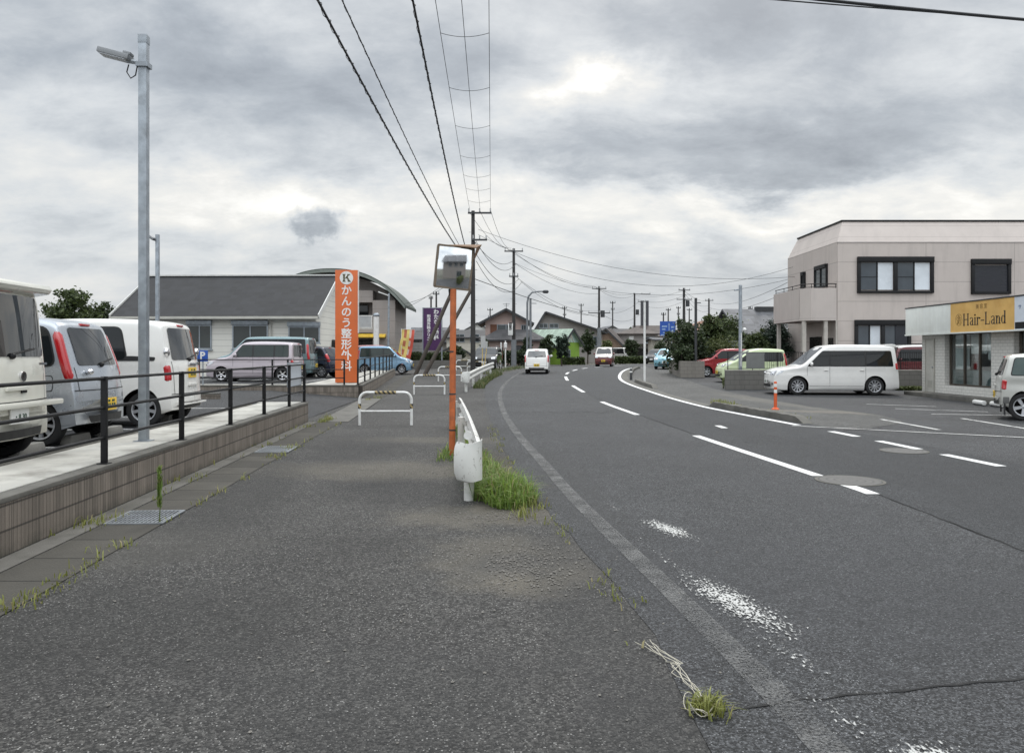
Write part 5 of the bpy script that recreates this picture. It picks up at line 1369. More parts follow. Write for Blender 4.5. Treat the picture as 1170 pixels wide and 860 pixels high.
# serif lettering "Hair-Land" cut from strokes
def serif(parent, x0, z0, hgt, sx):
    m = MB(); st_, th, sf = .16, .05, .10   # stem, thin, serif overhang (in units of cap height)
    def bx_(a, b, c, d): m.box(x0+a*sx, x0+b*sx, yF, yF+.0035, z0+c*hgt, z0+d*hgt)
    def pl(pts): m.prism([(x0+a*sx, z0+c*hgt) for a, c in pts], yF, yF+.0035, 'y')
    def stem(x, h0, h1, top=True, bot=True):
        bx_(x, x+st_, h0, h1)
        if bot: bx_(x-sf*.7, x+st_+sf*.7, h0, h0+th)
        if top: bx_(x-sf*.7, x+st_+(sf*.7 if top == 2 else 0), h1-th, h1)
    def arc(cx, cz, rx, rz, a0, a1, w0=.09, w1=.09, k=18):
        o, i_ = [], []
        for q_ in range(k+1):
            a = a0+(a1-a0)*q_/k; w_ = w0+(w1-w0)*abs(math.cos(a))
            o.append((cx+rx*math.cos(a), cz+rz*math.sin(a))); i_.append((cx+(rx-w_*1.1)*math.cos(a), cz+(rz-w_*.55)*math.sin(a)))
        for q_ in range(k): pl([o[q_], o[q_+1], i_[q_+1], i_[q_]])
    x = 0
    stem(x, 0, 1, 2); stem(x+.58, 0, 1, 2); bx_(x+st_, x+.58, .48, .54); x += .95        # H
    def small_a(x):
        bx_(x+.33, x+.46, 0, .5); arc(x+.22, .5, .24, .16, 0, math.pi*.95); arc(x+.20, .17, .20, .18, R(60), R(340), .06, .13); bx_(x+.44, x+.52, 0, .06)
        pl([(x+.2,.345),(x+.34,.40),(x+.34,.345),(x+.2,.29)])
    small_a(x); x += .60
    stem(x+.05, 0, .64); arc(x+.13, .83, .09, .075, 0, 2*math.pi, .2, .2); x += .34      # i
    stem(x+.05, 0, .64); arc(x+.33, .46, .20, .18, R(35), R(170), .06, .06); arc(x+.42, .55, .07, .06, 0, 2*math.pi, .2, .2); x += .58   # r
    bx_(x, x+.48, .32, .40); x += .62
    stem(x+.02, 0, 1, 2); bx_(x+.18, x+.62, 0, th); pl([(x+.55,th),(x+.64,th),(x+.66,.28),(x+.62,.28)]); x += .80                        # L
    small_a(x); x += .60
    stem(x+.05, 0, .64); arc(x+.33, .44, .21, .20, 0, math.pi, .06, .13); stem(x+.40, 0, .45, False); x += .70                          # n
    arc(x+.25, .32, .25, .33, R(30), R(330), .06, .14); stem(x+.38, 0, 1.0); x += .60                                                   # d
    m.build('lettering', ink, parent)
serif(fo, 3.37, 2.49, .40, .385)
text('lettering', '美 容 室', .17, pm('sign_ink_faded', (.25,.15,.04), .6), fo, face((4.36,yF+.002,3.08)))
# round flourish beside the name
m = MB()
m.lathe([(.20,0),(.20,.004),(.185,.004),(.185,0)], 40, (3.10,yF,2.70), 'y', closed=True)
for k in range(5):
    a = 2*math.pi*k/5+.3; m.lathe([(.055,0),(.055,.004),(.04,.004),(.04,0)], 16, (3.10+.09*math.cos(a),yF-.0005,2.70+.10*math.sin(a)), 'y', closed=True)
m.tube([(3.02,yF,2.55),(3.10,yF,2.66),(3.12,yF,2.78),(3.06,yF,2.86)], .008, 5); m.build('emblem', MAT['sign_ink_faded'], fo)
m = MB(); m.box(6.03,13.1,yF,yF+.003,2.30,2.50); bnd = m.build('name_band', M_black, fw2)
text('lettering', 'サ', .15, pm('sign_blue_ink', (.12,.18,.3), .5), fw2, face((6.25,yF,2.95)))

# car-park furniture
ws = None
for (y, lab) in ((23.9,'short round white parking stop by the salon step, farther from the silver off-roader'),(23.15,'short round white parking stop between the salon step and the silver off-roader')):
    p = (14.5+(23.9-y)*.1, y, gz(y)); o = thing('parking_stop', lab, 'parking stop', p, R(82), 'white parking stops'); m = MB(); m.tube([(-.33,0,.085),(.33,0,.085)], .075, 14); m.build('bar', M_white, o, smooth=True, bevel=.02)
    m = MB()
    for x in (-.25,.25): m.box(x-.04,x+.04,-.05,.05,0,.04)
    m.build('foot', M_steel_d, o)

# block wall with fence along the building
p0 = gp(829, 445); fwl = thing('block_wall', 'dark grey block wall carrying a thin black fence, in front of the lime car', 'wall', (p0[0], p0[1], p0[2]), R(1))
cbw = siding('grey_block', (.13,.125,.115), .2, (.4,), .6, .4, .6, .012)
m = MB(); m.box(0,13,0,.14,-.1,.78); m.build('blocks', cbw, fwl); m = MB(); m.box(-.01,13.01,-.012,.152,.783,.83); m.build('coping', M_conc, fwl, bevel=.01)
fn = thing('picket_fence', 'thin black metal fence on the dark grey block wall before the lime car', 'fence', (p0[0]+.0, p0[1]+.07, p0[2]+.83), R(1))
for k in range(13):
    if k*1.05 < .0: continue
    m = MB(); m.box(k*1.05+.1,k*1.05+.13,-.015,.015,0,.74); m.build('post', M_black, fn)
m = MB()
for i in range(120): m.box(1.3+i*.095,1.3+i*.095+.012,-.006,.006,.04,.72)
m.build('pickets', M_black, fn)
for z in (.04,.72):
    m = MB(); m.box(.08,12.8,-.012,.012,z,z+.025); m.build('rail', M_black, fn)
gpn = thing('board', 'plain grey board fixed to the black fence in front of the lime car', 'board', (ux(863,p0[1]), p0[1]-.0, p0[2]+.83))
m = MB(); m.box(-.38,.38,-.01,.012,.05,.72); m.build('panel', pm('board_grey', (.14,.145,.14), .6), gpn); m = MB(); m.box(-.4,.4,.013,.03,.05,.09); m.box(-.4,.4,.013,.03,.66,.70); m.build('bracket', M_galv, gpn)
gs = thing('street_lamp', 'plain grey lamp column rising behind the grey block wall, left of the lime car windows', 'street lamp', (ux(849,34.2), 34.6, gz(34.6)))
m = MB(); m.tube([(0,0,-.1),(0,0,4.55)], [.085,.075], 12); m.build('pole', M_galv, gs, smooth=True); m = MB(); m.bar((0,0,4.35),(-.28,0,4.32),.09,.07); m.build('lamp_head', M_galv, gs, bevel=.015)
m = MB(); m.tube([(0,-.09,.9),(.02,-.09,2.4)], .02, 6); m.sphere((.17,-.05,2.55), .09, 10, 8); m.box(.05,.2,-.06,-.02,2.5,2.53); m.build('meter', M_white, gs)

# roadside bollard, delineator pole
p = gp(886, 473); bo_ = thing('flexible_bollard', 'orange flexible bollard with white bands on the kerb in front of the white minivan', 'bollard', (p[0], p[1], p[2]+.12))
M_bo = pm('bollard_orange', (.62,.10,.025), .5, dirt=(.25,.08,.04), damt=.3)
m = MB(); m.lathe([(.10,0),(.10,.02),(.06,.05),(.042,.06),(.040,.70),(.036,.74),(.001,.75)], 18); m.build('post', M_bo, bo_, smooth=True)
for z in (.44,.60):
    m = MB(); m.lathe([(.0425,z),(.0425,z+.09)], 18); m.build('band', M_sw, bo_, smooth=True)
p = gp(736.5, 438); dp = thing('delineator_pole', 'very tall thin white pole on the far kerb where the road bends', 'pole', p)
m = MB(); m.tube([(0,0,-.1),(0,0,vz(345,p[1])-p[2])], .055, 10); m.build('pole', M_white, dp, smooth=True); m = MB(); m.lathe([(.1,0),(.1,.04),(.058,.1)], 14); m.build('base', M_steel_d, dp)
for (u, v_, lab, hh) in ((721,434,'short black bollard at the bend of the far kerb',.55),):
    p = gp(u, v_); o = thing('kerb_bollard', lab, 'bollard', p); m = MB(); m.lathe([(.07,0),(.07,hh),(.05,hh+.04),(.001,hh+.05)], 14); m.build('post', M_steel_d, o, smooth=True); m = MB(); m.lathe([(.072,hh*.7),(.072,hh*.85)], 14); m.build('band', M_sw, o)

# vehicles on the right
vehicle('parked_van', 'large white minivan parked side-on in front of the beige two-storey building', 'van', (12.25, 29.75, gz(29.5)), math.pi-.09, P_pearl, L=4.75, W=.91, Hh=1.89, hl=1.12, hz=1.08, ws=2.0, nose=.80, rt=.20, rb=.07, belt=1.06,
    fa=.96, ra=3.76, wr=.335, zb=.17, pillars=(2.12,3.42), lamps='mid', lampz=(.95,1.2), plate='w', spokes=10, quarter=.06, dlo_top=1.64, spoiler=.06, ttop=.82, headz=.80, hlw=.42, dlo_end=.22)
vs_, q = vehicle('parked_car', 'silver boxy off-roader cut off by the right edge, in front of the hair salon', 'car', (13.58, 18.45, gz(18.4)), R(-29), P_silver, L=3.45, W=.76, Hh=1.62, hl=1.05, hz=1.04, ws=1.5, rt=.24, rb=.06, belt=1.06, fa=.72, ra=2.88, wr=.33, zb=.27,
    pillars=(1.75,2.55), lamps='low', lampz=(.72,.98), spokes=5, rim=M_alloy, quarter=.06, dlo_top=1.49, ttop=.84, tint=glass('green_glass', (.06,.085,.08), .05))
for (a, b) in ((1.12,2.48),(3.26,3.42)):
    for s_ in (1, -1):
        m = MB(); patch(m, round_poly([(a,.40),(b,.40),(b,.56),(a,.56)], .02), q['side'](s_, .012)); m.build('side_cladding', pm('grey_plastic', (.12,.12,.115), .6), vs_)
for y in (-.73, .54):
    m = MB(); m.box(-1.56,-1.53,y,y+.19,.12,.42); m.build('mud_flap', M_blackplastic, vs_)
vehicle('parked_car', 'red rounded kei hatchback parked beside the lime car', 'car', (12.05, 44.0, gz(44)), math.pi-.03, P_red, L=3.4, W=.737, Hh=1.58, hl=.85, hz=1.0, ws=1.5, nose=.78, rt=.4, rb=.1, belt=1.0, pillars=(1.8,2.6), spokes=6, rim=M_alloy, head_style='round', headz=.80, quarter=.08, roofmat=None, wr=.285)
vehicle('parked_car', 'pale lime green rounded kei car behind the black picket fence', 'car', (11.85, 38.2, gz(38)), math.pi, P_lime, L=3.4, W=.737, Hh=1.66, hl=.66, hz=1.02, ws=1.55, nose=.74, rt=.24, rb=.07, belt=1.02, pillars=(1.9,2.7), spokes=6, quarter=.14, dlo_top=1.46, headz=.84, hlw=.30, ttop=.86)
vehicle('parked_car', 'pale blue hatchback facing the road beyond the garden wall', 'car', (11.55, 56.5, gz(56)), R(-112), P_sky, L=3.9, W=.84, Hh=1.5, hl=1.05, hz=.96, ws=1.85, nose=.74, rt=.55, rb=.16, belt=.96, pillars=(2.1,2.9), plate='w', hlw=.3, headz=.74)
vehicle('parked_van', 'dark crimson van with a white roof behind the white minivan', 'van', (19.0, 36.6, gz(36)), math.pi, P_crimson, L=3.6, W=.8, Hh=1.86, hl=.5, hz=1.05, ws=.9, rt=.12, rb=.05, belt=1.08, pillars=(1.3,2.3), lamps='low', two=(1.72, P_white), plate='y', rails=M_black, dlo_top=1.62)
vehicle('kei_car', 'small white kei car driving away along the near lane', 'car', (1.62, 48.3, gz(48)), math.pi/2-.08, P_white, L=3.4, W=.737, Hh=1.52, hl=.75, hz=.98, ws=1.3, rt=.42, rb=.12, belt=.98, plate='y', plate_z=.52, lampz=(.66,1.12), lampr=.06, wr=.27, tailz=.40, rwf=.78, pillars=(1.7,2.5))
vehicle('kei_van', 'beige over maroon kei van coming towards the camera round the bend', 'van', (8.0, 66.5, gz(66)), R(-101), P_maroon, L=3.4, W=.737, Hh=1.66, hl=.60, hz=1.02, ws=1.25, nose=.84, rt=.2, rb=.06, belt=1.0, two=(.80, P_beige), plate='y', headz=.80, hlw=.22, pillars=(1.6,2.4))
vehicle('parked_car', 'dark wagon parked facing the camera between the two utility poles', 'car', (-1.75, 56.0, gz(56)), R(-96), P_blk, L=4.2, W=.86, Hh=1.6, hl=1.0, hz=1.0, ws=1.6, nose=.8, rt=.3, rb=.1, belt=1.0, plate='w', head_style='wide', headz=.8, pillars=(2.0,2.9), rails=M_galv)
vehicle('parked_van', 'white van parked far off behind the maroon kei van', 'van', (14.6, 102, .5), R(-60), P_white, L=4.2, W=.84, Hh=1.9, hl=.5, hz=1.1, ws=.9, belt=1.1, pillars=(1.4,2.5), plate='w', detail=False)
vehicle('parked_car', 'dark pickup-like wagon parked far off left of the pale blue hatchback', 'car', (15.9, 84, .5), R(-120), P_blk, L=4.2, W=.84, Hh=1.6, hl=1.1, hz=1.0, ws=1.7, belt=1.0, pillars=(2.0,2.9), plate='w', detail=False)
# ------------------------------------------------------------------ greenery
L_dark = leaf_mat('leaf_dark', (.011,.020,.009), (.050,.075,.026))
L_mid = leaf_mat('leaf_mid', (.018,.032,.010), (.085,.115,.035))
L_yel = leaf_mat('leaf_light', (.05,.07,.022), (.13,.15,.05))
L_pine = leaf_mat('leaf_pine', (.012,.026,.018), (.032,.055,.032), trans=.1)
L_grass = leaf_mat('grass_blade', (.075,.14,.02), (.24,.34,.07), (.30,.26,.12), .4)
L_dry = leaf_mat('dry_weed', (.13,.15,.03), (.28,.29,.08), (.3,.26,.13), .3)
def leaves(cent, nclump, per, rad, leaf, mat, parent, seed, name='crown', shell=.55, cr=.28, flat=.8, asp=.55):
    """crown = many leaf-sized faces gathered in clumps with gaps between them"""
    g = np.random.default_rng(seed); rad = np.array(rad); cent = np.array(cent)
    d = g.normal(size=(nclump,3)); d /= np.linalg.norm(d,axis=1)[:,None]
    r = shell+(1-shell)*g.random(nclump)**.6
    cc = d*r[:,None]*g.uniform(.82,1.12,(nclump,1))*rad
    n_ = nclump*per
    c = np.repeat(cc, per, 0); size = np.repeat(g.uniform(.6,1.25,nclump), per)[:,None]
    off = g.normal(size=(n_,3))*.5*cr*rad.mean()*size*np.array([1,1,flat])
    pos = cent+c+off
    nrm = g.normal(size=(n_,3))+np.array([0,0,.7]); nrm /= np.linalg.norm(nrm,axis=1)[:,None]
    t1 = np.cross(nrm, g.normal(size=(n_,3))); t1 /= np.linalg.norm(t1,axis=1)[:,None]
    t2 = np.cross(nrm, t1); s = leaf*g.uniform(.6,1.3,(n_,1))
    bend = nrm*s*.18
    v = np.stack([pos-t1*s, pos-t2*s*asp+bend*.6, pos+t1*s-bend, pos+t2*s*asp+bend*.6], 1).reshape(-1,3)
    f = np.arange(n_*4).reshape(-1,4)
    return raw(name, v, f, mat, parent)
def tree(name, label, loc, h, rad, trunk_h, mat, seed, nclump=60, per=60, leaf=.10, tr=.12, shell=.45, group=None, cr=.28, flat=.8):
    t_ = thing(name, label, 'tree', loc, 0, group); q = random.Random(seed)
    m = MB(); m.tube([(0,0,-.15),(q.uniform(-.1,.1),q.uniform(-.1,.1),trunk_h*.6),(q.uniform(-.2,.2),q.uniform(-.2,.2),h-rad[2]*.7)], [tr,tr*.75,tr*.35], 8)
    for k in range(6):
        a = q.random()*6.28; z = trunk_h*q.uniform(.7,1.0)
        m.tube([(0,0,z),(math.cos(a)*rad[0]*.35,math.sin(a)*rad[1]*.35,z+rad[2]*.4),(math.cos(a)*rad[0]*.75,math.sin(a)*rad[1]*.75,z+rad[2]*q.uniform(.6,1.1))], [tr*.5,tr*.3,tr*.12], 6)
    m.build('trunk', M_bark, t_, smooth=True)
    leaves((0,0,h-rad[2]), nclump, per, rad, leaf, mat, t_, seed, shell=shell, cr=cr, flat=flat)
    return t_
def pxtree(name, label, u0, u1, vt, Y, mat, seed, depth=None, base=None, **kw):
    x0, x1 = ux(u0,Y), ux(u1,Y); h = vz(vt,Y)-gz(Y); w_ = (x1-x0)/2; rz_ = kw.pop('rz', h*.42)
    return tree(name, label, ((x0+x1)/2, Y, gz(Y)), h, (w_, depth or w_, rz_), max(.3, h-2*rz_*.85), mat, seed, **kw)

# left background
pxtree('broadleaf_tree', 'round broadleaf tree above the silver kei car, left of the clinic roof', 57, 112, 331, 62, L_mid, 1, nclump=90, per=70, leaf=.16, rz=2.0)
pxtree('broadleaf_tree', 'small dark tree at the left end of the clinic roof', 106, 140, 347, 66, L_dark, 2, nclump=50, per=60, leaf=.16, rz=1.7)
pxtree('broadleaf_tree', 'low dark tree far behind the white van at the left edge', -60, 40, 372, 90, L_dark, 3, nclump=60, per=60, leaf=.25, rz=1.6)
# right: garden behind the block walls
specs = [('garden_tree','dark dense garden tree above the low block wall, nearest the bend',762,806,364,47,L_dark,11,dict(nclump=110,per=80,leaf=.10,rz=1.75,shell=.2)),
 ('garden_tree','dark bushy tree behind the thin black post above the red car',792,828,359,50,L_mid,12,dict(nclump=110,per=80,leaf=.10,rz=1.9,shell=.25)),
 ('garden_tree','loose light-tipped tree between the thin black post and the grey lamp column',818,850,361,54,L_mid,13,dict(nclump=100,per=70,leaf=.11,rz=2.0,shell=.3)),
 ('garden_shrub','yellow-green shrub low behind the red car',796,850,384,48.5,L_yel,14,dict(nclump=70,per=60,leaf=.08,rz=1.1,shell=.3)),
 ('garden_shrub','dark low shrub over the corner of the garden wall',766,795,392,43.5,L_dark,15,dict(nclump=70,per=70,leaf=.07,rz=.75,shell=.2)),
 ('garden_tree','mid-green bushy tree right of the grey lamp column above the lime car',850,880,376,46,L_mid,16,dict(nclump=70,per=60,leaf=.08,rz=1.1,shell=.3)),
 ('pine_tree','dark clipped pine in front of the beige building balcony',868,903,367,46.5,L_pine,17,dict(nclump=120,per=90,leaf=.07,rz=1.25,shell=.2)),
 ('broadleaf_tree','tall thin tree crown poking above the red gable roof',835,852,352,66,L_mid,18,dict(nclump=40,per=50,leaf=.12,rz=1.2,shell=.4))]
for (nm, lab, u0, u1, vt, Y, mt, sd__, kw) in specs: pxtree(nm, lab, u0, u1, vt, Y, mt, sd__, **kw)
# street houses' gardens
for i, (lab, u0, u1, vt, Y, mt) in enumerate([
  ('clipped dark garden tree left of the white kei car, before the pink house',596,607,384,70,L_dark),
  ('narrow upright dark tree right behind the white kei car',617,632,383,68,L_dark),
  ('upright conifer between the white kei car and the lime green house',634,650,381,70,L_pine),
  ('dark layered tree in front of the dark gable house, left of the concrete pole',663,680,377,84,L_dark),
  ('yellowing round tree right of the concrete pole with the transformer',687,699,388,90,L_yel),
  ('dark tree in front of the hip-roofed house',712,730,387,100,L_dark),
  ('dark round tree under the blue road sign',748,768,390,92,L_dark),
  ('dark tree in front of the pink house, left of the white sign board',549,558,384,66,L_dark),
  ('small dark tree behind the utility pole foot',512,530,396,72,L_dark)]):
    pxtree('garden_tree', lab, u0, u1, vt, Y, mt, 30+i, nclump=60, per=50, leaf=.11, shell=.25, rz=(vz(vt,Y)-gz(Y))*.38, tr=.09)
def hedge(label, u0, u1, vt, Y, mat, seed, n_=1800, leaf=.07, d_=.8):
    x0, x1 = ux(u0,Y), ux(u1,Y); h = vz(vt,Y)-gz(Y); o = thing('hedge', label, 'hedge', ((x0+x1)/2, Y, gz(Y)))
    g = np.random.default_rng(seed); w_ = (x1-x0)/2
    pos = np.stack([g.uniform(-w_,w_,n_), g.uniform(-d_/2,d_/2,n_), h*g.random(n_)**.6*(1+.12*np.sin(np.linspace(0,9,n_)))],1)
    nr = g.normal(size=(n_,3)); t1 = g.normal(size=(n_,3)); t1 /= np.linalg.norm(t1,axis=1)[:,None]; t2 = np.cross(nr,t1); t2 /= np.linalg.norm(t2,axis=1)[:,None]
    s = leaf*g.uniform(.6,1.4,(n_,1)); v = np.stack([pos-t1*s,pos-t2*s*.6,pos+t1*s,pos+t2*s*.6],1).reshape(-1,3)
    raw('foliage', v, np.arange(n_*4).reshape(-1,4), mat, o); m = MB()
    for k in range(7): m.tube([(-w_*.9+k*w_*.3,0,0),(-w_*.9+k*w_*.3+.05,0,h*.7)], .02, 5)
    m.build('stems', M_bark, o)
hedge('clipped green hedge behind the leaning pole stays, under the purple billboard', 466, 517, 404, 60, L_mid, 50, 4200, .09, 1.0)
hedge('low green planting at the foot of the lime green house', 642, 668, 409, 76, L_mid, 51, 1500, .12)
hedge('rough green verge bushes left of the tall thin white pole', 703, 735, 408, 84, L_mid, 52, 1800, .14)
hedge('dark bushes along the front of the pink house', 566, 600, 402, 68, L_dark, 53, 2000, .10)
hedge('low weedy bushes at the end of the dark block wall, by the lime car bumper', 826, 840, 433, 33.2, L_yel, 54, 500, .05, .3)
hedge('scrubby weeds at the foot of the block wall behind the white minivan', 1022, 1056, 442, 32.0, L_yel, 55, 700, .06, .4)

# grass and weeds
def blades(name, pts, hmin, hmax, mat, seed, w=.006, lean=.5, parent=None):
    g = np.random.default_rng(seed); n_ = len(pts); p = np.array(pts)
    a = g.uniform(0, 6.283, n_); h = g.uniform(hmin, hmax, n_)[:,None]*p[:,3:4]; ln = g.uniform(.15,1,n_)[:,None]*lean
    dr_ = np.stack([np.cos(a), np.sin(a), np.zeros(n_)],1); sd2 = np.stack([-np.sin(a), np.cos(a), np.zeros(n_)],1)*w*g.uniform(.6,1.4,(n_,1))
    b = p[:,:3]; up = np.array([0,0,1.0])
    m1 = b+dr_*h*ln*.35+up*h*.6; tp = b+dr_*h*ln*1.0+up*h*(.95-.3*ln)
    v = np.stack([b-sd2, b+sd2, m1+sd2*.8, m1-sd2*.8, tp], 1).reshape(-1,3)
    i = np.arange(n_)[:,None]*5
    f = np.concatenate([i+np.array([[0,1,2]]), i+np.array([[0,2,3]]), i+np.array([[3,2,4]])],0)
    return raw(name, v, f, mat, parent)
g = np.random.default_rng(5); pts = []
def strip(n_, y0, y1, xa, xb, hs, pw=1.0):
    for _ in range(n_):
        t_ = g.random()**pw; y = y0+(y1-y0)*t_; x = xa(y)+(xb(y)-xa(y))*g.random(); pts.append((x, y, gz(y), hs(t_)*g.uniform(.6,1.2)))
gx = lambda y: -.38-.082*(y-8.4)-.0012*(y-8.4)**2
for _ in range(1300):
    a_, r_ = g.random()*6.283, g.random()**.5; x, y = -.02+.29*r_*math.cos(a_), 8.42+.55*r_*math.sin(a_)
    if x > gx(y)+.0: pts.append((x, y, gz(y), (1.15-.55*r_*r_)*g.uniform(.6,1.25)))
strip(1700, 8.35, 9.8, lambda y: gx(y)-.05, lambda y: min(RL(y)+.02, gx(y)+.5-.07*(y-8)), lambda t_: 1.0-.3*t_)
strip(1500, 9.5, 13.0, lambda y: gx(y)-.12, lambda y: gx(y)+.42-.06*(y-9), lambda t_: .85-.35*t_)
strip(600, 13, 17, lambda y: gx(y)-.12, lambda y: gx(y)+.22, lambda t_: .5)
strip(160, 11.4, 12.7, lambda y: -1.12, lambda y: -.85, lambda t_: .6)
o = blades('grass', pts, .14, .38, L_grass, 6, .0055, 1.35); tag(o, kind='stuff')
pts = []
strip(130, 8.0, 13, lambda y: gx(y)-.02, lambda y: gx(y)+.5-.07*(y-8), lambda t_: 1.3-.5*t_)
o = blades('weeds', pts, .2, .42, leaf_mat('dead_stalk', (.20,.16,.08), (.34,.28,.15), None, .2), 16, .003, 1.5); tag(o, kind='stuff')
pts = []
strip(1500, 33, 46, lambda y: np.interp(y,[p[1] for p in gb],[p[0] for p in gb])+.02, lambda y: min(RL(y)+.02, np.interp(y,[p[1] for p in gb],[p[0] for p in gb])+1.3), lambda t_: 1)
strip(500, 46, 60, lambda y: RL(y)-1.4, lambda y: RL(y)-.4, lambda t_: 1.0)
o = blades('grass', pts, .12, .36, leaf_mat('grass_dull', (.05,.075,.02), (.12,.14,.045), (.2,.17,.08), .3), 7, .012, .8); tag(o, kind='stuff')
pts = []
strip(260, 21.8, 23.7, lambda y: RR(y)+.35, lambda y: RR(y)+.65, lambda t_: 1); strip(80, 18, 21, lambda y: RR(y)+.5, lambda y: RR(y)+.7, lambda t_: .5)
o = blades('weeds', pts, .07, .22, MAT['dry_weed'], 8, .008, .7); o.location.z = .08; tag(o, kind='stuff')
pts = []
for (u, v_, k, hs) in ((45,682,45,.4),(72,664,30,.35),(95,650,22,.4),(128,627,20,.35),(370,482,90,.9),(352,488,40,.6),(330,512,50,.5),(312,522,40,.5),(105,598,60,.5),(375,480,80,1.1),(600,590,50,.8),(612,580,40,.9),(300,500,20,.5),(230,545,16,.4),(20,690,30,.4),(432,455,40,.8),(445,448,30,.8),(420,457,30,.8)):
    c_ = gp(u, v_)
    for _ in range(k): pts.append((c_[0]+g.normal()*.07, c_[1]+g.normal()*.13, c_[2]+.005, hs*g.uniform(.5,1.2)))
for _ in range(70):
    y = 3.5+14*g.random(); x = wall_x(y)+g.choice([.03,.25,.82,.84])+g.normal()*.02
    for _ in range(int(g.integers(2,10))): pts.append((x+g.normal()*.03, y+g.normal()*.06, gz(y)+.006, g.uniform(.2,.7)))
for _ in range(70):
    y = 4+13*g.random(); x = RL(y)-.05+g.normal()*.05
    for _ in range(int(g.integers(2,8))): pts.append((x+g.normal()*.03, y+g.normal()*.06, gz(y)+.006, g.uniform(.15,.5)))
o = blades('weeds', pts, .06, .2, L_dry, 9, .005, .9); tag(o, kind='stuff')
# the upright seedling in the gutter
c_ = gp(182, 598); sg_ = thing('seedling', 'slim upright green seedling growing out of the gutter by the steel grating', 'plant', (c_[0], c_[1], .008))
m = MB(); m.tube([(0,0,0),(.012,.0,.2),(.0,.01,.52)], [.006,.005,.002], 6); m.build('stem', pm('green_stem', (.09,.12,.04), .7), sg_)
pts = []
for k in range(230):
    z = .14+.37*k/230; pts.append((.008*g.normal(), .008*g.normal(), z, 1.0 if z < .4 else .7))
blades('leaves', pts, .05, .095, L_grass, 10, .0045, .75, sg_)
# dried runner lying on the near asphalt
c_ = gp(806, 812); dw = thing('dried_weed', 'dried weed with a pale tangled runner lying on the asphalt by the faded edge line', 'plant', (c_[0], c_[1], .006))
base = Vector((c_[0], c_[1], 0))
m = MB(); q = random.Random(5)
path = [gp(u, v_) for u, v_ in ((738,740),(752,754),(770,763),(776,768),(782,784),(796,797),(806,812))]
for k in range(5):
    P_ = []
    for i, p in enumerate(path):
        j = .05*(1 if i < 4 else .6)*(k > 0)
        P_.append((p[0]-base.x+q.uniform(-j,j), p[1]-base.y+q.uniform(-j,j), .006+q.random()*.025))
    P2 = []
    for a, b in zip(P_[:-1], P_[1:]):
        for t_ in (0,.33,.66): P2.append((a[0]+(b[0]-a[0])*t_+q.uniform(-.006,.006), a[1]+(b[1]-a[1])*t_+q.uniform(-.006,.006), a[2]+(b[2]-a[2])*t_))
    m.tube(P2+[P_[-1]], .0019, 5)
for k in range(4):
    a = q.random()*6; m.tube([(.07*math.cos(a+t_)*(1-.1*k)-.02, .10*math.sin(a+t_)+.02, .02+.015*math.sin(3*t_)) for t_ in np.linspace(0,3.4,12)], .0019, 5)
m.build('runner', pm('dry_stalk', (.50,.47,.39), .9), dw)
pts = [(g.normal()*.035+.01, g.normal()*.045-.02, 0, 1) for _ in range(190)]
blades('leaves', pts, .04, .10, L_dry, 12, .004, 1.2, dw)

# ------------------------------------------------------------------ utility poles and cables
def pole(label, x, y, h, r=.14, arms=((.3,1.6),), mat=None, sleeve=False, transformer=None, z=None, cat='utility pole', ins=3, off=0.0):
    z = gz(y) if z is None else z
    o = thing('utility_pole', label, cat, (x, y, z)); mat = mat or M_pole
    m = MB(); m.tube([(0,0,-.2),(0,0,h)], [r*1.15,r*.75], 14); m.build('pole', mat, o, smooth=True)
    for (dz, w_) in arms:
        m = MB(); m.box(off-w_/2,off+w_/2,-r-.06,-r+.03,h-dz-.05,h-dz+.05); a = m.build('crossarm', M_steel_d, o)
        m = MB()
        for k in range(ins):
            xx = off-w_/2+.06+(w_-.12)*k/max(1,ins-1); m.lathe([(.02,0),(.045,.03),(.03,.08),(.05,.11),(.03,.16),(.045,.19),(.02,.24)], 8, (xx,-r-.015,h-dz+.05))
        m.build('insulator', M_steel_d if r < .125 else M_insul, a)
    if sleeve:
        m = MB(); m.tube([(0,0,0),(0,0,sleeve)], r*1.5, 12); m.build('sleeve', M_pole_g, o, smooth=True)
    if transformer:
        m = MB(); m.tube([(r+.28,0,h-transformer),(r+.28,0,h-transformer-.8)], .25, 12); m.build('transformer', M_steel_d, o, smooth=True)
    m = MB()
    for k in range(int((h-3)/.45)): s_ = 1 if k % 2 else -1; m.tube([(s_*r*.8,0,2.2+k*.45),(s_*(r+.12),0,2.2+k*.45)], .009, 5)
    m.build('step_bolts', M_steel_d, o)
    return o
P1 = (ux(540.5,46), 46.0); H1 = vz(241,46)-gz(46)
p1 = pole('tall dark utility pole behind the orange mirror post, propped by two leaning stays', P1[0], P1[1], H1, .14, ((.15,1.4),(1.75,.9)), off=.40)
m = MB(); m.box(-.75,-.14,-.1,-.04,H1-3.0,H1-2.92); m.box(-.5,.0,-.16,-.1,H1-2.3,H1-2.22); m.build('bracket', M_steel_d, p1)
for (ua, va, ub, vb, lab) in ((474,428,541.5,277,'long leaning pole stay rising from the hedge to the upper part of the utility pole'),(484,428.5,539,330,'shorter leaning pole stay right of the long one, meeting the utility pole halfway up')):
    a = gp(ua, va); st_ = thing('pole_stay', lab, 'pole stay', a); b = Vector((ux(ub,46)-a[0], 46-a[1], vz(vb,46)-a[2]))
    m = MB(); m.tube([(0,0,-.1), b*.5, b], [.125,.115,.095], 12); m.build('pole', pm('stay_brown', (.075,.062,.052), .9, var=.25, vs=4), st_, smooth=True)
    m = MB(); m.bar(b*.985, b+Vector((.1,0,0)), .16, .1); m.build('clamp', M_steel_d, st_)
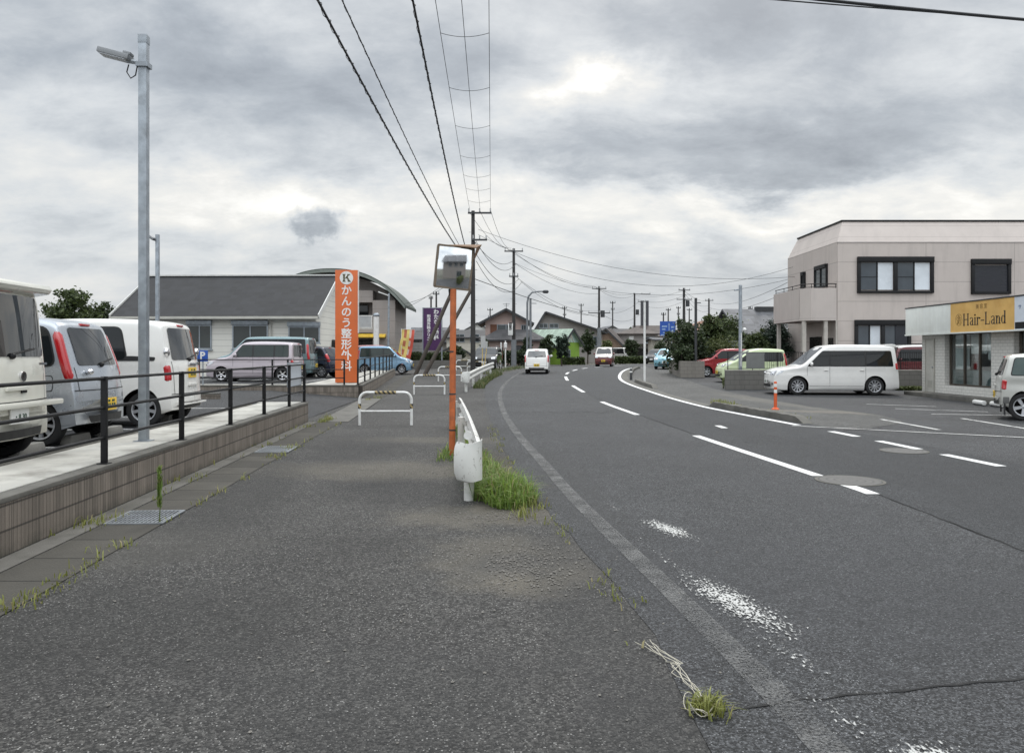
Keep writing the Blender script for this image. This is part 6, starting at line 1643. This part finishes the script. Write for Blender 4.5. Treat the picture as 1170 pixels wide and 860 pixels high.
P0 = (-1.0, -6.0); p0_ = pole('tall utility pole behind the camera on the near pavement', P0[0]-2.2, P0[1], 10.3, .15, ((.15,1.6),))
P2 = (ux(587,66), 66.0); H2 = vz(284,66)-gz(66)
p2 = pole('utility pole with a grey sleeve foot and small white sign, left of the curved lamp', P2[0], P2[1], H2, .15, ((.25,1.6),(2.4,.8)), sleeve=2.3)
P3 = (ux(684.5,92), 92.0); H3 = vz(327,92)-.5
p3 = pole('utility pole with a transformer beyond the oncoming kei van', P3[0], P3[1], H3, .15, ((.3,1.7),(3.2,2.6)), mat=M_pole, sleeve=4.2, transformer=2.9)
P4 = (ux(725,118), 118.0); H4 = vz(335,118)-.5
pole('utility pole just left of the dark twin sign tower', P4[0], P4[1], H4, .16, ((.15,2.6),(1.3,1.2)), off=1.1, transformer=2.5)
P5 = (ux(781.5,100), 100.0); H5 = vz(329,100)-.5
pole('thick dark utility pole with two crossarms above the garden trees', P5[0], P5[1], H5, .2, ((.3,1.5),(1.5,2.0)), transformer=1.6)
P6 = (ux(810,112), 112.0)
pole('utility pole right of the thin black post, above the garden trees', P6[0], P6[1], vz(341,112)-.5, .15, ((.3,1.2),))
for (u, vt, Y, lab, arm) in ((763.5,352,120,'far utility pole right of the blue road sign top',.8),(787.5,352,128,'far utility pole just right of the thick dark utility pole',.9),(857,350,100,'far pole behind the grey roofed house',.6),(498.5,333,84,'utility pole directly behind the purple billboard',.7),(492.5,338,88,'shorter utility pole behind the left part of the purple billboard',.5),(758,357,110,'short pole with a lamp head above the blue road sign',.7)):
    pole(lab, ux(u,Y), Y, vz(vt,Y)-gz(Y), .12, ((.3,arm),), ins=2)
for (u, vt, Y, lab, arm) in ((560,352,120,'far thin utility pole above the roof of the pink house, left of its aerial',.9),(645,350,125,'far thin utility pole behind the long sloping dark roof',.8),(664,347,135,'far thin utility pole left of the transformer pole',.9),(700,344,130,'far thin utility pole between the transformer pole and the sign tower',.9),(775,350,135,'far thin pole immediately left of the thick dark utility pole',.8)):
    pole(lab, ux(u,Y), Y, vz(vt,Y)-gz(Y), .12, ((.3,arm),(1.4,arm*.7)), ins=2)
tp = thing('thin_post', 'thin black post at the end of the garden wall beside the red car', 'post', (ux(796.5,42.6), 42.9, gz(42.6)))
m = MB(); m.tube([(0,0,-.1),(0,0,vz(340,42.6)-gz(42.6))], .075, 10); m.build('pole', M_steel_d, tp, smooth=True); m = MB(); m.box(.0,.28,-.02,.02,vz(346,42.6)-gz(42.6),vz(345,42.6)-gz(42.6)); m.build('bracket', M_steel_d, tp)
wsn = thing('hanging_sign', 'small white upright sign fixed to the pole left of the curved street lamp', 'sign', (P2[0]-.28, P2[1]-.3, gz(66)))
m = MB(); m.box(-.20,.20,-.03,.03,vz(383,66)-gz(66),vz(369.5,66)-gz(66)); m.build('panel', M_sw, wsn, bevel=.01); m = MB(); m.box(.2,.36,-.02,.02,vz(372,66)-gz(66),vz(371,66)-gz(66)); m.box(.2,.36,-.02,.02,vz(381,66)-gz(66),vz(380,66)-gz(66)); m.build('bracket', M_steel_d, wsn)
text('lettering', '\n'.join('歯科医院'), .24, M_black, wsn, face((0,-.034,vz(373.2,66)-gz(66))), line=.62, bold=.008)
sl_ = thing('street_lamp', 'tall curved-arm street lamp by the white kei car', 'street lamp', (ux(602.5,63), 63.0, gz(63)))
zt = vz(333,63)-gz(63); m = MB(); m.tube([(0,0,-.1),(0,0,zt-.9),(.10,0,zt-.4),(.38,0,zt-.08),(.9,0,zt),(1.3,0,zt+.01)], [.10,.085,.08,.07,.055,.05], 12); m.build('pole', M_pole_g, sl_, smooth=True)
m = MB(); m.tube([(.26,.05,-.1),(.26,.05,zt-.55)], [.12,.09], 10); m.box(.2,.75,.0,.05,zt-1.0,zt-.95); m.build('side_pole', M_pole_g, sl_, smooth=True)
m = MB(); m.lathe([(.06,-.32),(.13,-.2),(.14,.1),(.05,.2)], 12, (1.55,0,zt-.02), 'x'); m.build('lamp_head', M_steel_d, sl_, smooth=True)
for (u, va, vb, Y, w_, lab) in ((572.5,391,422,60,.06,'thin white post left of the grey pole sleeve'),(577.5,389,420,61,.055,'thin white post with a round head, just right of the other white post')):
    o = thing('marker_post', lab, 'post', (ux(u,Y), Y, gz(Y))); m = MB(); m.tube([(0,0,-.1),(0,0,vz(va,Y)-gz(Y))], w_, 10); m.build('post', M_white, o, smooth=True)
    m = MB(); m.lathe([(.07,-.0),(.13,.1),(.13,.45),(.07,.5)], 10, (0,0,vz(va,Y)-gz(Y)-.65)) if u > 575 else m.lathe([(.07,0),(.07,.06)], 10, (0,0,vz(va,Y)-gz(Y)-.2)); m.build('head', M_white, o)
o = thing('notice_board', 'white notice board on crossed yellow legs in front of the dark parked wagon', 'board', (ux(553,52), 52, gz(52)))
m = MB(); m.box(-.22,.10,-.02,.02,1.55,2.35); m.box(.10,.24,.0,.03,1.5,2.0); m.build('panel', pm('board_pale', (.42,.42,.41), .6), o); m = MB(); m.tube([(-.12,.02,0),(-.10,.02,2.3)], .03, 8); m.tube([(.02,.03,.2),(.22,.03,1.9)], .03, 8); m.build('leg', pm('yellow_leg', (.55,.42,.16), .6), o)

def cable(name, label, a, b, sag, r, group, mat=None, n_=28, cat='cable', wob=0):
    a, b = Vector(a), Vector(b); m = MB(); q = random.Random(int(a.x*100+b.z*37))
    P_ = [Vector((0,0,0))+(b-a)*(i/n_)+Vector((q.uniform(-wob,wob), 0, -4*sag*(i/n_)*(1-i/n_)+q.uniform(-wob,wob))) for i in range(n_+1)]
    m.tube(P_, r, 6); o = m.build(name, mat or M_wire, None, smooth=True); o.location = a
    return tag(o, label, cat, group), [p+a for p in P_]
G1 = 'overhead cables along the near pavement'
zl = lambda v: vz(v, 46)
def bundle(label, a, b, sag, r, spiral=True):
    o, P_ = cable('bundled_cable', label, a, b, sag, r, G1, n_=60)
    m = MB(); k = 420; rr2 = r*1.7; pts = []
    L_ = [p-Vector(a) for p in P_]
    for i in range(k+1):
        t_ = i/k*60; j = min(59, int(t_)); p = L_[j].lerp(L_[j+1], t_-j); an = i*1.3; pts.append(p+Vector((rr2*math.cos(an), 0, rr2*math.sin(an))))
    m.tube(pts, r*.28, 4); m.build('lashing', M_wire, o)
    return o
# the three lashed cables and the three high wires run from the pole behind the camera to the tall dark pole
bundle('thickest lashed black cable, leftmost of those running overhead to the tall utility pole', (-3.0,-6,7.55), (P1[0]-.65,46,zl(291)), .55, .022)
bundle('thinner lashed cable just right of the thickest one, overhead', (-2.72,-6,7.95), (P1[0]-.55,46,zl(289)), .5, .012)
bundle('lashed black cable passing behind the traffic mirror hood', (-.95,-6,7.7), (P1[0]-.45,46,zl(283)), .55, .019)
hv = []
for (x0, x1, lab) in ((-1.15,ux(536.5,46),'leftmost of the three thin high wires over the near pavement'),(-.55,ux(548.5,46),'middle of the three thin high wires over the near pavement'),(.1,ux(560.5,46),'rightmost of the three thin high wires over the near pavement')):
    o, P_ = cable('high_wire', lab, (x0,-6,10.35), (x1,45.85,zl(238.5)), .45, .008, G1); hv.append(P_)
for i, (v_, od) in enumerate(zip((38,100,144,178,200,215,229), ('farthest from the pole, near the top edge','second from the top edge','third from the top edge','fourth from the top edge','third from the pole','second from the pole','nearest the pole'))):
    def at(P_):
        best = min(range(len(P_)-1), key=lambda k: abs(V0-(P_[k].z-H)*F/P_[k].y-v_) if P_[k].y > 1 else 1e9)
        # refine along the segment pair
        c = []
        for k in (max(0,best-1), best):
            for t_ in np.linspace(0,1,21):
                p = P_[k].lerp(P_[k+1], t_); c.append((abs(V0-(p.z-H)*F/p.y-v_), p))
        return min(c, key=lambda z_: z_[0])[1]
    a, b = at(hv[0]), at(hv[2]); b = Vector((b.x, a.y, b.z+0)) if False else b
    cable('tie_wire', 'drooping tie wire across the three high wires, '+od, a, b, .10+.004*i, .007, 'tie wires between the high wires', n_=14)
# onward spans
G2 = 'spans between the utility poles'
z1b = gz(46)+H1; z2b = gz(66)+H2; z3b = .5+H3; z4b = .5+H4
for i, (dx, dz, dz2, sag, lab) in enumerate(((-.3,.05,.05,.5,'uppermost left'),(.4,.05,.05,.6,'uppermost middle'),(1.05,.05,.05,.7,'uppermost right'),(.0,-1.7,-1.0,.8,'first below the crossarms'),(.15,-1.75,-1.3,1.1,'second below the crossarms'),(.2,-2.6,-2.6,1.0,'third below the crossarms'),(.2,-3.0,-2.9,1.3,'lowest'))):
    cable('span_wire', 'thin wire from the tall dark pole to the sleeved pole, '+lab, (P1[0]+dx,46,z1b+dz), (P2[0]+(i-3)*.22,66,z2b+dz2), sag, .012 if i < 3 else .017, G2)
for i, (dz, dz2, sag, lab) in enumerate(((.0,.0,.7,'uppermost'),(-.05,-.1,.9,'second'),(-1.2,-.9,.8,'third'),(-2.5,-2.9,1.0,'fourth'),(-2.8,-3.2,1.2,'lowest'))):
    cable('span_wire', 'thin wire from the sleeved pole to the transformer pole, '+lab, (P2[0]+(i-2)*.3,66,z2b+dz), (P3[0]+(i-2)*.3,92,z3b+dz2), sag, .014, G2)
for i, (dz, dz2, sag, lab) in enumerate(((.0,.0,.6,'uppermost'),(-.2,-.1,.9,'second'),(-3.0,-1.3,.8,'third'),(-3.3,-3.2,1.0,'lowest'))):
    cable('span_wire', 'thin wire from the transformer pole to the pole by the twin sign tower, '+lab, (P3[0]+(i-2)*.3,92,z3b+dz), (P4[0]+.3*i,118,z4b+dz2), sag, .016, G2)
cable('span_wire', 'thick low cable falling past the street lamp arm to the transformer pole', (P1[0],46,zl(318)), (P3[0],92,vz(362,92)), .25, .022, G2)
for (va, u, vb, Y, sag, lab) in ((268,906,305,46,2.0,'uppermost'),(262,910,316,46,1.1,'second'),(300,906,318,47,1.8,'third')):
    cable('service_wire', 'long wire crossing the road from the poles to the beige building, '+lab, (P1[0]+.3,46,zl(va)) if va != 300 else (P2[0],66,vz(300,66)), (ux(u,Y),Y,vz(vb,Y)), sag, .011, 'wires crossing the road')
for (ya, yb, lab) in ((P5,P6,'right of the thick dark pole'),(P4,P5,'above the blue road sign')):
    for k in range(3):
        a = (ya[0]+.2*k,ya[1],.5+(H5 if ya is P5 else H4)-.3-.6*k); b = (yb[0]+.2*k,yb[1],.5+(vz(341,112)-.5 if yb is P6 else H5)-.3-.6*k)
        cable('span_wire', ('upper','middle','lower')[k]+' wire of the span '+lab, a, b, .5+.2*k, .015, G2)
for k, (va, vb) in enumerate(((345,342),(351,349),(358,356))):
    cable('span_wire', ('upper','middle','lower')[k]+' wire from the pole by the garden trees to the beige building', (P6[0],112,vz(va,112)), (ux(905,47),47,vz(vb-22+k*4,47)), .8, .014, G2)
for k, (ua, va, ub, vb, lab) in enumerate(((533,312,440,352,'upper service wire from the tall pole down to the arch-roofed building'),(532,333,458,347,'lower service wire from the tall pole to the arch-roofed building'))):
    cable('service_wire', lab, (P1[0]-.1,46,zl(296 if k == 0 else 306)), (ux(462,58),58,vz(vb,58)), .35, .012, 'wires to the arch-roofed building')
# cables over the top right corner, strung between poles outside the picture
oa = pole('utility pole at the far end of the clinic lot, outside the left edge', -14.6, 9.2, 8.6, .14, ((.3,1.2),)); ob = pole('utility pole behind the silver off-roader, out of the picture on the right', 23.5, 16.0, 8.0, .14, ((.3,1.2),), z=.0)
bz = lambda x: 9.2+(x+14.6)*(6.8/38.1)
o, _ = cable('bundled_cable', 'thick black cable crossing the top right corner of the view', (-14.6,9.0,8.4), (23.5,15.9,7.75), .70, .026, 'cables over the top right corner', n_=60)
o, _ = cable('bundled_cable', 'thin cable just left of the thick one in the top right corner', (-14.6,9.0,7.75), (23.5,15.9,7.95), .55, .011, 'cables over the top right corner', n_=60)

# ------------------------------------------------------------------ houses at the bend
R_dark = tile_roof('roof_dark', (.035,.034,.037), 1, .32); R_grey = tile_roof('roof_grey', (.095,.097,.105), 1, .32); R_brown = tile_roof('roof_brown', (.06,.047,.042), 1, .3); R_mint = tile_roof('roof_mint', (.30,.38,.31), 1, .35, .12); R_red = tile_roof('roof_red', (.22,.105,.07), 1, .3)
S_pink = siding('render_pink', (.46,.35,.315), 3, 0, .3); S_grey = siding('render_grey', (.27,.25,.235), .5, 0, .3); S_lime = siding('render_lime', (.20,.34,.045), 3, 0, .25); S_cream = siding('render_cream', (.54,.51,.44), .5, 0, .3); S_mint = siding('render_mint', (.36,.50,.43), 3, 0, .15); S_brown = siding('render_brown', (.24,.17,.125), .4, 0, .3); S_white = siding('render_white', (.70,.70,.68), .6, 0, .25)
def house(label, loc, rz, w, d, eave, ridge, wall, roof, wins=(), front_gable=True, over=.5, yr=None, xr=None, cat='house', name='house'):
    """gable to the front: ridge runs along local y; else along local x"""
    o = thing(name, label, cat, loc, rz); m = MB()
    if front_gable:
        xr = 0 if xr is None else xr
        m.prism([(-w/2,-.3),(w/2,-.3),(w/2,eave),(xr,ridge-.15),(-w/2,eave)], 0, d, 'y'); m.build('wall', wall, o)
        m = MB()
        for xa in (-w/2, w/2):
            k_ = over/abs(xa-xr)*(ridge-eave); xe_ = xa+(over if xa > 0 else -over)
            m.add([(xe_,-over,eave-k_),(xr,-over,ridge),(xr,d+over,ridge),(xe_,d+over,eave-k_),(xe_,-over,eave-k_-.16),(xr,-over,ridge-.16),(xr,d+over,ridge-.16),(xe_,d+over,eave-k_-.16)],
                  [(0,1,2,3),(7,6,5,4),(0,4,5,1),(2,6,7,3),(3,7,4,0)])
        rf = m.build('roof', roof, o)
        m = MB()
        for xa in (-w/2, w/2):
            k_ = over/abs(xa-xr)*(ridge-eave); xe_ = xa+(over if xa > 0 else -over); m.bar((xe_,-over-.03,eave-k_-.08),(xr,-over-.03,ridge-.08),.05,.22)
        m.build('bargeboard', M_steel_d, rf)
    else:
        ym = d/2 if yr is None else yr
        m.prism([(0,-.3),(d,-.3),(d,eave),(ym,ridge-.15),(0,eave)], -w/2, w/2, 'x'); m.build('wall', wall, o)
        m = MB(); k_ = over/(d/2)*(ridge-eave); gable_roof(m, -w/2-over, w/2+over, -over, d+over, eave-k_, ridge, .16, ym); m.build('roof', roof, o)
    for (x0, x1, z0, z1, *t_) in wins: window(o, x0, x1, z0, z1, 0, M_galv if not t_ else t_[0], M_glass_l, 1, False)
    return o
def hip(label, o, w, d, y0, eave, ridge, roof, x=0, over=.6, th=.14):
    m = MB(); a, b = x-w/2-over, x+w/2+over; c_, e_ = y0-over, y0+d+over; k_ = min(w, d)/2
    v_ = [(a,c_,eave),(b,c_,eave),(b,e_,eave),(a,e_,eave),(a+k_+over,(c_+e_)/2,ridge),(b-k_-over,(c_+e_)/2,ridge)]
    v_ += [(p[0],p[1],eave-th) for p in v_[:4]]
    m.add(v_, [(0,1,5,4),(1,2,5),(2,3,4,5),(3,0,4),(0,6,7,1),(1,7,8,2),(2,8,9,3),(3,9,6,0),(6,9,8,7)]); return m.build('roof', roof, o)
wood = pm('brown_shutter', (.13,.055,.03), .7)
# pink two-storey house
Y = 74; x0 = ux(578,Y)
o = house('pink two-storey house with a brown shuttered window, behind the sleeved utility pole', (x0, Y+2.5, .5), 0, ux(602,Y)-ux(553,Y), 7, vz(364,Y)-.5, vz(351,Y)-.5, S_pink, R_brown, [(-.9,.9,vz(380,Y)-.5,vz(369.5,Y)-.5),(1.5,2.0,vz(377,Y)-.5,vz(370,Y)-.5)], over=.7)
m = MB(); m.box(-1.55,-.92,-.09,-.004,vz(380,Y)-.5,vz(369.5,Y)-.5); m.build('shutter', wood, o)
m = MB(); m.box(-2.0,3.4,-2.5,-.003,-.3,vz(388,Y)-.5); m.build('porch_wall', S_pink, o); hip('', o, 5.4, 2.4, -2.5, vz(388,Y)-.5, vz(376,Y)-.5, R_dark, .7)
window(o, -1.5, -.3, .9, 1.7, -2.5, M_steel_d, M_glass, 1); window(o, 1.0, 2.2, .2, 1.9, -2.5, M_steel_d, M_glass, 1)
m = MB(); m.tube([(-.0,3,vz(351,Y)-.6),(0,3,vz(342,Y)-.5)], .03, 6); m.bar((-.35,3,vz(343,Y)-.5),(.35,3,vz(343,Y)-.5),.03,.03); m.bar((-.25,3,vz(345,Y)-.5),(.25,3,vz(345,Y)-.5),.03,.03); m.build('aerial', M_steel_d, o)
# dark gable house
Y = 94; w_ = ux(688,Y)-ux(610,Y)
house('brown-grey two-storey house with a long dark sloping roof behind the lime green house', ((ux(688,Y)+ux(610,Y))/2, Y, .5), 0, w_, 9, vz(378,Y)-.5, vz(356,Y)-.5, S_grey, R_dark, [(-w_/2+.6,-w_/2+1.7,vz(375,Y)-.5,vz(369.5,Y)-.5),(-w_/2+1.9,-w_/2+3.0,vz(375,Y)-.5,vz(369.5,Y)-.5),(w_/2-1.5,w_/2-.6,2.0,3.2)], xr=-w_/2+1.4, over=.6)
# lime green house
Y = 78; 
o = house('small lime green house with a pale mint roof and gable', (ux(652,Y), Y, .5), R(52), 3.2, 6.5, vz(391,Y)-.5, vz(375.5,Y)-.5, S_lime, R_mint, [(-.9,-.1,.6,1.5)], over=.35)
m = MB(); e_ = vz(391,Y)-.5; m.prism([(-1.55,e_),(1.55,e_),(0,vz(375.5,Y)-.72)], -.03, -.004, 'y'); m.build('gable_panel', S_mint, o)
m = MB(); m.bar((-.5,-.05,e_),(0,-.05,e_+.75),.06,.08); m.bar((.5,-.05,e_),(0,-.05,e_+.75),.06,.08); m.box(-.04,.04,-.08,-.031,e_,e_+.9); m.build('gable_frame', S_cream, o)
# small brown gable
Y = 104
house('small brown gabled house right of the transformer pole', ((ux(681,Y)+ux(704,Y))/2, Y, .5), R(-14), 4.6, 8, vz(394,Y)-.5, vz(375,Y)-.5, S_brown, R_brown, [(-.7,.7,.8,2.0)])
house('long grey-roofed house far behind the small brown gable', (ux(702,125), 126, .5), 0, 8, 7, vz(384,125)-.5, vz(374.5,125)-.5, S_grey, R_dark, [(-3,-1.5,1,2.4),(1.5,3,1,2.4)], front_gable=False)
# hip-roofed house
Y = 112; o = thing('house', 'two-storey house with a wide hip roof under the dark twin sign tower', 'house', (ux(731,Y), Y, .5))
m = MB(); m.box(-2.9,2.6,0,6,-.3,vz(381,Y)-.5); m.build('wall', S_grey, o); hip('', o, 5.4, 6, 0, vz(381,Y)-.5, vz(373,Y)-.5, R_brown, -.15, .5)
window(o, -1.6,-.9,vz(392,Y)-.5,vz(384,Y)-.5,0,M_white,M_sw,0); window(o, .8,2.2,vz(392,Y)-.5,vz(385,Y)-.5,0); window(o,-1.5,1.5,.3,1.9,0,M_steel_d,M_glass,2)
m = MB(); m.box(-2.8,2.5,-.9,0,2.4,2.55); m.build('porch_roof', R_brown, o)
# twin sign tower
Y = 140; o = thing('sign_tower', 'tall dark twin-slab sign tower above the hip-roofed house', 'tower', (ux(736.8,Y), Y, .5))
for (a, b) in ((732.8,736.2),(737.8,741.2)):
    m = MB(); m.box(ux(a,Y)-ux(736.8,Y),ux(b,Y)-ux(736.8,Y),0,.9,0,vz(343.5,Y)-.5); m.build('slab', pm('tower_dark', (.045,.045,.052), .6), o)
m = MB()
for z in (2.5,5,7.5,9.6): m.box(ux(736.2,Y)-ux(736.8,Y),ux(737.8,Y)-ux(736.8,Y),.2,.6,z,z+.15)
m.build('tie', M_galv, o)
# blue direction sign and its low grey building
Y = 96; o = thing('road_sign', 'large blue direction sign with white marks, above a low grey building', 'sign', (ux(763,Y), Y, .5)); hw_ = (ux(772,Y)-ux(754,Y))/2
m = MB(); m.box(-hw_,hw_,-.04,.04,vz(383.5,Y)-.5,vz(367,Y)-.5); sp = m.build('panel', MAT['sign_blue'], o)
m = MB(); zc = vz(375.5,Y)-.5; y_ = -.046
m.box(.10,.20,y_,y_+.005,zc-.7,zc+.5); m.prism([(.02,zc+.45),(.28,zc+.45),(.15,zc+.75)], y_, y_+.005, 'y'); m.box(-.75,-.1,y_,y_+.005,zc+.2,zc+.38); m.box(-.75,-.3,y_,y_+.005,zc-.15,zc+.02); m.box(-.6,-.2,y_,y_+.005,zc-.55,zc-.42); m.box(.40,.80,y_,y_+.005,zc+.1,zc+.3); m.box(.45,.75,y_,y_+.005,zc-.3,zc-.15)
m.box(-hw_+.1,hw_-.1,y_,y_+.005,vz(383.2,Y)-.5,vz(382,Y)-.5); m.build('marking', pm('sign_pale', (.25,.36,.55), .5), sp)
for x in (-.5,.5):
    m = MB(); m.tube([(x,.08,0),(x,.08,vz(368,Y)-.5)], .06, 8); m.build('post', M_galv, o)
o = house('low plain grey building under the blue direction sign', (ux(766,98), 99, .5), 0, 3.2, 6, vz(387,98)-.5, vz(385,98)-.5, S_cream, R_grey, [(-.8,.8,.8,1.8)], front_gable=False)
# red-roofed house and grey-roofed house on the right
Y = 68; house('house with a low brick-red gable roof above the garden trees', (ux(829,Y), Y, .5), R(4), ux(862,Y)-ux(797,Y), 8, vz(378,Y)-.5, vz(362,Y)-.5, S_brown, R_red, [(-2,2,2.2,3.4)], xr=.4)
Y = 58; o = house('house with a broad grey tiled roof left of the beige balcony', (ux(890,Y)+.4, Y, .5), R(3), 6.0, 7, vz(377,Y)-.5, vz(350,Y)-.5, S_grey, R_grey, [(-2.5,-1,.8,2)], front_gable=False, over=.6)
m = MB(); m.box(-1.0,2.6,3.0,3.5,vz(356,Y)-.5,vz(352,Y)-.2); m.build('ridge_panel', M_steel_d, o)
o = thing('shed', 'pale blue-grey garden shed behind the grey lamp column', 'shed', (ux(845,50), 51, gz(50))); m = MB(); m.box(-1.2,1.3,0,2,-.1,1.95); m.build('wall', pm('shed_blue', (.22,.25,.29), .6), o); m = MB(); m.box(-1.3,1.4,-.1,2.1,1.953,2.05); m.build('roof', M_galv, o)
# garden wall by the bend
p = gp(777.5, 431.5); o = thing('block_wall', 'weathered block garden wall on the far side of the bend, left of the red car', 'wall', p); m = MB(); m.box(0,1.3,0,.14,-.1,.92); m.box(0,.14,.14,6.5,-.1,.92); m.xf = None
gw_ = m.build('blocks', siding('weathered_block', (.19,.175,.155), .2, (.4,), .5, .4, .6, .012), o); gw_.rotation_euler = (0,0,R(-6))
# distant houses on the left behind the billboard
house('white-gabled house low behind the hedge, left of the orange mirror post', (ux(519,92), 92, .5), R(6), 3.6, 6, vz(403,92)-.5, vz(393,92)-.5, S_cream, R_grey, [(-.9,.9,.4,1.4,M_steel_d)])
house('grey two-storey house between the purple billboard and the mirror post', (ux(505,104), 105, .5), R(-3), 7.5, 7, vz(389,104)-.5, vz(376,104)-.5, S_grey, R_dark, [(-2,-.5,3.4,4.5),(.8,2.3,3.4,4.5)], front_gable=False)
house('grey-roofed house right of the orange mirror post, behind the tall utility pole', (ux(532,98), 99, .5), 0, 5.0, 7, vz(384,98)-.5, vz(375.5,98)-.5, S_cream, R_dark, [(-1.5,-.2,2.6,3.6),(.5,1.7,2.6,3.6)], front_gable=False)
house('low grey house left of the purple billboard', (ux(470,72), 73, .5), 0, 3.2, 6, vz(386,72)-.5, vz(378,72)-.5, S_grey, R_dark, [(-1.0,.6,vz(394,72)-.5,vz(388,72)-.5,M_steel_d)], front_gable=False)
o = thing('block_wall', 'pale block wall under the low grey house, left of the purple billboard', 'wall', (ux(458,64), 64, .5)); m = MB(); m.box(0,ux(482,64)-ux(458,64),0,.15,-.1,vz(391,64)-.5); m.build('blocks', siding('pale_block', (.32,.32,.31), .25, (.5,), .3), o)
o = thing('block_wall', 'long low stone wall under the hedge behind the leaning stays', 'wall', (ux(462,56.5), 57, gz(57))); m = MB(); m.box(0,ux(545,57)-ux(462,57),0,.2,-.1,.62); m.build('blocks', cbw, o)
o = thing('block_wall', 'pale low wall right of the orange mirror post, behind the hoop barriers', 'wall', (ux(503,60), 61, gz(60))); m = MB(); m.box(0,1.6,0,.2,-.1,1.0); m.build('blocks', M_conc, o)

house('pale two-storey house far behind, right of the long sloping dark roof', (ux(700,150), 151, .5), R(8), 7, 7, 4.6, 6.6, S_white, R_grey, [(-2,-.6,3,4.2),(.6,2,3,4.2)], front_gable=True)
house('cream house far behind the hip-roofed house, left of the blue road sign', (ux(748,135), 136, .5), R(-6), 6, 7, 4.4, 6.2, S_cream, R_brown, [(-2,-.6,2.8,4.0),(.6,2,2.8,4.0)], front_gable=False)
house('white two-storey house far behind the tall utility pole', (ux(545,140), 141, .5), R(5), 7, 7, 4.8, 6.8, S_white, R_dark, [(-2,-.6,3,4.2),(.6,2,3,4.2)], front_gable=True)
# far wood and roofs closing the horizon
g2 = np.random.default_rng(77); n_ = 26000
xx = g2.uniform(-260, 260, n_); yy = 235+g2.uniform(0, 25, n_); hh = 5.5+2.2*np.sin(xx*.06)+1.6*np.sin(xx*.21+1)+1.0*np.sin(xx*.53); zz = .3+np.maximum(1.5,hh)*g2.random(n_)**.7
pos = np.stack([xx,yy,zz],1); t1 = g2.normal(size=(n_,3)); t1 /= np.linalg.norm(t1,axis=1)[:,None]; t2 = np.cross(t1, g2.normal(size=(n_,3))); t2 /= np.linalg.norm(t2,axis=1)[:,None]; s = g2.uniform(.5,1.2,(n_,1))
v = np.stack([pos-t1*s,pos-t2*s*.7,pos+t1*s,pos+t2*s*.7],1).reshape(-1,3)
tag(raw('woods', v, np.arange(n_*4).reshape(-1,4), L_dark), kind='stuff')
fh = [(-118,150,9,5.6),(-60,150,8,6.2),(-40,165,10,5.8),(-26,150,8,6.4),(-15,140,7,6.0),(-6,150,9,6.5),(4,160,8,5.8),(30,160,9,6.0),(44,150,8,6.2),(58,150,9,6)]
for i, (x, y, w_, h) in enumerate(fh):
    house('distant low house far behind, '+('at the left edge beyond the trees','left of the clinic','behind the clinic','behind the arch-roofed building','behind the hedge and stays','behind the pink house','behind the dark gable house','behind the sign tower','behind the garden trees','behind the beige building')[i], (x, y, .5), R((i*37) % 20-10), w_, 8, h*.6, h, (S_cream,S_grey,S_white,S_brown)[i % 4], (R_dark,R_grey,R_brown)[i % 3], [(-2,-.6,1,2.2),(.6,2,1,2.2)], front_gable=bool(i % 2))

# houses across the road behind the camera: the traffic mirror shows them
o = house('grey two-storey house behind the camera, seen only in the traffic mirror', (11.0, -9.5, 0), R(-142), 9, 8, 5.2, 7.4, S_grey, R_grey, [(-3.5,-2.2,3.5,4.6),(-1.4,-.1,3.5,4.6),(.9,2.2,3.5,4.6),(-3,-1,.5,2.2)], front_gable=False)
o = house('plain white house behind the camera, seen only in the traffic mirror', (11.8, 4.6, 0), R(-62), 5, 6, 3.7, 4.0, S_white, R_grey, [(-.6,.5,1.2,2.8,M_black)], front_gable=False, over=.2)

o = thing('hedge', 'green hedge behind the camera, seen only in the traffic mirror', 'hedge', (9.2, -2.2, 0), R(-45)); q_ = np.random.default_rng(61); n_ = 5000
pos = np.stack([q_.uniform(-3.2,3.2,n_), q_.uniform(-.5,.5,n_), 1.3*q_.random(n_)**.6],1); t1 = q_.normal(size=(n_,3)); t1 /= np.linalg.norm(t1,axis=1)[:,None]; t2 = np.cross(t1, q_.normal(size=(n_,3))); t2 /= np.linalg.norm(t2,axis=1)[:,None]
v = np.stack([pos-t1*.08,pos-t2*.05,pos+t1*.08,pos+t2*.05],1).reshape(-1,3); raw('foliage', v, np.arange(n_*4).reshape(-1,4), MAT['leaf_light'], o)
